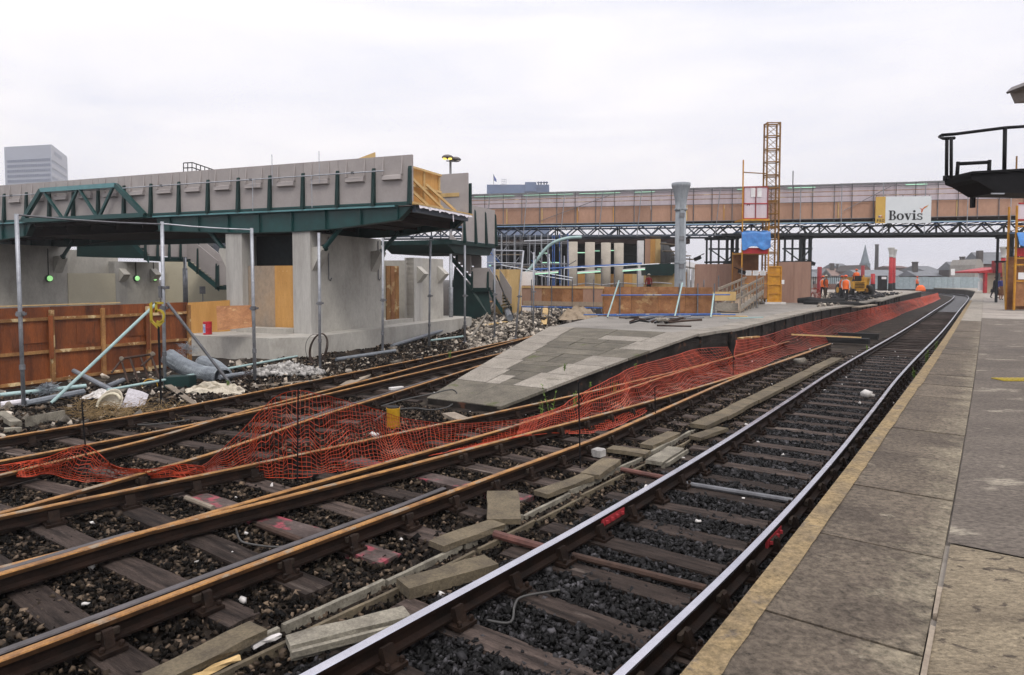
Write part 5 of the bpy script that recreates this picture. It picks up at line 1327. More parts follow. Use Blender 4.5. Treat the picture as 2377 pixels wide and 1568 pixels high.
for k in range(12):
    x = 1145 + random.uniform(0, 150); Y = random.choice((43.8, 46, 48)); z = random.uniform(1.5, 4); mb = MB(); mb.tube([at(x, 600, Y).xy.to_3d() + UP * z, at(x + random.choice((-1, 1)) * random.uniform(25, 45), 600, Y).xy.to_3d() + UP * (z + random.uniform(.6, 1.3))], .03, 5); mb.build('brace', random.choice((M['galv'], M['galv_dark'], M['galv_dark'], M['tube_blue'])), sc_)
for x0, y0, x1, y1 in ((1163, 616, 1330, 646), (1216, 560, 1290, 557), (1130, 610, 1214, 612), (1250, 640, 1330, 652)):
    mb = MB(); mb.tube([at(x0, y0, 43), at(x1, y1, 43)], .035, 5); mb.build('brace', M['galv'], sc_)
for k in range(5):
    x = 1205 + 4; mb = MB(); z = 1.5 + .8 * k; p = at(1175 + 30 * (k % 3), 600, 45); mb.box((p.x, 45.2, z), (2.2, .5, .05)); mb.build('deck_board', M['timber'], sc_)
# big pale hose looping down from the bridge
hs = [at(x, y, 43.3) for x, y in ((1350, 551), (1320, 552), (1290, 560), (1268, 575), (1248, 602), (1230, 626), (1213, 640), (1190, 640), (1165, 634), (1150, 632))]
pts = []
for i in range(len(hs) - 1):
    for k in range(4): pts.append(hs[i].lerp(hs[i + 1], k / 4))
for _ in range(3): pts = [pts[0]] + [(pts[i - 1] + pts[i] * 2 + pts[i + 1]) / 4 for i in range(1, len(pts) - 1)] + [pts[-1]]
mb = MB(); mb.tube(pts, .10, 8); solo(mb, 'hose', M['tube_teal'], 'thick pale grey hose curving down from the bridge beside the round columns', 'hose', smooth=True)
# hoarding at the foot of the columns
hoarding('row of new yellow plywood behind the round columns', (1338, 1500), 64, 63.5, .6, 2.75, [M['ply_pale'], M['ply_orange']])
hoarding('row of yellow plywood panels right of the white square column', (1500, 1592), 56, 55, .6, 2.9, [M['ply_pale'], M['ply_orange'], M['ply_pale']])
mb = MB(); pts = [at(x, y, 52) for x, y in ((1330, 662), (1360, 658), (1400, 662), (1440, 657), (1480, 660), (1520, 656), (1560, 659))]; mb.tube(pts, .05, 5); solo(mb, 'draped_tape', M['pale_bits'], 'white tape sagging between uprights in front of the yellow plywood', 'tape')
# unfinished bay and the white building running back
ub = thing('plywood_clad_bay', 'bay clad in orange plywood with scaffold boards on top right of the white square column', 'building', tuple(at(1530, 700, 57)))
a, b = at(1496, 700, 57), at(1532, 700, 57)
for k in range(3):
    x0 = a.x + (b.x - a.x) * k / 3; x1 = a.x + (b.x - a.x) * (k + 1) / 3; mb = MB(); mb.box(((x0 + x1) / 2, 57, 4.6), (x1 - x0 - .02, .1, 2.3)); mb.build('plywood_panel', [M['ply_pink'], M['ply_orange'], M['ply_pale']][k], ub)
mb = MB(); pa, pb = at(1533, 575, 57), at(1566, 612, 57); mb.prism([at(1533, 562, 57), at(1546, 562, 57), at(1566, 590, 57), at(1566, 610, 57), at(1533, 610, 57)], V((0, 3, 0))); fix_normals(mb.build('end_wall', M['clad_grey'], ub))
for y, x0, x1 in ((566, 1535, 1566), (583, 1540, 1590), (592, 1560, 1600), (600, 1570, 1610)):
    mb = MB(); mb.bar(at(x0, y, 56), at(x1, y + 3, 56), 1.2, .06); mb.build('scaffold_board', M['timber'], ub)
for x in (1541, 1556, 1571, 1586, 1601):
    mb = MB(); mb.tube([at(x, 570 + (x - 1541) * .45, 56), at(x, 625, 56)], .035, 5); mb.build('upright', M['galv_dark'], ub)
mb = MB(); mb.prism([at(1498, 613, 55), at(1568, 613, 55), at(1578, 620, 55), at(1560, 640, 55), at(1500, 640, 55)], V((0, 2, 0))); fix_normals(mb.build('canopy', M['green_dark'], ub))
wb = thing('white_colonnade', 'low white building with a row of square columns running back behind the white iron column', 'building', tuple(at(1600, 700, 62)))
for k in range(9):
    p = at(1532 + 9.5 * k, 650, 58 + 2.2 * k); mb = MB(); mb.box((p.x, p.y, 2.1), (.28, .28, 2.9)); mb.build('column', M['white_paint'], wb)
pa, pb = at(1560, 622, 58), at(1618, 632, 78)
mb = MB(); mb.prism([V((pa.x, pa.y, 3.4)), V((pb.x, pb.y, 3.3)), V((pb.x, pb.y, 3.75)), V((pa.x, pa.y, 3.85))], V((1.5, 1.5, 0))); fix_normals(mb.build('roof_edge', M['white_paint'], wb))
mb = MB(); mb.prism([V((pa.x - 1, pa.y + 4, .2)), V((pb.x, pb.y + 4, .2)), V((pb.x, pb.y + 4, 3.4)), V((pa.x - 1, pa.y + 4, 3.4))], V((.2, .2, 0))); fix_normals(mb.build('back_wall', M['clad_grey'], wb))

# ================================================================== CABLE TROUGH AND LIDS beside the running line
random.seed(3)
ZT = -.13
tpx = [(420, 1568), (570, 1499), (860, 1366), (1000, 1301), (1179, 1216), (1400, 1105), (1560, 1028), (1629, 990)]
ts_ = [su(P(x, y, ZT)) for x, y in tpx]; TR = curve(ts_); sT0, sT1 = ts_[0][0], ts_[-1][0]
tr = thing('cable_trough', 'open concrete cable trough running beside the shiny track with its lids lifted off', 'cable trough', tuple(T(sT0, TR(sT0), -.3)))
q = sT0 - 1.2; k = 0
while q < sT1 + .3:
    L = .97; dz = random.uniform(-.012, .012); ja = random.uniform(-.015, .015); jb = random.uniform(-.015, .015)
    f = lambda s_, o_: T(s_, TR(s_) + o_ + ja + (jb - ja) * (s_ - q))
    for o_, w, zt in ((-.085, .042, ZT), (.085, .034, ZT - .02)):
        mb = MB(); n = 4
        rows = []
        for i in range(n + 1):
            s_ = q + L * i / n; j = random.uniform(-.004, .004)
            a = f(s_, o_ - w / 2); b = f(s_, o_ + w / 2)
            rows.append([a - UP * .26, V((a.x, a.y, zt + dz + j - .032)), V((b.x, b.y, zt + dz + j - .032)), b - UP * .26])
        mb.strip(rows); mb.poly(rows[0]); mb.poly(rows[-1]); fix_normals(mb.build('trough_wall', M['concrete_pale'] if o_ < 0 else M['concrete_lid'], tr))
    q += 1.0; k += 1
mb = MB(); mb.strip([[T(s_, TR(s_) + .07, -.225), T(s_, TR(s_) - .07, -.225)] for s_ in np.arange(sT0 - 1, sT1, .5)]); mb.build('trough_floor', M['ground'], tr)
# covered stretch further on
cpx = [(1616, 992), (1633, 985), (1730, 937), (1830, 888), (1938, 834)]
cs_ = [su(P(x, y, -.1)) for x, y in cpx]; CR = curve(cs_)
q = cs_[0][0] + .1
while q < cs_[-1][0]:
    mb = MB(); a, b = q + .006, q + .99; z = -.15 + random.uniform(0, .012); j = random.uniform(-.02, .02)
    mb.prism([T(a, CR(a) - .15 + j, z), T(b, CR(b) - .15 + j, z), T(b, CR(b) + .15 + j, z), T(a, CR(a) + .15 + j, z)], UP * .07); fix_normals(mb.build('lid', M['concrete_lid'], tr)); q += 1.0
def slabpx(p, q, w, label, m='concrete_lid', z=-.19, th=.055, name='trough_lid', cat='lid', grp='loose lids beside the cable trough', tilt=0, lip=False):
    a, b = P(*p, z + th), P(*q, z + th); a.z = b.z = z + th / 2; d = (b - a).normalized(); x = V((d.y, -d.x, 0))
    mb = MB(); n = 4; L = (b - a).length; rows = []
    for i in range(n + 1):
        c = a + d * (L * i / n); j = lambda: random.uniform(-.011, .011)
        e = tilt * (i / n)
        rows.append([c - x * (w / 2 + j()) + UP * (-th / 2 + e), c - x * (w / 2 + j()) + UP * (th / 2 + e + j() * .4), c + x * (w / 2 + j()) + UP * (th / 2 + e + j() * .4), c + x * (w / 2 + j()) + UP * (-th / 2 + e)])
    mb.strip(rows); mb.poly(rows[0]); mb.poly(rows[-1]); mb.strip([[r[0], r[3]] for r in rows])
    o = MB()
    ob = fix_normals(mb.build(name, M[m], None, org=V((float(((a + b) / 2).x), float(((a + b) / 2).y), z))))
    tag(ob, label, cat, grp)
    if lip:
        mb = MB(); mb.bar(a + x * (w / 2 + .05) - UP * .01, b + x * (w / 2 + .05) + UP * (tilt - .01), .035, .05, jit=.004); mb.bar(a + x * (w / 2 + .01) - UP * .05, b + x * (w / 2 + .01) + UP * (tilt - .05), .06, .03)
        mb.build('lip', M[m], ob, org=ob.location)
    return ob
slabpx((345, 1575), (600, 1452), .20, 'brown concrete lid lying along the trough at the bottom edge of the picture', z=-.16)
slabpx((668, 1486), (945, 1418), .17, 'pale grooved concrete lid with a raised lip lying against the shiny rail', 'concrete_pale', lip=True, z=-.17)
slabpx((935, 1355), (1140, 1298), .24, 'thick brown concrete lid between the trough and the shiny rail, nearest large one', z=-.20, th=.09)
slabpx((1012, 1262), (1155, 1210), .22, 'brown concrete lid left of the trough just before the crosswise one', z=-.16)
slabpx((1167, 1140), (1170, 1205), .36, 'square-ended concrete lid lying crosswise on the left of the trough', z=-.16, th=.06)
slabpx((1255, 1143), (1365, 1103), .20, 'concrete lid left of the trough just past the crosswise lid', z=-.16)
slabpx((1370, 1100), (1420, 1065), .26, 'short concrete lid overlapping the end of its neighbour left of the trough', z=-.15, th=.06)
slabpx((1415, 1038), (1505, 1050), .24, 'concrete lid pointing across the trough beside the small white block', z=-.17)
slabpx((1500, 1033), (1565, 1003), .22, 'concrete lid lying left of the trough before the covered stretch', z=-.16)
slabpx((1518, 1070), (1570, 1038), .24, 'pale grooved lid lying right of the trough below the covered stretch', 'concrete_pale', z=-.17, lip=True)
slabpx((1612, 1014), (1678, 995), .20, 'tilted dark-edged lid lying right of the start of the covered trough', z=-.17, tilt=.02)
slabpx((1379, 1041), (1400, 1045), .16, 'small white square block on the ballast beside the rusty rail', 'white_rubble', z=-.17, th=.10, name='white_block', cat='block', grp=None)
slabpx((1040, 958), (1075, 972), .26, 'loose stone slab lying on the ground at the foot of the platform ramp', 'timber', z=-.24, th=.07, name='stone_slab', cat='slab', grp=None)
slabpx((585, 1498), (650, 1470), .04, 'thin white stick lying beside the trough left of the grooved lid', 'pale_bits', z=-.2, th=.025, name='stick', cat='stick', grp=None)
slabpx((440, 1572), (555, 1520), .035, 'thin pale batten lying on the ballast at the bottom edge', 'timber_yellow', z=-.2, th=.03, name='batten', cat='batten', grp=None)
# rods, pipes and cables between the rails
def pipepx(p, q, r, m, label, z0=-.16, z1=-.16, name='pipe', cat='pipe', grp=None, n=8):
    mb = MB(); mb.tube([P(*p, z0), P(*q, z1)], r, n); return solo(mb, name, M[m], label, cat, group=grp, smooth=False)
pipepx((1148, 1240), (1262, 1272), .042, 'pink_pipe', 'red-brown painted rod sticking out left of the shiny rail near the trough', -.14, -.16)
pipepx((1442, 1090), (1545, 1110), .034, 'pink_pipe', 'thin red-brown rod crossing under the shiny rail by the pale grooved lid', -.15, -.17)
pipepx((1330, 1290), (1640, 1367), .034, 'rust_pipe', 'long rusty rod crossing between the shiny rails, the nearer of two', -.17, -.17)
pipepx((1590, 1123), (1860, 1166), .032, 'galv_dark', 'long grey rod crossing between the shiny rails, the farther of two', -.17, -.17)
pipepx((432, 1156), (495, 1180), .030, 'timber', 'pale stick lying between the rusty rails at left', -.17, -.18)
pipepx((600, 1218), (700, 1256), .034, 'rust_pipe', 'short rusty pipe between the nearest rusty rails', -.16, -.18)
def cablepx(pts, r, m, label, z=-.19, n=5, cat='cable'):
    c = [P(x, y, z if not isinstance(z, list) else z[i]) for i, (x, y) in enumerate(pts)]
    out = []
    for i in range(len(c) - 1):
        p0, p1, p2, p3 = c[max(i - 1, 0)], c[i], c[i + 1], c[min(i + 2, len(c) - 1)]
        for k in range(5):
            t = k / 5; out.append(.5 * ((2 * p1) + (p2 - p0) * t + (2 * p0 - 5 * p1 + 4 * p2 - p3) * t * t + (3 * p1 - p0 - 3 * p2 + p3) * t ** 3))
    out.append(c[-1]); mb = MB(); mb.tube(out, r, n); return solo(mb, 'cable', M[m], label, cat, smooth=True)
cablepx([(1130, 1440), (1185, 1445), (1195, 1405), (1215, 1385), (1300, 1370)], .010, 'cable_grey', 'grey cable curling over a sleeper inside the shiny rails', -.17)
cablepx([(548, 1228), (556, 1252), (575, 1262), (640, 1270), (700, 1262)], .010, 'cable_grey', 'thin dark cable loop lying on sleepers between the rusty rails', -.17)
cablepx([(868, 978), (905, 955), (960, 948), (1000, 952), (1040, 945), (1062, 925), (1050, 905), (1000, 915), (930, 930), (880, 945)], .016, 'cable_grey', 'long grey cable looping over the rails beside the foot of the ramp', [-.15, -.1, -.15, -.2, -.2, -.15, .02, .02, -.1, -.18])
cablepx([(160, 1012), (260, 990), (360, 985), (440, 975)], .014, 'cable_grey', 'thin cable snaking across the far rails below the yellow speed sign', -.16)
mb = MB(); mb.bar(P(905, 903, -.03), P(935, 900, -.03), .12, .05); solo(mb, 'white_offcut', M['pale_bits'], 'white offcut of board lying on the far rails left of the ramp', 'board')

# ================================================================== SCAFFOLD POLES along the far siding
random.seed(9)
def pole(px, yt, yb, label, lean=0, r=.040, zb=-.2, mm='galv', col=.38):
    b = P(px[1], yb, zb); t = at(px[0], yt, b.y); o = thing('scaffold_pole', label, 'scaffold pole', tuple(b), 'scaffold poles standing in a row beside the far siding')
    mb = MB(); mb.tube([b - UP * .1, b.lerp(t, .5), t], r, 10); mb.build('tube', M[mm], o, True)
    q = b.lerp(t, col + .1); d = (t - b).normalized(); mb = MB(); mb.box(q, (.11, .10, .10)); mb.box(q + V((.07, 0, 0)), (.10, .05, .05)); mb.box(q - V((.06, 0, .01)), (.06, .04, .04)); mb.build('coupler', M['galv_dark'], o)
    q = b.lerp(t, col - .18); mb = MB(); mb.lathe(q, [(r * 1.35, -.05), (r * 1.35, .05)], 8); mb.build('sleeve', M['galv_dark'], o)
    mb = MB(); mb.box(b + UP * .0, (.17, .17, .025)); mb.build('base_plate', M['galv_dark'], o)
    return o, b, t
POLES = [((38, 55), 497, 941, 'leftmost tall galvanised pole standing in front of the brown hoarding'),
         ((376, 383), 515, 898, 'galvanised pole with two raking tubes behind the yellow speed sign'),
         ((584, 592), 530, 886, 'galvanised pole in front of the plywood infill of the near pier'),
         ((740, 743), 541, 854, 'galvanised pole beside the coil of brown cable in front of the near pier'),
         ((889, 888), 553, 829, 'galvanised pole at the corner of the dark opening in the near pier'),
         ((999, 996), 560, 804, 'galvanised pole in front of the right end wall of the near pier'),
         ((1079, 1079), 570, 794, 'galvanised pole beside the stepped grey lamp column'),
         ((1148, 1148), 578, 781, 'galvanised pole with a raker just left of the yellow plywood box'),
         ((1215, 1196), 582, 786, 'leaning galvanised pole in front of the yellow plywood box'),
         ((1239, 1238), 586, 762, 'galvanised pole in front of the low raised hoarding near the grey pipe'),
         ((1275, 1274), 590, 748, 'galvanised pole in front of the middle of the low raised hoarding'),
         ((1310, 1309), 594, 732, 'galvanised pole at the sand heap in front of the low raised hoarding')]
pp = []
for i, (px, yt, yb, lab) in enumerate(POLES): pp.append(pole(px, yt, yb, lab, zb=-.2 if i < 6 else (-.1 if i < 7 else .0)))
def wire(a, b, r, m, label, sag=.05):
    mb = MB(); mb.tube([a, a.lerp(b, .33) - UP * sag * .9, a.lerp(b, .67) - UP * sag * .9, b], r, 5); return solo(mb, 'tie_tube', M[m], label, 'tube')
wire(pp[0][2] - UP * .02, pp[1][2] - UP * .06, .020, 'galv_dark', 'thin tube linking the tops of the two leftmost scaffold poles', .03)
wire(pp[1][2] - UP * .05, pp[2][2] - UP * .04, .018, 'galv', 'thin tube linking the tops of the second and third scaffold poles', .02)
wire(at(1150, 582, pp[7][1].y), at(1214, 583, pp[8][1].y), .03, 'galv', 'short tube joining the tops of the straight and the leaning pole', 0)
pole_o = pp[1][0]
for (x0, y0), (x1, y1), m_, z in (((365, 703), (119, 936), 'tube_teal', -.2), ((388, 703), (536, 893), 'galv_dark', -.2)):
    b = P(x1, y1, z); a = at(x0, y0, pp[1][1].y - .02); mb = MB(); mb.tube([a, b], .036, 8); mb.build('raking_tube', M[m_], pole_o)
mb = MB(); c = at(380, 668, pp[1][1].y)
mb.box(c, (.24, .08, .07)); mb.box(c + V((-.06, -.05, -.1)), (.06, .06, .28)); mb.build('coupler', M['galv_dark'], pole_o)
b = P(1196, 745, .2); a = at(1152, 640, pp[7][1].y); mb = MB(); mb.tube([a, b], .03, 6); mb.build('raking_tube', M['galv_dark'], pp[7][0])

# ================================================================== BROWN HOARDING at the left
random.seed(13)
ha, hb = P(0, 905, -.2), P(437, 852, -.2); ha.z = hb.z = 0
hd = (hb - ha).normalized(); ha = ha - hd * 5.0; hL = (hb - ha).length; hn = V((hd.y, -hd.x, 0))
ho_ = thing('plywood_hoarding', 'weathered red-brown plywood hoarding with timber posts and rails at the left', 'hoarding', tuple(ha + hd * hL / 2))
npn = 8; zb_, zt_b = -.22, 1.70
for k in range(npn):
    a = ha + hd * (hL * k / npn + .006); b = ha + hd * (hL * (k + 1) / npn - .006); s_ = .03 * (k % 2)
    for z0, z1, dx in ((zb_, .60, .0), (.61, zt_b + random.uniform(-.02, .02), .008)):
        mb = MB(); mb.prism([V((a.x, a.y, z0)), V((b.x, b.y, z0)), V((b.x, b.y, z1)), V((a.x, a.y, z1))], hn * (.018 + dx * (k % 2) + .004 * (k % 3))); fix_normals(mb.build('plywood_panel', M['hoard'], ho_))
for k in range(npn + 1):
    for o_ in (0,):
        c = ha + hd * (hL * k / npn) + hn * .07; mb = MB(); mb.box(V((c.x, c.y, (zb_ + zt_b) / 2 - .04)), (.085, .10, zt_b - zb_ - .1), (hd, hn, UP)); mb.build('post', M['batten'], ho_)
        if k % 2: 
            mb = MB(); c2 = c + hn * .06 - hd * .05; mb.box(V((c2.x, c2.y, .95)), (.10, .03, 1.05), (hd, hn, UP)); mb.build('splice', M['hoard'], ho_)
for z in (-.10, .60, 1.40):
    for k in range(npn):
        a = ha + hd * (hL * k / npn + .05); b = ha + hd * (hL * (k + 1) / npn - .05); mb = MB(); mb.bar(a + hn * .055 + UP * (z + random.uniform(-.02, .02)), b + hn * .055 + UP * (z + random.uniform(-.02, .02)), .06, .075); mb.build('rail', M['batten'], ho_)
for k in range(4):
    a = ha + hd * (hL * (k + 3) / npn + .9); mb = MB(); mb.box(V((a.x, a.y, 1.0 + .1 * (k % 2))) + hn * .035, (.62, .012, .55), (hd, hn, UP)); mb.build('patch_panel', M['hoard'], ho_)
mb = MB(); a = ha + hd * (hL * .44); b = ha + hd * (hL * .80); mb.bar(a + hn * .02 + UP * 1.735, b + hn * .02 + UP * 1.735, .03, .022); mb.build('capping', M['timber_yellow'], ho_)
# orange ply continuing to the pier and a loose board
a, b = P(440, 852, -.2), at(533, 770, 24.0); a = at(438, 800, 23.7); b = at(534, 790, 24.75)
mb = MB(); mb.prism([V((a.x, a.y, .4)), V((b.x, b.y, .45)), V((b.x, b.y, at(534, 697, b.y).z)), V((a.x, a.y, at(438, 703, a.y).z))], V((.01, .02, 0)))
solo(mb, 'plywood_board', M['ply_orange'], 'upright orange-brown plywood sheet between the hoarding and the near pier', 'board')
a, b = at(503, 765, 21.9), at(583, 762, 22.0); 
mb = MB(); mb.prism([at(505, 768, 21.6), at(585, 760, 21.9), at(582, 709, 22.6), at(502, 711, 22.4)], V((0, .02, 0)))
solo(mb, 'plywood_board', M['ply_brown'], 'loose brown plywood board leaning on the plinth below the pier recess', 'board')
p = P(482, 777, .475); dr_ = thing('drum', 'red cylindrical drum with a pale label standing on the plinth', 'drum', tuple(p))
mb = MB(); mb.lathe(p, [(.14, 0), (.145, .01), (.14, .02), (.14, .22), (.145, .23), (.14, .24), (.14, .41), (.145, .43), (.12, .44)], 18); mb.build('body', M['red_drum'], dr_, True)
mb = MB(); n = 7
for k in range(n):
    t0 = math.pi * (.98 + .5 * k / n); t1 = math.pi * (.98 + .5 * (k + 1) / n); c = lambda t, z: V((p.x + .1425 * math.cos(t), p.y + .1425 * math.sin(t), p.z + z))
    mb.poly([c(t0, .06), c(t1, .06), c(t1, .36), c(t0, .36)])
mb.build('label_print', M['drum_label'], dr_)

# ------------------------------------------------------------------ speed sign 15
def text_mesh(txt, size, ext):
    c = bpy.data.curves.new('t', 'FONT'); c.body = txt; c.size = size; c.extrude = ext; c.resolution_u = 4; c.align_x = 'CENTER'
    o = bpy.data.objects.new('t', c); COL.objects.link(o); bpy.context.view_layer.update()
    me = bpy.data.meshes.new_from_object(o.evaluated_get(bpy.context.evaluated_depsgraph_get())); bpy.data.objects.remove(o); bpy.data.curves.remove(c); return me
b = P(374, 931, -.2); ss = thing('speed_sign', 'yellow cut-out number 15 speed restriction sign on a thin black post', 'sign', tuple(b))
tz = at(372, 757, b.y).z; mb = MB(); mb.tube([b - UP * .1, V((b.x - .02, b.y, tz))], .022, 6); mb.build('post', M['black_steel'], ss)
Hn = at(367, 703, b.y).z - at(367, 757, b.y).z
c0 = at(366, 757, b.y); wd = .155
mb = MB(); t_ = .045
def sgn(poly): mb.prism([V((c0.x + x, c0.y - .015, c0.z + z)) for x, z in poly], V((0, .03, 0)))
k_ = Hn / 1.0
sgn([(-wd, .0 + .10), (0, -.06), (wd, .10), (wd - .05, .11), (.03, .06), (-.05, .06), (-wd + .05, .12)])
sgn([(-wd, .09), (-wd + .05, .09), (-wd + .05, Hn + .02), (-wd, Hn - .02), (-wd - .015, Hn - .05), (-wd, Hn - .05)])
sgn([(-.045, Hn - .03), (.13, Hn - .03), (.13, Hn + .015), (-.045, Hn + .015)]); sgn([(-.045, Hn * .58), (0, Hn * .58), (0, Hn), (-.045, Hn)])
for pl_ in ringseg(.045, Hn * .40, .085, Hn * .26, -.0, .0, 0, 1, 1): pass
n = 14
for k in range(n):
    t0 = math.pi * (.78 - 1.45 * k / n); t1 = math.pi * (.78 - 1.45 * (k + 1) / n); f = lambda t, r: (.035 + (.10 + r) * math.cos(t), Hn * .42 + (Hn * .26 + r) * math.sin(t))
    sgn([f(t0, -.022), f(t1, -.022), f(t1, .022), f(t0, .022)])
fix_normals(mb.build('numeral_plate', M['sign_yellow'], ss))

# ================================================================== DEBRIS between hoarding, plinth and far rail
random.seed(17)
def gp(x, y, dz=0):
    p = P(x, y, -.18); p.z = gz(p) + dz; return p
def rollmesh(path, r, label, name='wire_mesh_roll'):
    pts = []
    for i in range(len(path) - 1):
        for k in range(8): pts.append(path[i].lerp(path[i + 1], k / 8))
    pts.append(path[-1])
    for _ in range(5): pts = [pts[0]] + [(pts[i - 1] + pts[i] * 2 + pts[i + 1]) / 4 for i in range(1, len(pts) - 1)] + [pts[-1]]
    n = 26; rows = []
    for i, p in enumerate(pts):
        d = (pts[min(i + 1, len(pts) - 1)] - pts[max(i - 1, 0)]).normalized(); x = d.cross(UP).normalized(); y = x.cross(d)
        rows.append([p + (x * math.cos(2 * math.pi * j / n) + y * math.sin(2 * math.pi * j / n)) * r * (1 + .06 * noise.noise(p * 3 + x * j)) for j in range(n)])
    o = thing(name, label, 'mesh roll', tuple(pts[0]), 'rolls of wire mesh dumped by the hoarding')
    mb = MB()
    for i in range(len(rows) - 1):
        for j in range(n):
            a, b, c, d_ = rows[i][j], rows[i][(j + 1) % n], rows[i + 1][(j + 1) % n], rows[i + 1][j]
            mb.tube([a, c], .0055, 3, cap=False); mb.tube([b, d_], .0055, 3, cap=False)
            if j % 2 == 0: mb.tube([a, d_], .006, 3, cap=False)
    for i in range(0, len(rows) - 1, 1):
        for j in range(n): mb.tube([rows[i][j], rows[i][(j + 1) % n]], .005, 3, cap=False)
    stuff(mb.build('wires', M['wire'], o))
    rows2 = [[pts[i] + (q - pts[i]) * (.95 if i % 2 else .80) for q in r] for i, r in enumerate(rows)]
    mb = MB(); mb.strip([r + [r[0]] for r in rows2]); mb.build('inner_layers', M['wire'], o)
rollmesh([gp(392, 878) + UP * .55, gp(420, 880) + UP * .40, gp(462, 882) + UP * .20, gp(508, 884) + UP * .14], .21, 'long bent roll of grey wire mesh lying in front of the plinth corner')
rollmesh([gp(470, 868) + UP * .32, gp(497, 872) + UP * .28, gp(520, 880) + UP * .12], .21, 'shorter crumpled roll of grey wire mesh behind the long bent one')
def fluff(c, r, n, label, m, name, cat):
    mb = MB()
    for k in range(n):
        a = random.uniform(0, 6.28); b = random.uniform(0, 1.57); q = c + V((math.cos(a) * math.cos(b), math.sin(a) * math.cos(b), math.sin(b))) * r * random.uniform(.6, 1.1); e = q + V((random.uniform(-1, 1), random.uniform(-1, 1), random.uniform(-.3, .6))) * r * .7; f = e + V((random.uniform(-1, 1), random.uniform(-1, 1), random.uniform(-.6, .3))) * r * .5
        mb.tube([q, e, f], .004, 3, cap=False)
    solo(mb, name, M[m], label, cat)
fluff(gp(112, 915), .20, 260, 'small tangled ball of wire netting at the foot of the brown hoarding', 'wire', 'wire_tangle', 'wire tangle')
fluff(gp(438, 858, .45), .25, 120, 'loose wire netting rising above the bent mesh roll', 'wire', 'wire_tangle', 'wire tangle')
fluff(gp(575, 880), .24, 60, 'tangle of rusty reinforcing wire behind the third pole', 'rust_pipe', 'wire_tangle', 'wire tangle')
# rusty tubular frame
fr = thing('rusty_frame', 'rusty tubular frame with four splayed legs lying against the brown hoarding', 'frame', tuple(gp(310, 890)))
Y = gp(310, 888).y
mb = MB(); mb.tube([at(284, 833, Y), at(357, 822, Y)], .03, 8); mb.build('top_bar', M['rust_pipe'], fr)
for x0, y0, x1, y1 in ((281, 835, 300, 898), (302, 833, 326, 900), (327, 830, 350, 895), (350, 826, 374, 888), (282, 836, 259, 866), (356, 826, 328, 850)):
    mb = MB(); mb.tube([at(x0, y0, Y - .02), at(x1, y1, Y - .3)], .026, 7); mb.build('leg', M['rust_pipe'], fr)
for x, y in ((283, 833), (355, 822)):
    mb = MB(); q = at(x, y, Y - .03); mb.lathe(q, [(.05, -.03), (.055, .0), (.055, .03), (.03, .035)], 10, ax=(V((1, 0, 0)), UP, V((0, -1, .3)).normalized())); mb.build('end_ring', M['timber'], fr)
# pipes and planks on the ground
def gpipe(p, q, r, m, label, dz=(.05, .05), name='pipe', cat='pipe', grp='pipes lying in the rubble'):
    mb = MB(); mb.tube([gp(*p) + UP * (r + dz[0]), gp(*q) + UP * (r + dz[1])], r, 8); return solo(mb, name, M[m], label, cat, group=grp)
gpipe((172, 888), (262, 912), .055, 'pipe_grey', 'short grey plastic pipe sloping beside the raking tube, near the hoarding', (.22, .0))
gpipe((250, 905), (286, 892), .06, 'pipe_grey', 'stub of grey pipe behind the short sloping one')
gpipe((0, 926), (200, 905), .045, 'tube_teal', 'long pale tube lying along the foot of the brown hoarding')
gpipe((2, 943), (66, 936), .06, 'sheet_white', 'pale thick pipe lying at the left edge in front of the hoarding')
gpipe((60, 938), (195, 918), .07, 'pipe_grey', 'wide grey duct lying in front of the hoarding beside the leftmost pole', (.0, .04))
gpipe((250, 922), (690, 840), .030, 'tube_teal', 'very long pale green tube lying across the rubble under the mesh rolls', (.08, .2))
gpipe((510, 885), (605, 868), .06, 'pipe_grey', 'grey pipe lying just right of the bent mesh roll')
gpipe((780, 890 - 50), (918, 825), .055, 'pipe_grey', 'grey pipe lying beside the coil of cable in front of the plinth', (.02, .05))
gpipe((910, 808), (1040, 775), .07, 'pipe_grey', 'long dark grey pipe lying along the plinth by the right-hand poles', (.05, .15))
gpipe((1206, 712), (1255, 742), .20, 'pipe_grey', 'fat grey pipe sloping down the rubble in front of the low raised hoarding', (.22, .0))
gpipe((1170, 742), (1184, 768), .17, 'pipe_grey', 'fat short grey pipe lying in the rubble left of the leaning pole', (.25, .05))
gpipe((1000, 795), (1075, 790), .04, 'tube_teal', 'thin pale tube lying in the rubble beside the galvanised pole', (.05, .08))
gpipe((1090, 795), (1146, 745), .05, 'pave_pale', 'pale raking post lying against the rubble left of the yellow plywood box', (.0, .35))
gpipe((1075, 736), (1126, 741), .04, 'tube_blue', 'pale blue tube lying at the foot of the dark staircase', (.1, .1))
def gplank(p, q, w, th, m, label, dz=(.02, .02), name='plank', cat='plank', grp='planks and boards lying in the rubble'):
    a, b = gp(*p) + UP * dz[0], gp(*q) + UP * dz[1]; mb = MB(); mb.bar(a, b, w, th, jit=.008); return solo(mb, name, M[m], label, cat, group=grp)
gplank((390, 905), (460, 938), .14, .035, 'timber', 'weathered plank lying at an angle in front of the crumpled sheet', (.12, .02))
gplank((560, 900), (735, 880), .13, .045, 'timber', 'long grey plank lying parallel to the far rail below the third pole')
gplank((540, 888), (640, 893), .12, .03, 'timber', 'grey plank lying across the foot of the third pole')
gplank((800, 892), (850, 872), .30, .05, 'timber', 'broad grey board tilted in the rubble below the coil of cable', (.02, .10))
gplank((880, 862), (960, 858), .10, .04, 'pave_pale', 'pale timber lying near the pole at the pier corner')
gplank((700, 858), (760, 878), .16, .03, 'timber', 'split plank lying beside the white rubble pile', (.1, .02))
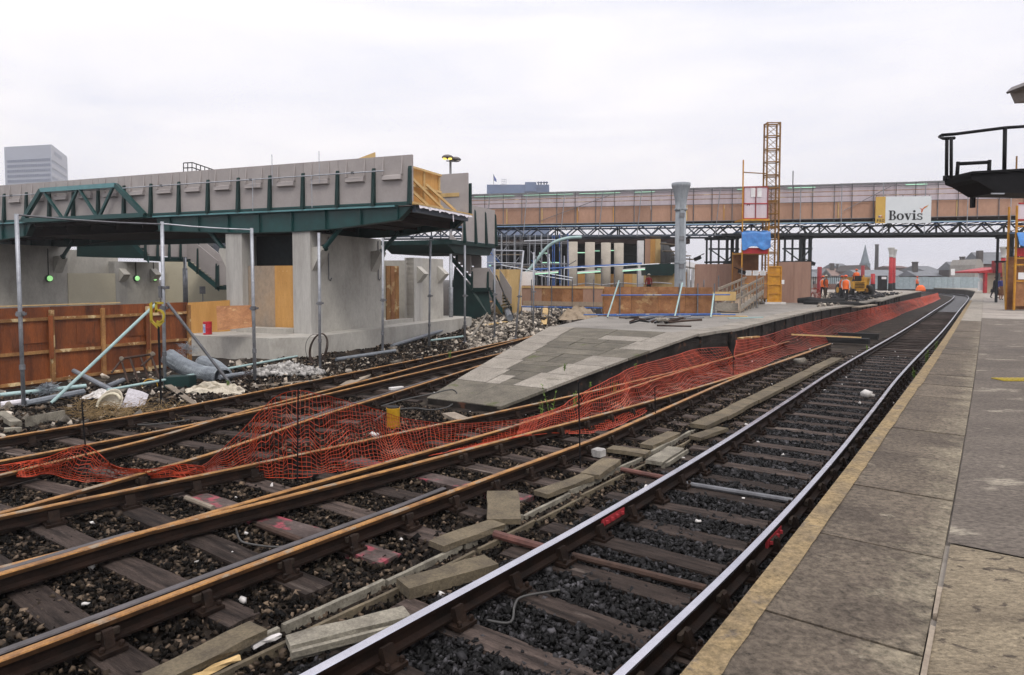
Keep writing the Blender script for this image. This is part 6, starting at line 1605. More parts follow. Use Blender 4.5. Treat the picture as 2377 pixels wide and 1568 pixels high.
gplank((660, 858), (664, 886), .08, .05, 'timber', 'short stake standing in front of the white rubble pile', (.25, .0))
gplank((1060, 733), (1092, 728), .2, .15, 'pave_pale', 'concrete kerb lump lying at the foot of the dark staircase', (.15, .15))
gplank((1060, 720), (1140, 716), .35, .10, 'ply_brown', 'stack of brown timbers at the foot of the dark staircase', (.15, .15))
gplank((1268, 748), (1262, 768), .3, .03, 'ply_pale', 'piece of new plywood leaning beside the grey pipe in the rubble', (.4, .05))
gplank((1110, 775), (1175, 768), .22, .03, 'ply_pale', 'pale plywood offcut lying in the rubble beside the pole with the raker', (.05, .05))
gplank((0, 965), (38, 985), .16, .09, 'concrete_pale', 'broken pale concrete channel at the far left edge', (.05, .05), 'broken_channel', 'concrete channel')
gplank((60, 985), (150, 965), .05, .22, 'concrete_pale', 'broken concrete trough section lying in front of the hoarding at the far left', (.08, .08), 'broken_channel', 'concrete channel')
gplank((10, 995), (50, 990), .12, .10, 'concrete_pale', 'end piece of a broken concrete channel beside the far rail at left', (.02, .02), 'broken_channel', 'concrete channel')
# basin, white board, crumpled sheet
p = gp(255, 945, .09); bs = thing('broken_basin', 'broken cream basin lying on its side beside the white board', 'basin', tuple(p))
axb = (V((.95, -.2, .1)).normalized(), V((.12, .35, .9)).normalized(), V((.2, -.9, .42)).normalized())
mb = MB(); mb.lathe(p, [(.05, -.12), (.2, -.10), (.29, .0), (.31, .05), (.28, .05), (.24, -.01), (.12, -.06)], 18, ax=axb); mb.build('bowl', M['plastic_sheet'], bs, True)
mb = MB(); mb.tube([p + axb[0] * .26 * math.cos(t) + axb[1] * .2 * math.sin(t) + axb[2] * .06 for t in np.linspace(.3, 4.2, 12)], .03, 6); mb.build('rim', M['cream'], bs, True)
mb = MB(); rows = []
for i in range(6):
    rows.append([at(278 + 6 * j * 1.5 + 9 * i * .5, 946 - 9 * i + j * 3 + (8 if j == 5 and i < 3 else 0), gp(300, 945).y - .1 + .05 * j + .05 * i) + V((0, .03 * math.sin(j + i), 0)) for j in range(6)])
mb.strip(rows); mb.strip([[q + V((0, .012, 0)) for q in r][::-1] for r in rows]); solo(mb, 'white_sheet', M['sheet_white'], 'bent white sheet of board standing on edge beside the broken basin', 'sheet')
def crumple(c, sx, sy, h, label, m, name, cat, sd_):
    mb = MB(); rows = []; n = 16
    for i in range(n + 1):
        r = []
        for j in range(n + 1):
            u_, v_ = i / n * 2 - 1, j / n * 2 - 1; q = V((c.x + u_ * sx, c.y + v_ * sy, 0)); e = max(0, 1 - (u_ * u_ + v_ * v_) * .95)
            z = c.z + h * (.25 + .75 * e) * (.55 + .9 * abs(noise.noise(V((u_ * 3.1 + sd_, v_ * 3.1, sd_)))) + .5 * abs(noise.noise(V((u_ * 7 + sd_, v_ * 7, 3))))) * (e ** .4 if e > 0 else 0)
            q += V((noise.noise(V((u_ * 4, v_ * 4, sd_))) * .09, noise.noise(V((u_ * 4, v_ * 4, sd_ + 9))) * .09, 0)); q.z = z; r.append(q)
        rows.append(r)
    mb.strip([r[::-1] for r in rows]); return solo(mb, name, M[m], label, cat, smooth=False)
crumple(gp(500, 908, -.04), .80, .30, .27, 'crumpled cream plastic sheet lying beside the far rail right of the plank', 'plastic_sheet', 'crumpled_sheet', 'plastic sheet', 2.0)
crumple(gp(425, 893, -.02), .32, .25, .24, 'small crumpled pale sack between the pole and the big crumpled sheet', 'plastic_sheet', 'crumpled_sheet', 'plastic sheet', 7.0)
crumple(gp(232, 925, 0), .30, .2, .18, 'white plastic bag lying behind the broken basin', 'pale_bits', 'plastic_bag', 'bag', 5.0)
crumple(gp(1060, 770, -.1), .9, .7, .55, 'dark grey mound of dirt at the right end of the plinth', 'cable_grey', 'dirt_mound', 'mound', 11.0)
crumple(gp(845, 828, -.05), 1.0, .4, .26, 'low heap of dark earth against the plinth right of the cable coil', 'ground', 'earth_heap', 'heap', 4.0)
p = P(1345, 748, .15); crumple(V((p.x, p.y, .3)), 1.05, .8, .75, 'pointed heap of sand beside the top of the platform ramp', 'sand', 'sand_heap', 'sand heap', 1.0)
mb = MB()
p = gp(348, 896, .03)
mb = MB(); mb.lathe(p, [(.02, -.12), (.15, -.12), (.17, 0), (.15, .12), (.02, .12)], 14, ax=(V((.9, .4, 0)), UP, V((.4, -.9, .0)))); dd = thing('oil_drum', 'small yellow and black drum lying on its side below the rusty frame', 'drum', tuple(p))
mb.build('body', M['black_rubber'], dd, True); mb = MB(); mb.lathe(p, [(.172, -.02), (.178, 0), (.172, .05), (.15, .055)], 14, ax=(V((.9, .4, 0)), UP, V((.4, -.9, .0)))); mb.build('band', M['bucket_yellow'], dd)
p = gp(405, 896, .05); mb = MB(); mb.box(p + V((.1, .1, .08)), (.6, .35, .28), jit=.03); solo(mb, 'green_box', M['green_dark'], 'dark green box lying under the bent mesh roll', 'box')
# cable coil against the pole
c = gp(742, 842, .47); cl_ = thing('cable_coil', 'coil of stiff brown cable standing upright against the fourth pole', 'cable coil', tuple(c - UP * .45))
for k in range(5):
    rx, rz = .23 + .025 * random.random(), .44 + .02 * random.random(); ox = random.uniform(-.03, .03); t0 = random.uniform(-.14, .14)
    mb = MB(); mb.tube([c + V((ox + rx * math.cos(t) * 1.0 + .10 * math.sin(t + t0), -.12 + .05 * math.cos(t + k), rz * math.sin(t))) for t in np.linspace(0, 6.6, 34)], .014, 5); mb.build('turn', M['cable_brown'], cl_, True)
mb = MB(); mb.tube([c + V((-.1 + .3 * math.cos(t), -.08, .43 * math.sin(t))) for t in np.linspace(1.2, 3.9, 18)], .008, 4); mb.build('loose_turn', M['cable_grey'], cl_, True)
cablepx([(958, 845), (965, 832), (978, 830), (990, 838)], .02, 'cable_grey', 'short hoop of grey cable sticking out of the rubble by the plinth', [-.2, .05, .08, -.2])
# bucket at the net
p = P(913, 993, -.22); bk = thing('tin_bucket', 'battered yellow tin standing between the rails at the foot of the orange net', 'bucket', tuple(p))
hb_ = at(913, 947, p.y).z - p.z; rb_ = .115
mb = MB(); mb.lathe(p, [(rb_ * .94, 0), (rb_, .01), (rb_ * 1.02, hb_ - .01), (rb_ * 1.05, hb_), (rb_ * .95, hb_)], 18); mb.build('body', M['bucket_yellow'], bk, True)
mb = MB(); mb.lathe((p.x, p.y, p.z + hb_ + .003), [(rb_ * .98, 0), (rb_ * .9, .02), (rb_ * .3, .03)], 14); mb.build('contents', M['black_rubber'], bk, True)
# rubble: bricks, stones, litter over the strip beside the far rail and the mound beyond
def rub(n, xr, ur, sz, name, m, ymax=99):
    pts = []; 
    while len(pts) < n:
        s_ = random.uniform(*xr); u_ = R7(max(-4, min(s_, 44))) - .55 - random.uniform(0, 1) ** 1.3 * ur; p = T(s_, u_); p.z = gz(p)
        pts.append((p.x, p.y, p.z + .01))
    return stones(name, pts, np.array([random.uniform(*sz) * (1 if random.random() < .93 else 2.0) for _ in pts]), M[m])
rub(20000, (2, 24), 4.5, (.02, .06), 'rubble', 'stone_brown')
rub(1500, (2, 36), 5.5, (.03, .10), 'rubble', 'rubble')
rub(130, (2, 40), 6.5, (.10, .22), 'rubble', 'rubble')
pts = []; random.seed(23)
c = gp(665, 868)
for _ in range(700):
    a = random.uniform(0, 6.28); r_ = random.random() ** .6; pts.append((c.x + math.cos(a) * r_ * 1.0, c.y + math.sin(a) * r_ * .55, gz(c) + .26 * (1 - r_) + .02))
stones('rubble', pts, RNG.uniform(.03, .13, len(pts)), M['white_rubble'])
pts = []
for _ in range(2600):
    x = random.uniform(1085, 1330); y = random.uniform(722, 800); p = P(x, y, .1); 
    if p.x < 3.2: p.z = gz(p); pts.append((p.x, p.y, p.z + .02))
stones('rubble', pts, RNG.uniform(.06, .20, len(pts)), M['rubble'])
pts = []
for _ in range(110):
    s_ = random.uniform(1, 30); u_ = random.uniform(-9, -1.6); p = T(s_, u_, -.2); pts.append((p.x, p.y, -.20))
stones('litter', pts, RNG.uniform(.02, .055, len(pts)), M['pale_bits'])
for (x, y, lab, s_, m_) in ((1190, 818, 'pale boulder of broken stone beside the covered cable trough', .3, 'pave_pale'), (1300, 1160, '', 0, '')):
    if not s_: continue
    p = P(1855, 845, -.2); pts = [(p.x, p.y, p.z + .06)]
    o = stones('boulder', pts, np.array([.34]), M[m_]); del o['kind']; tag(o, lab, 'boulder')
for x, y, s_, lab in ((870, 1012, .11, 'white stone on the ballast behind the orange net'), (1010, 918, .10, 'small pink stone on the far rails beside the cable')):
    p = P(x, y, -.2); o = stones('white_stone', [(p.x, p.y, p.z + .03)], np.array([s_]), M['pale_bits']); del o['kind']; tag(o, lab, 'stone')

# ------------------------------------------------------------------ weeds
def weed(x, y, z, h, n, label, spread=.3, m='weed', Yf=None):
    b = P(x, y, z); o = thing('weed', label, 'weed', tuple(b), 'weeds growing by the platforms'); mb = MB(); lf = MB()
    for k in range(n):
        a = random.uniform(0, 6.28); hh = 1.25 * h * random.uniform(.55, 1); tip_ = b + V((math.cos(a) * spread * hh * random.random(), math.sin(a) * spread * hh * random.random(), hh)); mb.tube([b, b.lerp(tip_, .5) + V((0, 0, .03)), tip_], [.006, .005, .002], 4)
        for j in range(int(7 + hh * 16)):
            f = random.uniform(.15, 1); q = b.lerp(tip_, f); a2 = random.uniform(0, 6.28); L = random.uniform(.03, .075) * (1.2 - .5 * f) * (.6 + h); d = V((math.cos(a2), math.sin(a2), random.uniform(.1, .8))).normalized(); x_ = d.cross(UP).normalized() * L * .28
            lf.poly([q, q + d * L * .5 + x_, q + d * L, q + d * L * .5 - x_])
    mb.build('stem', M[m], o); lf.build('leaves', M[m], o)
random.seed(29)
for x, y, z, h, n, lab in ((1280, 983, -.2, .78, 2, 'tall thin green weed at the right foot of the platform ramp'), (1332, 962, -.2, .36, 7, 'bushy green weed with yellow flowers beside the ramp edge'), (1425, 930, -.2, .38, 4, 'slim weed growing against the sooty ramp wall'), (1258, 975, -.2, .30, 3, 'short weed left of the tall thin one by the ramp'),
                           (1310, 862, .28, .16, 8, 'tuft of weeds in a joint on the left side of the ramp paving'), (1475, 858, .36, .12, 6, 'small tuft of weeds on the right side of the ramp paving'), (1370, 900, .18, .10, 4, 'tiny weed in the middle of the ramp paving'), (2150, 847, -.15, .4, 9, 'clump of green weeds along the right platform wall'), (2172, 818, -.15, .35, 8, 'further clump of weeds against the right platform wall'), (2122, 880, -.15, .25, 6, 'nearest small clump of weeds under the right platform edge'),
                           (2012, 818, -.2, .22, 6, 'low weed beside the running line near the end timbers'), (530, 905, -.15, .18, 9, 'low green weed in front of the crumpled sheet'), (1045, 838, -.1, .28, 6, 'green weed beside the long dark grey pipe')):
    weed(x, y, z, h, n, lab)
mb = MB()
for _ in range(520):
    x = random.choice((random.uniform(170, 420), random.uniform(170, 330))); b = gp(x, random.uniform(935, 972)); a = random.uniform(0, 6.28); L = random.uniform(.1, .4); e = b + V((math.cos(a) * L, math.sin(a) * L, random.uniform(.02, .2)))
    mb.tube([b, b.lerp(e, .5) + UP * .05, e], .004, 3, cap=False)
stuff(mb.build('dry_grass', M['dry_grass']))

# ------------------------------------------------------------------ scrap on the middle platform
random.seed(41)
sc2 = thing('scrap_heap', 'heap of bent pipes, rope and scrap metal lying on the middle platform', 'scrap heap', tuple(P(1500, 745, ZP)))
for k in range(16):
    x = random.uniform(1440, 1560); a = P(x, random.uniform(738, 752), ZP + .04); an = random.uniform(-.5, .5); L = random.uniform(.4, 1.6); mb = MB(); b = a + V((math.cos(an) * L, math.sin(an) * L, random.uniform(0, .18))); mb.tube([a, a.lerp(b, .5) + UP * random.uniform(0, .1), b], random.uniform(.025, .05), 6); mb.build('pipe', random.choice((M['rust_pipe'], M['galv_dark'], M['black_steel'])), sc2)
for k in range(7):
    c = P(1537, 742, ZP + .1 + .035 * k); mb = MB(); mb.tube([c + V((.26 * math.cos(t) * (1 - .06 * k), .2 * math.sin(t), .03 * math.sin(3 * t + k))) for t in np.linspace(0, 6.3, 16)], .03, 6); mb.build('rope_turn', M['pave_pale'], sc2)
for x0, x1, y, lab in ((1437, 1500, 738, 'thin rusty rod lying left of the scrap heap on the middle platform'), (1525, 1605, 756, 'long dark rod lying in front of the scrap heap on the middle platform')):
    mb = MB(); mb.tube([P(x0, y, ZP + .03), P(x1, y + 2, ZP + .03)], .03, 6); solo(mb, 'rod', M['rust_pipe'], lab, 'rod')
for x0, y0, x1, y1, m_, lab in ((1715, 787 - 1, 1760, 782, 'batten', 'orange-brown batten lying on the middle platform tarmac'), (1655, 733, 1735, 735, 'timber_yellow', 'pale plank lying in front of the timber ramp'), (1690, 739, 1770, 737, 'tube_teal', 'pale tube lying in front of the timber ramp')):
    mb = MB(); mb.bar(P(x0, y0, ZP + .04), P(x1, y1, ZP + .04), .10, .04); solo(mb, 'lying_batten', M[m_], lab, 'batten')

# ================================================================== ORANGE BARRIER NET
def net(name, label, cols, rowsN, seg, r, seedv, sag=.06, amp=.05):
    """cols: list of (top point, bottom point); strands are real thin cords"""
    tp = [c[0] for c in cols]; bt_ = [c[1] for c in cols]
    def cr(pts, t):
        n = len(pts) - 1; i = min(int(t), n - 1); f = t - i; p0, p1, p2, p3 = pts[max(i - 1, 0)], pts[i], pts[i + 1], pts[min(i + 2, n)]
        return .5 * ((2 * p1) + (p2 - p0) * f + (2 * p0 - 5 * p1 + 4 * p2 - p3) * f * f + (3 * p1 - p0 - 3 * p2 + p3) * f ** 3)
    ts = []
    for i in range(len(cols) - 1):
        L = max((tp[i + 1] - tp[i]).length, (bt_[i + 1] - bt_[i]).length); n = max(2, int(L / seg))
        ts += [i + k / n for k in range(n)]
    ts.append(len(cols) - 1)
    G_ = []
    for ti, t in enumerate(ts):
        a, b = cr(tp, t), cr(bt_, t); row = []
        for j in range(rowsN + 1):
            f = j / rowsN; f = f + 1.1 * noise.noise(V((t * 1.7 + seedv, f * 1.4, 2.2))) * f * (1 - f); p = a.lerp(b, f); w = noise.noise(V((t * 2.3 + seedv, f * 2.1, seedv))) * amp + noise.noise(V((t * 7 + seedv, f * 5, 4))) * amp * .4
            p = p + V((w * .7, -w * .7, -sag * math.sin(math.pi * f) * (b - a).length + w * .8 * math.sin(math.pi * min(1, f * 1.2 + .1))))
            if p.z < -.21: p.z = -.21 + .03 * abs(noise.noise(p * 4))
            row.append(p)
        G_.append(row)
    mb = MB(); n = len(G_)
    for j in range(rowsN + 1):
        mb.tube([G_[i][j] for i in range(n)], r * (1.7 if j in (0, rowsN, rowsN // 2) else 1), 3, cap=False)
    for i in range(n): mb.tube(G_[i], r * .9, 3, cap=False)
    return solo(mb, name, M['orange_net'], label, 'barrier net', group='orange plastic barrier nets')
def pr(xt, yt, zt, xb, yb, zb=-.18): return (P(xt, yt, zt), P(xb, yb, zb))
net('barrier_net', 'crumpled orange plastic net lying low over the rails at the far left', [pr(-40, 1092, .06, -40, 1112, -.1), pr(0, 1082, .06, 20, 1104, -.1), pr(55, 1072, .10, 60, 1108, -.06), pr(110, 1062, .12, 115, 1100, -.12), pr(192, 1034, .34, 160, 1112, -.16), pr(245, 1066, .22, 225, 1119, -.17), pr(268, 1084, .06, 290, 1112, -.16), pr(340, 1090, .04, 350, 1110, -.10), pr(420, 1078, .06, 430, 1108, -.06), pr(470, 1084, .06, 490, 1106, -.1)], 11, .065, .0042, 3.1, .02, .12)
net('barrier_net', 'orange plastic net hung over a thin rod and sagging to both sides between the rails', [pr(470, 1082, .10, 480, 1096, -.10), pr(520, 1042, .28, 540, 1102, -.18), pr(590, 968, .62, 605, 1108, -.19), pr(640, 922, .85, 650, 1110, -.2), pr(690, 907, .92, 690, 1110, -.2), pr(745, 917, .86, 760, 1100, -.2), pr(810, 933, .66, 830, 1086, -.2), pr(879, 953, .45, 905, 1073, -.16), pr(940, 972, .22, 975, 1063, -.10), pr(1046, 984, .10, 1050, 1048, -.05), pr(1141, 980, .08, 1140, 1028, -.02), pr(1250, 970, .08, 1230, 1008, .0)], 17, .062, .0036, 8.4, .10, .05)
net('barrier_net', 'orange plastic net lying across the rusty rails below the ramp and rising along the platform', [pr(1215, 974, .10, 1190, 1016, .0), pr(1290, 950, .14, 1280, 1006, -.1), pr(1350, 915, .25, 1366, 1006, -.19), pr(1420, 878, .40, 1440, 988, -.18), pr(1470, 853, .50, 1510, 950, -.15), pr(1560, 828, .52, 1610, 905, -.12), pr(1616, 811, .56, 1700, 872, -.05), pr(1690, 806, .58, 1715, 868, -.1)], 15, .075, .0040, 5.7, .06, .07)
net('barrier_net', 'long orange plastic net standing between the platform wall and the running line', [pr(1705, 791, .62, 1712, 872, -.1), pr(1780, 779, .56, 1825, 826, -.1), pr(1850, 757, .62, 1890, 806, -.15), pr(1948, 733, .62, 1984, 772, -.2), pr(2030, 714, .56, 2060, 744, -.2), pr(2085, 702, .52, 2105, 724, -.2), pr(2135, 691, .50, 2150, 709, -.2), pr(2178, 680, .45, 2184, 694, -.2)], 13, .12, .0046, 9.7, .05, .10)
def rod(xt, yt, xb, yb, zb, label, r=.010):
    b = P(xb, yb, zb); t = at(xt, yt, b.y); mb = MB(); mb.tube([b, t], r, 5); mb.tube([t, t + V((.03, 0, .02))], r, 5); return solo(mb, 'net_pin', M['black_steel'], label, 'steel pin', group='thin steel pins holding the orange net')
rod(190, 935, 203, 1100, -.2, 'thin black pin holding the far left orange net')
rod(692, 903, 690, 1120, -.2, 'thin black pin at the high peak of the orange net')
rod(1343, 888, 1347, 1088, -.2, 'thin black pin standing at the right of the ramp foot by the rusty rail', .011)
rod(1520, 900, 1522, 985, -.2, 'thin black pin in the orange net beside the ramp wall')
rod(1702, 790, 1702, 885, -.2, 'thin black pin at the raised corner of the orange net')
# timbers across the end of the siding
eb_ = thing('buffer_timbers', 'dark sleepers stacked across the end of the rusty siding with a striped bar', 'buffer stop', tuple(P(1940, 795, -.2)))
for k, (x, y) in enumerate(((1925, 790), (1950, 797), (1985, 786))):
    p = P(x, y, -.2); d = T(0, 1).normalized(); mb = MB(); mb.box(p + UP * (.12 + .0 * k), (2.4 - .3 * k, .26, .22), (d, V((-d.y, d.x, 0)), UP), jit=.02); mb.build('timber', M['black_rubber'], eb_)
a, b = P(1838, 777, .45), P(1998, 784, .12); mb = MB(); mb.bar(a, b, .05, .05); mb.build('striped_bar', M['timber_yellow'], eb_)
for f in (.12, .35, .68, .85):
    q = a.lerp(b, f); mb = MB(); mb.box(q, (.22, .06, .06), ((b - a).normalized(), V((0, 1, 0)), UP)); mb.build('stripe', M['red'], eb_)

# ================================================================== FAR SCENERY
random.seed(61)
def block(name, label, x0, x1, yt, Y, depth, m, cat='building', zb=-.3):
    a, b = at(x0, yt, Y), at(x1, yt, Y); o = thing(name, label, cat, ((a.x + b.x) / 2, Y, 0))
    mb = MB(); mb.box(((a.x + b.x) / 2, Y + depth / 2, (a.z + zb) / 2), (b.x - a.x, depth, a.z - zb)); mb.build('wall', m, o); return o, a, b
# office tower at the left edge
Y = 430; zt_r = 2.4 + (645 - 333) * Y / 1600
pA, pB, pC = at(18, 600, Y), at(126, 600, Y - 8), at(161, 600, Y + 34)
tw = thing('office_tower', 'pale blue office tower rising behind the footbridge at the left edge', 'office tower', (pB.x, pB.y, 0))
za = at(18, 333, Y).z; zb2 = at(126, 336, Y - 8).z
pts = [V((pA.x, pA.y, 0)), V((pB.x, pB.y, 0)), V((pC.x, pC.y, 0)), V((pA.x + 12, pC.y + 8, 0))]
mb = MB(); mb.prism(pts, UP * zb2); fix_normals(mb.build('wall', M['tower_face'], tw))
dA = (pts[1] - pts[0]); nA = V((dA.y, -dA.x, 0)).normalized(); dC = pts[2] - pts[1]; nC = V((dC.y, -dC.x, 0)).normalized()
for k in range(10):
    y = 376 + 11.6 * k; z = at(70, y, Y).z
    nw = 24
    mb = MB()
    for i in range(nw):
        c = pts[0] + dA * (.05 + .93 * (i + .5) / nw) + UP * z; mb.box(c, (dA.length / nw * .55, .5, 1.7), (dA.normalized(), nA, UP))
    mb.build('window_row', M['tower_band'], tw)
mb = MB()
mb.prism([pts[1] + UP * (zb2 - 9) - nC * 0, pts[2] + UP * (zb2 - 9), pts[2] + UP * (zb2 + .1), pts[1] + UP * (zb2 + .1)], nC * .3); fix_normals(mb.build('top_band', M['tower_side'], tw))
mb = MB(); c0 = pts[1] + dC * .16 + nC * .45; mb.prism([c0 + UP * (zb2 - 5.0), c0 + dC * .45 + UP * (zb2 - 5.0), c0 + dC * .45 + UP * (zb2 - 2.8), c0 + UP * (zb2 - 2.8)], nC * .1); fix_normals(mb.build('rooftop_sign', M['tower_band'], tw))
for k in range(9):
    z1 = zb2 - 11.2 - 5.2 * k; mb = MB(); mb.prism([pts[1] + UP * (z1 - 2.6), pts[2] + UP * (z1 - 2.6), pts[2] + UP * z1, pts[1] + UP * z1], nC * .3); fix_normals(mb.build('spandrel_band', M['tower_side'], tw))
# blue block with flag
o, a, b = block('blue_block', 'blue-grey flat roofed block with rooftop vents behind the temporary bridge', 1130, 1275, 429, 300, 30, M['blue_build'])
mb = MB(); c0, c1 = at(1219, 423, 299), at(1245, 423, 299); mb.box(((c0.x + c1.x) / 2, 306, c0.z - 2), (c1.x - c0.x, 14, 4)); mb.build('plant_room', M['blue_build'], o)
for x in (1250, 1256, 1263, 1269):
    p = at(x, 428, 298); mb = MB(); mb.lathe((p.x, p.y, p.z - .6), [(.25, 0), (.25, .9), (.6, 1.1), (.6, 1.5), (.2, 1.7)], 8); mb.build('roof_vent', M['tower_band'], o)
p = at(1170, 430, 298); mb = MB(); 
for dx in (-.9, 0, .9): mb.box((p.x + dx, p.y, p.z + 1), (.15, .15, 3.2))
for dz in (.4, 1.4, 2.4): mb.box((p.x, p.y, p.z + dz), (2, .15, .12))
mb.build('roof_frame', M['galv'], o)
fp = thing('flag_pole', 'small flagpole with a dark flag on the blue-grey block', 'flagpole', tuple(at(1146, 429, 297)))
mb = MB(); mb.tube([at(1146, 429, 297), at(1145.5, 405, 297)], .12, 6); mb.build('pole', M['galv_dark'], fp)
mb = MB(); mb.prism([at(1146, 406, 297), at(1152, 417, 297), at(1153, 423, 297), at(1147, 420, 297)], V((0, .05, 0))); fix_normals(mb.build('flag', M['ink_blue'], fp))
# the town beyond the platform ends
def house(name, label, x0, x1, yr, ye, Y, dep, roof, wall, gable=False, wins=0, wm=None, chim=(), yb=668):
    """yr ridge line, ye eaves line (photo rows at distance Y)"""
    a, b = at(x0, ye, Y), at(x1, ye, Y); zr = at(x0, yr, Y + (0 if gable else dep / 2)).z; ze = a.z
    o = thing(name, label, 'building', ((a.x + b.x) / 2, Y, 0))
    mb = MB(); mb.box(((a.x + b.x) / 2, Y + dep / 2, ze / 2 - .2), (b.x - a.x, dep, ze + .4)); mb.build('wall', wall, o)
    mb = MB()
    if gable:
        mb.prism([V((a.x - .3, Y - .3, ze)), V((b.x + .3, Y - .3, ze)), V(((a.x + b.x) / 2, Y - .3, zr))], V((0, dep + .6, 0)))
        mb2 = MB(); mb2.prism([V((a.x, Y - .34, ze)), V((b.x, Y - .34, ze)), V(((a.x + b.x) / 2, Y - .34, zr - .4))], V((0, .03, 0))); fix_normals(mb2.build('gable', wall, o))
    else:
        mb.prism([V((a.x - .3, Y - .4, ze - .1)), V((a.x - .3, Y + dep / 2, zr)), V((a.x - .3, Y + dep + .4, ze - .1))], V((b.x - a.x + .6, 0, 0)))
    rf = fix_normals(mb.build('roof', roof, o))
    for cx_, cyt, cw in chim:
        p = at(cx_, cyt, Y + (dep * .4)); w = cw * Y / 1600; mb = MB(); mb.box((p.x, p.y, p.z - 2), (w, w * .8, 4.0)); mb.box((p.x, p.y, p.z + .05), (w * 1.15, w * .95, .25)); mb.build('chimney', M['brick_dark'], rf)
    for k in range(wins):
        x = a.x + (b.x - a.x) * (k + .5) / wins; h = min(1.6, ze * .4); mb = MB(); mb.box((x, Y - .02, ze - 1.7), (min(1.3, (b.x - a.x) / wins * .45), .12, h)); mb.build('window', wm or M['window'], o)
    return o
sl, tl, bt2, bd, rn_ = M['slate'], M['tile_brown'], M['brick_town'], M['brick_dark'], M['stone_town']
house('town_house', 'brown roofed terrace with two chimneys left of the church spire', 1926, 1994, 624, 640, 190, 14, tl, rn_, wins=5, chim=((1931, 613, 8), (1944, 615, 4)))
house('town_house', 'small dark gabled house just right of the mauve hoarding', 1906, 1926, 625, 640, 170, 10, sl, bd, gable=True)
house('town_house', 'low slate roofed sheds right beside the mauve hoarding', 1884, 1908, 632, 642, 165, 10, sl, rn_, wins=2)
house('town_house', 'dark slate gables above the brown roofed terrace', 1950, 1974, 612, 622, 215, 12, sl, bt2, gable=False)
house('town_house', 'white walled building with long slate roof behind the red columns', 2002, 2114, 627, 641, 165, 12, sl, M['white_paint'], wins=8)
house('town_house', 'red brick gable in front of the church spire', 2000, 2020, 615, 630, 180, 14, bd, bt2, gable=True)
house('town_house', 'flat topped brick block behind the slate roof right of the tall columns', 2074, 2114, 618, 622, 230, 12, bt2, bt2, gable=False)
house('town_house', 'long slate roofed school range with dark arched windows', 2128, 2262, 629, 640, 155, 7, sl, bd, wins=6, chim=((2124, 610, 10),))
house('town_house', 'slate gable with ridge rising behind the school range', 2152, 2188, 618, 630, 185, 14, sl, bd, gable=False)
house('town_house', 'tall dark house with chimney at the left of the big hall', 2219, 2262, 608, 626, 150, 6, sl, bd, wins=3, chim=((2234, 598, 9),))
house('town_house', 'large hall with a broad slate roof at the right above the red shelter', 2282, 2350, 586, 612, 150, 7, sl, bt2, wins=5, gable=False)
o = thing('stone_gable', 'pale stone gable with a tall dark chimney left of the broad hall', 'building', tuple(at(2272, 660, 138)))
mb = MB(); mb.prism([at(2262, 668, 138), at(2282, 668, 138), at(2283, 612, 138), at(2276, 602, 138), at(2270, 602, 138), at(2264, 615, 138)], V((0, 8, 0))); fix_normals(mb.build('wall', M['stone_town'], o))
mb = MB(); c = at(2274, 588, 140); mb.box((c.x, c.y, c.z - 1), (.9, .9, 3)); mb.build('chimney', bd, o)
sp = thing('church_spire', 'slender grey-green church spire on the skyline left of the thin chimney', 'church', tuple(at(2007, 640, 320)))
c = at(2007, 640, 320); zt0 = at(2007, 568, 320).z; zs0_ = at(2007, 612, 320).z
mb = MB(); mb.lathe((c.x, c.y, 0), [(2.1, zs0_), (.9, zs0_ + (zt0 - zs0_) * .55), (.05, zt0)], 8); mb.build('spire', M['spire'], sp)
mb = MB(); mb.box((c.x, c.y, zs0_ / 2), (3.4, 3.4, zs0_)); mb.build('tower', M['spire'], sp)
ch = thing('factory_chimney', 'thin dark factory chimney standing right of the church spire', 'chimney', tuple(at(2034, 640, 260)))
c = at(2034, 640, 260); zt0 = at(2034, 567.5, 260).z; mb = MB(); mb.lathe((c.x, c.y, 0), [(.75, 0), (.62, zt0 - .6), (.72, zt0 - .5), (.72, zt0)], 10); mb.build('stack', bd, ch, True)
# pale blue-grey hoarding along the far platform
a, b = at(1900, 650, 118), at(2275, 650, 112); o = thing('far_hoarding', 'long pale blue-grey metal hoarding along the far side of the station', 'fence', ((a.x + b.x) / 2, 115, 0))
n = 26
for k in range(n):
    p = a.lerp(b, k / n); q = a.lerp(b, (k + 1) / n); mb = MB(); mb.prism([V((p.x + .02, p.y, .5)), V((q.x - .02, q.y, .5)), V((q.x - .02, q.y, at(2000, 644, 115).z + .03 * (k % 3))), V((p.x + .02, p.y, at(2000, 644, 115).z + .03 * (k % 3)))], V((0, .06 + .05 * (k % 2), 0))); fix_normals(mb.build('panel', M['fence_blue'], o))
for x, yt in ((2212, 634),):
    p = at(x, 668, 108); o = thing('white_notice', 'small white notice on a post in front of the far hoarding', 'sign', tuple(p)); mb = MB(); mb.box(at(x, 632, 108), (.6, .05, 1.0)); mb.build('board', M['white_paint'], o); mb = MB(); mb.tube([p, at(x, 636, 108)], .04, 5); mb.build('post', M['galv'], o)
# dark iron railing at the left end of the yard
o = thing('iron_railing', 'dark iron railing with red brick base behind the site workers', 'railing', tuple(at(1930, 660, 95)))
a, b = at(1888, 655, 96), at(1990, 655, 96)
mb = MB(); mb.box(((a.x + b.x) / 2, 96, 1.1), (b.x - a.x, .3, .9)); mb.build('low_wall', M['brick_town'], o)
for k in range(22):
    p = a.lerp(b, k / 21); mb = MB(); mb.box((p.x, 96, 2.0), (.06, .06, 1.1)); mb.build('bar', M['black_steel'], o)
mb = MB(); mb.box(((a.x + b.x) / 2, 96, 2.45), (b.x - a.x, .08, .08)); mb.build('top_rail', M['black_steel'], o)

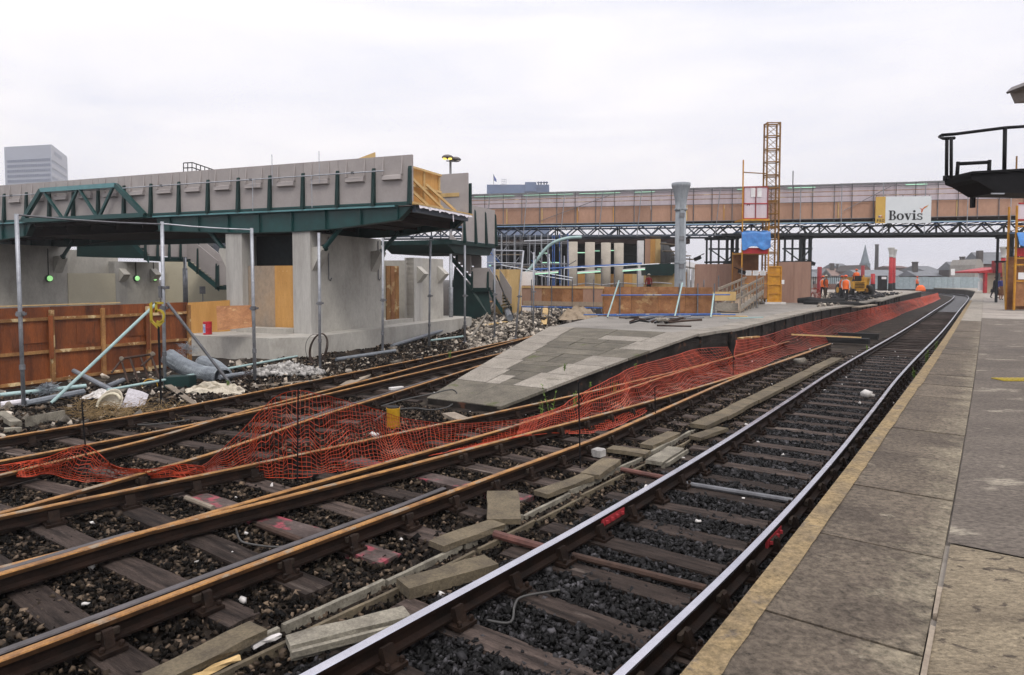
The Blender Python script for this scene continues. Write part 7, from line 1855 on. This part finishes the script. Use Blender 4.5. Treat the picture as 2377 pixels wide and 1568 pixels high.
# ================================================================== MIDDLE PLATFORM YARD: dumper, roll, cabinet, mesh
p = P(1990, 690, ZP); Yd = p.y
du = thing('site_dumper', 'yellow site dumper seen from behind on the middle platform', 'dumper', tuple(p))
X0 = p.x
def db(dx, dy, z, sx, sy, sz, nm, m, par=None): mb = MB(); mb.box((X0 + dx, Yd + dy, ZP + z), (sx, sy, sz), jit=.0); return mb.build(nm, M[m], par or du)
db(-.05, .9, .62, .7, 3.0, .22, 'chassis', 'plant_yellow'); db(-.15, -.15, 1.02, 1.1, 1.0, .62, 'engine_cover', 'plant_yellow')
for k in range(4): db(-.15, -.67, .82 + .13 * k, .8, .04, .05, 'grille_slat', 'black_steel')
mb = MB(); mb.prism([V((X0 + .1, Yd + 1.0, ZP + .85)), V((X0 + .1, Yd + 2.4, ZP + .85)), V((X0 + .1, Yd + 3.0, ZP + 1.65)), V((X0 + .1, Yd + .7, ZP + 1.6))], V((1.35, 0, 0))); fix_normals(mb.build('skip', M['plant_yellow'], du))
mb = MB(); mb.box((X0 + .77, Yd + 1.8, ZP + 1.66), (1.5, 2.4, .06)); mb.build('skip_rim', M['plant_yellow'], du)
db(.70, .5, 1.35, .7, .10, .55, 'side_plate', 'plant_yellow'); db(.60, .2, 1.62, .1, .1, .5, 'rollbar_post', 'plant_yellow')
db(-.15, -.1, 1.40, .55, .5, .12, 'seat', 'black_rubber'); db(-.15, -.36, 1.6, .55, .08, .4, 'seat_back', 'black_rubber')
db(.62, -.55, .35, .5, .1, .12, 'tow_bar', 'black_steel')
mb = MB(); mb.tube([(X0 - .15, Yd + .5, ZP + 1.35), (X0 - .15, Yd + .35, ZP + 1.8)], .03, 6); mb.lathe((X0 - .15, Yd + .33, ZP + 1.83), [(.2, -.02), (.2, .02)], 14); mb.build('steering_wheel', M['black_steel'], du)
for dx, dy, rr in ((-.62, 0, .48), (.95, -.1, .52), (-.55, 2.0, .58), (1.35, 2.0, .58)):
    c = V((X0 + dx, Yd + dy, ZP + rr)); ax = (V((0, 1, 0)), UP, V((1, 0, 0)))
    mb = MB(); mb.lathe(c, [(rr * .8, -.19), (rr, -.14), (rr, .14), (rr * .8, .19)], 18, ax=ax); tyre = mb.build('wheel', M['black_rubber'], du, True)
    mb = MB(); mb.lathe(c, [(rr * .45, -.2), (rr * .45, .2)], 12, ax=ax); mb.build('hub', M['plant_yellow'], tyre)
p = P(1880, 706, ZP); q = P(1966, 712, ZP)
ro = thing('felt_roll', 'long sagging black roll lying on the middle platform in front of the mauve hoarding', 'roll', tuple((p + q) / 2))
mb = MB(); L_ = [at(1852, 698, 43) + V((0, 0, 0)), at(1880, 699, 42.6), at(1910, 702, 42.3), at(1940, 701, 42), at(1962, 702, 41.8)]
mb.tube([V((k.x, k.y, ZP + .22 + .04 * math.sin(i * 2))) for i, k in enumerate(L_)], [.16, .22, .19, .2, .17], 10); mb.build('upper_roll', M['black_rubber'], ro, True)
mb = MB(); mb.tube([V((k.x + .2, k.y - .4, ZP + .10)) for k in L_] + [V((L_[-1].x + .9, L_[-1].y - .8, ZP + .06))], [.12, .13, .12, .14, .12, .05], 8); mb.build('lower_roll', M['black_rubber'], ro, True)
# spoil and dark mess on the stripped platform surface
pts = []
for _ in range(2600):
    x = random.uniform(1900, 2120); y = random.uniform(680, 716); p = P(x, y, ZP); s_, u_ = su(p)
    if u_ < ISL(s_) - .6: pts.append((p.x, p.y, ZP + .02))
stones('spoil', pts, RNG.uniform(.05, .22, len(pts)), M['rubble'])
pts2 = []
for _ in range(900):
    x = random.uniform(1930, 2080); y = random.uniform(684, 700); p = P(x, y, ZP); s_, u_ = su(p)
    if u_ < ISL(s_) - .6: pts2.append((p.x, p.y, ZP + .06))
stones('spoil', pts2, RNG.uniform(.10, .34, len(pts2)), M['stone_dark'])
for x0, y0, x1, y1, lab, m_ in ((2040, 700, 2075, 690, 'pale board lying on the spoil by the red stub', 'pave_pale'), (1985, 714, 2030, 708, 'yellowish plank lying near the platform edge by the workers', 'timber'), (1925, 702, 1990, 701, 'dark board lying on the spoil behind the workers', 'black_rubber')):
    mb = MB(); mb.bar(P(x0, y0, ZP + .12), P(x1, y1, ZP + .12), .3, .06); solo(mb, 'board', M[m_], lab, 'board')
c = at(2048, 665, 88); cbn = thing('dark_cabinet', 'dark cabinet with a white label right of the red column stub', 'cabinet', (c.x, c.y, ZP))
mb = MB(); mb.box((c.x, c.y, ZP + .95), (.85, .7, 1.9)); mb.build('body', M['black_steel'], cbn)
mb = MB(); mb.box((c.x, c.y - .36, ZP + 1.6), (.6, .03, .3)); mb.build('label_plate', M['white_paint'], cbn)
c = at(2041, 676, 70); mb = MB(); c = at(1961 + 75 * .0, 675, 76); mb.box((at(2036 - 80, 672, 76).x, 76, ZP + .6), (1.0, .8, 1.2), jit=.01); solo(mb, 'pale_tank', M['white_paint'], 'pale square tank on the platform left of the dumper', 'tank')
hc = at(2137, 674, 84); mb = MB(); mb.lathe((hc.x, hc.y, ZP), [(.5, 0), (.55, .15), (.45, .5), (.2, .75)], 10); solo(mb, 'orange_bag', M['hivis'], 'orange bundle at the far tip of the middle platform', 'bundle')
# small orange mesh fence by the hoarding
def pr2(x, yt, yb, Y): a, b = at(x, yt, Y), at(x, yb, Y); return (a, V((b.x, b.y, ZP + .02)))
net('barrier_net', 'small upright piece of orange mesh beside the mauve hoarding on the platform', [pr2(1877, 676, 697, 50), pr2(1890, 669, 697, 50), pr2(1905, 674, 697, 50.5)], 16, .07, .012, 2.2, .0, .03)

# ================================================================== PEOPLE
def person(p, ang, h, label, shirt, trouser, vest=None, hat=None, hair='hair', skirt=None, pose='stand', arms=((.0, .0), (.0, .0)), lean=0.0, bag=None, step=.10):
    k = h / 1.75; f = V((math.sin(ang), math.cos(ang), 0)); r = V((f.y, -f.x, 0))
    base = V(p); hip = .93 if pose != 'sit' else .16
    def W(x, y, z): return base + (r * x + f * (y + lean * max(0, z - hip)) + UP * z) * k
    vs = []; es = []; rad = []
    def add(x, y, z, ra, par=None):
        vs.append(W(x, y, z)); rad.append((ra * k, ra * k)); 
        if par is not None: es.append((par, len(vs) - 1))
        return len(vs) - 1
    dz = hip - .93
    pel = add(0, 0, .95 + dz, .135); wst = add(0, .0, 1.10 + dz, .125, pel); che = add(0, 0, 1.30 + dz, .150, wst); shd = add(0, 0, 1.43 + dz, .105, che); nk = add(0, .01, 1.52 + dz, .055, shd)
    hd0 = add(0, .025, 1.60 + dz, .082, nk); hd1 = add(0, .03, 1.69 + dz, .080, hd0); nose = add(0, .115, 1.625 + dz, .014, hd0)
    for sx, (sw, el) in zip((-1, 1), arms):
        sh = add(sx * .19, 0, 1.42 + dz, .062, shd)
        eb = add(sx * .235, .27 * math.sin(sw) - .02, 1.42 + dz - .28 * math.cos(sw), .047, sh); a2 = sw + el
        wr = add(sx * (.235 - .06 * math.sin(el)), .27 * math.sin(sw) - .02 + .25 * math.sin(a2), 1.42 + dz - .28 * math.cos(sw) - .25 * math.cos(a2), .033, eb)
        dx_, dy_, dz_ = 0, math.sin(a2), -math.cos(a2); w0 = V((sx * (.235 - .06 * math.sin(el)), .27 * math.sin(sw) - .02 + .25 * math.sin(a2), 1.42 + dz - .28 * math.cos(sw) - .25 * math.cos(a2)))
        pm = add(*(w0 + V((0, dy_ * .06, dz_ * .06))), .033, wr)
        for q in range(4):
            o_ = (q - 1.5) * .018; b_ = w0 + V((sx * -.01, dy_ * .10 - dz_ * o_, dz_ * .10 + dy_ * o_)); f1 = add(*b_, .010, pm); add(*(b_ + V((-sx * .02, dy_ * (.05 - abs(q - 1.3) * .006), dz_ * (.05 - abs(q - 1.3) * .006)))), .008, f1)
        tb_ = w0 + V((-sx * .03, dy_ * .06 + .02, dz_ * .06)); t1 = add(*tb_, .011, pm); add(*(tb_ + V((-sx * .012, dy_ * .03, dz_ * .03))), .009, t1)
    for sx in (-1, 1):
        hp = add(sx * .095, 0, .90 + dz, .095, pel)
        if pose == 'sit':
            kn = add(sx * .14, .42, .14, .066, hp); an = add(sx * .14, .48, -.28, .045, kn); add(sx * .14, .62, -.33, .035, an)
        else:
            kn = add(sx * .11, .02 + step * sx * .5, .50, .068, hp); an = add(sx * .12, step * sx * .9 - .02, .09, .043, kn); add(sx * .13, step * sx * .9 + .14, .035, .036, an)
    me = bpy.data.meshes.new('body'); me.from_pydata([tuple(v) for v in vs], es, []); o = bpy.data.objects.new('body', me); COL.objects.link(o)
    sk = o.modifiers.new('s', 'SKIN'); sk.use_smooth_shade = True
    for i, sv in enumerate(me.skin_vertices[0].data): sv.radius = rad[i]
    me.skin_vertices[0].data[0].use_root = True
    sb = o.modifiers.new('u', 'SUBSURF'); sb.levels = 1; sb.render_levels = 1
    bpy.context.view_layer.update(); m2 = bpy.data.meshes.new_from_object(o.evaluated_get(bpy.context.evaluated_depsgraph_get())); bpy.data.objects.remove(o)
    root = thing('person', label, 'person', tuple(base))
    m2.transform(Matrix.Translation(-base)); bo = bpy.data.objects.new('body', m2); COL.objects.link(bo); bo.parent = root
    m2.materials.clear()
    for q in (M['skin'], M[shirt], M[trouser], M['shoe']): m2.materials.append(q)
    hands = [W(sx * (.235 - .06 * math.sin(el)), .27 * math.sin(sw) - .02 + .28 * math.sin(sw + el), 1.42 + dz - .28 * math.cos(sw) - .28 * math.cos(sw + el)) - base for sx, (sw, el) in zip((-1, 1), arms)]
    for pl_ in m2.polygons:
        z = pl_.center.z / k; mi = 1
        if z > 1.50 + dz: mi = 0
        elif any((pl_.center - h_).length < .085 * k for h_ in hands): mi = 0
        elif pose != 'sit' and z < .08: mi = 3
        elif pose == 'sit' and z < -.24: mi = 3
        elif z < .98 + dz and abs((pl_.center).dot(r)) < .215 * k: mi = 2
        pl_.material_index = mi
    def ell(c, rx, ry, rz, nm, m, z0=-1.0, n=14):
        mb = MB(); prof = [(max(.001, math.cos(t)), math.sin(t)) for t in np.linspace(math.asin(z0), math.pi / 2 * .99, 7)]
        mb.lathe(c, [(a_, b_ * rz * k) for a_, b_ in prof], n, ax=(r * rx * k, f * ry * k, UP)); return mb.build(nm, m, root, True)
    hc_ = W(0, .025, 1.655 + dz)
    ell(hc_ - f * .015 * k + UP * .015 * k, .092, .104, .11, 'hair', M[hair], -.25 if not hat else -.3)
    if hat:
        hl = ell(hc_ + UP * .045 * k, .112, .128, .105, 'helmet', M[hat], .0)
        mb = MB(); mb.lathe(hc_ + f * .03 * k + UP * .042 * k, [(1.0, 0), (1.0, .012)], 16, ax=(r * .125 * k, f * .16 * k, UP * k)); mb.build('brim', M[hat], hl)
    for sx in (-1, 1):
        mb = MB(); mb.box(W(sx * .032, .105, 1.655 + dz), (.022 * k, .012 * k, .012 * k), (r, f, UP)); mb.build('eye', M['ink'], root)
        mb = MB(); mb.box(W(sx * .088, .02, 1.64 + dz), (.016 * k, .03 * k, .055 * k), (r, f, UP)); mb.build('ear', M['skin'], root)
    mb = MB(); mb.box(W(0, .100, 1.585 + dz), (.045 * k, .012 * k, .012 * k), (r, f, UP)); mb.build('mouth', M['red_dark'], root)
    def loft(rings, nm, m, n=16):
        mb = MB(); rows = []
        for z, rx, ry, y0 in rings: rows.append([W(rx * math.cos(2 * math.pi * j / n), y0 + ry * math.sin(2 * math.pi * j / n), z + dz) for j in range(n + 1)])
        mb.strip(rows); return fix_normals(mb.build(nm, m, root, True))
    if vest: loft([(.90, .19, .155, 0), (1.05, .175, .145, 0), (1.25, .195, .165, 0), (1.40, .185, .145, 0), (1.475, .115, .09, 0)], 'vest', M[vest])
    if skirt: loft([(1.06, .15, .13, 0), (.93, .20, .18, 0), (.6, .27, .25, .02), (.36, .31, .28, .03)], 'skirt', M[skirt])
    if bag:
        c = W(bag * .30, .0, .62); bg_ = thing('bag', {1: 'dark handbag carried by the person in the blue top', -1: 'black bag carried by the passenger in dark clothes'}[int(bag)], 'bag', tuple(c))
        mb = MB(); mb.prism([c + r * -.05 + f * -.17 + UP * -.14, c + r * -.05 + f * .17 + UP * -.14, c + r * -.05 + f * .14 + UP * .12, c + r * -.05 + f * -.14 + UP * .12], r * .12); fix_normals(mb.build('body', M['black_rubber'], bg_))
        mb = MB(); mb.tube([c + f * .1 + UP * .12, c + f * .06 + UP * .26, c - f * .06 + UP * .26, c - f * .1 + UP * .12], .012, 5); mb.build('strap', M['black_rubber'], bg_)
    return root
pz = lambda x, y: P(x, y, ZP)
person(pz(1962, 704.5), R(200), 1.78, 'worker in orange vest and dark trousers standing nearest the platform edge', 'shirt_pale', 'trouser', 'hivis', 'helmet', arms=((.1, .25), (.05, .6)))
person(pz(1953, 697), R(120), 1.76, 'worker in orange vest half hidden behind the one at the platform edge', 'hivis', 'trouser', 'hivis', 'helmet', arms=((.1, .4), (.1, .2)))
person(pz(1916, 696), R(150), 1.80, 'worker with brown trousers and orange vest standing beside the small orange mesh', 'trouser_brown', 'trouser_brown', 'hivis', 'helmet_white', arms=((.05, .9), (.1, .5)))
person(pz(1909.5, 693), R(60), 1.76, 'worker in orange vest behind the brown trousered man by the orange mesh', 'shirt_pale', 'trouser', 'hivis', 'helmet', arms=((.1, .2), (.0, .3)))
person(pz(2129, 675.6), R(250), 1.76, 'lone worker in orange vest with folded arms at the far end of the middle platform', 'shirt_pale', 'trouser_brown', 'hivis', 'helmet', arms=((.3, 1.9), (.3, 1.9)))
person(V((X0 - .15, Yd - .1, ZP + 1.36)), R(10), 1.76, 'driver in orange vest and helmet sitting on the yellow dumper', 'hivis', 'trouser', 'hivis', 'helmet', pose='sit', arms=((.6, .7), (.6, .7)))
person(pz(2307, 693), R(110), 1.70, 'passenger in dark clothes leaning forward on the right platform', 'trouser', 'trouser', None, None, lean=.12, arms=((.2, .5), (.1, .3)), bag=-1, step=.22)
person(pz(2323, 697), R(190), 1.68, 'person in blue top and brown skirt raising a hand to the face', 'shirt_blue', 'skin', None, None, skirt='skirt', arms=((.5, 2.1), (.2, .4)), bag=1, step=.12)
person(pz(2331, 692), R(230), 1.68, 'passenger in a dark blue top partly hidden by the leaning boards', 'shirt_blue', 'trouser', None, None, arms=((.1, .3), (.1, .2)))
person(V((at(1506, 662, 51).x, 51, .95)), R(180), 1.7, 'small distant worker in red top behind the plywood beside the white column', 'red', 'trouser', None, 'helmet_white')

# ================================================================== RIGHT PLATFORM: shelter, boards, second hoist, gantry, lamp
k_ = at(2305, 660, 74); sh = thing('platform_shelter', 'small red trimmed platform shelter at the far end of the right platform', 'shelter', (k_.x, k_.y, ZP))
a, b = at(2272, 640, 74), at(2338, 640, 74)
zr0 = at(2300, 634, 74).z; zr1 = at(2300, 628, 74).z
mb = MB(); mb.prism([V((a.x, 74, zr0)), V((b.x, 74, zr0)), V((b.x, 74, zr1 + .35)), V((a.x, 74, zr1 - .1))], V((0, 4, 0))); fix_normals(mb.build('roof', M['red'], sh))
for x, m_ in ((2287, 'red'), (2335, 'red')):
    q = at(x, 650, 74.2); mb = MB(); mb.box((q.x, 74.2, (ZP + zr0) / 2), (.28, .28, zr0 - ZP)); mb.build('post', M[m_], sh)
q0, q1 = at(2298, 650, 74.5), at(2318, 650, 74.5); mb = MB(); mb.box(((q0.x + q1.x) / 2, 75, (ZP + zr0) / 2), (q1.x - q0.x, .2, zr0 - ZP)); mb.build('panel', M['cream'], sh)
q0, q1 = at(2318, 650, 74.5), at(2338, 650, 74.5); mb = MB(); mb.box(((q0.x + q1.x) / 2, 75.2, (ZP + zr0) / 2), (q1.x - q0.x, .2, zr0 - ZP)); mb.build('panel', M['clad_grey'], sh)
q0, q1 = at(2272, 650, 74.5), at(2286, 650, 74.5)
for zc_, hh in ((1.5, 1.0), (2.6, .6)):
    mb = MB(); mb.box(((q0.x + q1.x) / 2, 74.6, zc_), (q1.x - q0.x, .06, hh)); mb.build('pane', M['white_sign'], sh)
q = at(2317, 660, 73.9); mb = MB(); mb.box((q.x, q.y, at(2317, 620, 74).z), (1.0, .8, 1.3)); mb.build('red_box', M['red_dark'], sh)
# boards leaning by the second hoist
lb_ = thing('timber_boards', 'tall pale boards standing upright against the yellow hoist cage at the right edge', 'boards', tuple(P(2343, 718, ZP)))
Yb = P(2343, 718, ZP).y
for k in range(4):
    xa_ = at(2334 + 4.4 * k, 700, Yb).x; xb2 = at(2334 + 4.4 * k + 4.0, 700, Yb).x
    mb = MB(); mb.prism([V((xa_, Yb + .06 * k, ZP)), V((xb2, Yb + .06 * k, ZP)), V((xb2 + .05, Yb + .4, 3.18 + .03 * k)), V((xa_ + .05, Yb + .4, 3.18 + .03 * k))], V((0, .04, 0))); fix_normals(mb.build('board', [M['ply_pale'], M['timber'], M['ply_pale'], M['ply_orange']][k], lb_))
Y2 = 35.0; h2 = thing('goods_hoist', 'second yellow hoist with red header and blue tarpaulin cut by the right edge', 'hoist', (at(2380, 700, Y2).x, Y2, ZP))
x0, x1 = at(2354, 700, Y2).x, at(2412, 700, Y2).x
z_ = lambda y: at(2360, y, Y2).z
for x, zt in ((x0, z_(478)), (x1, z_(478))):
    for dy in (0, .55):
        mb = MB(); mb.box((x, Y2 + dy, (ZP + zt) / 2), (.08, .08, zt - ZP)); mb.build('guide_post', M['yellow'], h2)
mb = MB(); mb.box(((x0 + x1) / 2, Y2 + .03, z_(586)), (x1 - x0, .08, .42)); mb.build('header', M['red'], h2)
for y in (600, 615, 653):
    mb = MB(); mb.box(((x0 + x1) / 2, Y2, z_(y)), (x1 - x0, .06, .07)); mb.build('car_rail', M['yellow'], h2)
mb = MB(); mb.box(((x0 + x1) / 2, Y2 + .5, (ZP + z_(596)) / 2), (x1 - x0, .06, z_(596) - ZP)); mb.build('car_back', M['ply_brown'], h2)
mb = MB(); mb.box(((x0 + x1) / 2, Y2 + .06, (ZP + z_(658)) / 2 + .1), (x1 - x0 - .08, .04, z_(658) - ZP - .2)); mb.build('car_gate', M['ply_brown'], h2)
mb = MB(); mb.box((at(2372, 641, Y2).x, Y2 - .04, z_(641)), (.42, .02, .34)); mb.build('notice', M['white_paint'], h2)
mb = MB(); mb.box(((x0 + x1) / 2, Y2 - .02, z_(492)), (x1 - x0 - .06, .05, z_(472) - z_(512))); mb.build('landing_gate', M['polythene'], h2)
for y in (473, 511):
    mb = MB(); mb.box(((x0 + x1) / 2, Y2 - .06, z_(y)), (x1 - x0 - .06, .05, .07)); mb.build('gate_bar', M['red'], h2)
for y, m_ in ((505, 'yellow'), (518, 'yellow')):
    mb = MB(); mb.box(((x0 + x1) / 2, Y2 - .02, z_(y + 8)), (x1 - x0, .06, .08)); mb.build('sill', M[m_], h2)
mb = MB(); rows = []
for i in range(8):
    rows.append([V((x0 - .05 + (x1 - x0 + .1) * i / 7, Y2 + .55, z_(541))), V((x0 - .05 + (x1 - x0 + .1) * i / 7, Y2 + .3, z_(539)))] + [V((x0 - .05 + (x1 - x0 + .1) * i / 7, Y2 - .12 - .06 * j + .06 * noise.noise(V((i, j, 3))), z_(541) - .16 * j - .05 * (i % 2))) for j in range(5)])
mb.strip(rows); mb.strip([[p + V((0, .03, -.01)) for p in r][::-1] for r in rows]); solo(mb, 'tarpaulin', M['tar_blue'], 'blue tarpaulin on the second hoist at the right edge', 'tarpaulin')
x = at(2359, 400, 45).x; mb = MB(); mb.tube([V((x, 45, 8.3)), V((x, 45, at(2359, 363, 45).z))], .05, 6); mb.bar(V((x, 45, at(2359, 396, 45).z)), V((x + 2, 45, at(2359, 396, 45).z)), .06, .06); solo(mb, 'scaffold_stub', M['yellow_dark'], 'scaffold tube rising above the bridge roof at the right edge', 'scaffold tube')
# black gantry platform with handrail
GY = 14.0; ga = at(2196, 425, GY)
gn = thing('steel_gantry', 'black steel gantry platform with tubular handrails jutting in from the upper right', 'gantry', tuple(ga))
def gpnt(x, y, dy=0): return at(x, y, GY + dy)
mb = MB(); mb.prism([gpnt(2192, 418), gpnt(2470, 405), gpnt(2470, 462), gpnt(2248, 459), gpnt(2210, 436), gpnt(2194, 430)], V((0, -.8, 0))); fix_normals(mb.build('beam', M['black_steel'], gn))
mb = MB(); mb.prism([gpnt(2192, 413), gpnt(2470, 398), gpnt(2470, 402), gpnt(2192, 418)], V((0, -.85, 0))); fix_normals(mb.build('deck', M['black_steel'], gn))
mb = MB(); mb.box(gpnt(2258, 468), (.065, .08, .26)); mb.build('hanger', M['black_steel'], gn)
mb = MB(); mb.box(gpnt(2316, 450, -.83), (.25, .02, .025)); mb.build('bright_strip', M['galv'], gn)
def gt_(pts, r, nm='rail'): mb = MB(); mb.tube([gpnt(*p) for p in pts], r, 8); mb.build(nm, M['black_steel'], gn, True)
gt_([(2197, 418, .0), (2198, 322, .0)], .033, 'post'); gt_([(2208, 416, -.5), (2208, 320, -.5)], .030, 'post'); gt_([(2331, 410, .2), (2333, 297, .2)], .038, 'post')
gt_([(2470, 288, .2), (2333, 297, .2), (2215, 312, .1), (2187, 314, .1), (2181, 318, .2), (2190, 322, -.2), (2215, 321, -.5)], .032)
gt_([(2221, 414, .1), (2224, 376, .1)], .036, 'post'); gt_([(2295, 411, .1), (2297, 372, .1)], .036, 'post'); gt_([(2222, 381, .1), (2297, 377, .1)], .036)
for x in (2197, 2331):
    mb = MB(); mb.box(gpnt(x, 414, -.03), (.09, .09, .10)); mb.build('socket', M['black_steel'], gn)
pg_ = gpnt(2470, 462, .7); mb = MB(); mb.box((pg_.x + .1, pg_.y, (pg_.z + ZP) / 2 + .25), (.35, .35, pg_.z - ZP + .5)); mb.build('column', M['black_steel'], gn)
# platform lamp
LY = 10.0; lc = at(2377, 200, LY); lm = thing('platform_lamp', 'grey box-shaped platform lamp jutting in at the upper right edge', 'lamp', tuple(at(2420, 220, LY)))
q = lambda x, y, dy=0: at(x, y, LY + dy)
mb = MB(); mb.prism([q(2335, 215), q(2348, 203), q(2362, 199), q(2440, 198), q(2440, 214), q(2350, 213), q(2338, 219)], V((0, -.36, 0))); fix_normals(mb.build('hood', M['lamp_grey'], lm))
mb = MB(); mb.prism([q(2343, 214, .04), q(2436, 213, .04), q(2430, 238, .04), q(2355, 241, .04)], V((0, -.34, 0))); fix_normals(mb.build('diffuser', M['lamp_glass'], lm))
b_ = q(2445, 215, .2); mb = MB(); mb.lathe((b_.x, b_.y, ZP), [(.08, 0), (.06, b_.z - ZP + .3)], 10); mb.build('post', M['lamp_grey'], lm, True)
mb = MB(); mb.bar(b_ + UP * .02, q(2420, 206, .2), .06, .06); mb.build('arm', M['lamp_grey'], lm)
# litter on the running line
for x, y, s_, lab in ((2010, 920, .2, 'crumpled white paper on the sleepers of the running line'),):
    p = P(x, y, -.18); o = stones('paper_scrap', [(p.x, p.y, p.z + .03), (p.x + .12, p.y + .05, p.z + .02)], np.array([s_, s_ * .6]), M['pale_bits']); del o['kind']; tag(o, lab, 'litter')

# ================================================================== AIR
HB = MB(); HB.box((0, 380, 46.5), (1560, 880, 96))
hz_ = stuff(HB.build('haze', M['ink']))
hm = bpy.data.materials.new('haze_air'); hm.use_nodes = True; hn_ = hm.node_tree.nodes; hn_.remove(hn_['Principled BSDF'])
pv = hn_.new('ShaderNodeVolumePrincipled'); pv.inputs['Color'].default_value = (.97, .98, 1.0, 1); pv.inputs['Density'].default_value = .00065; pv.inputs['Anisotropy'].default_value = .2
hm.node_tree.links.new(pv.outputs[0], hn_['Material Output'].inputs['Volume']); hz_.data.materials.clear(); hz_.data.materials.append(hm)
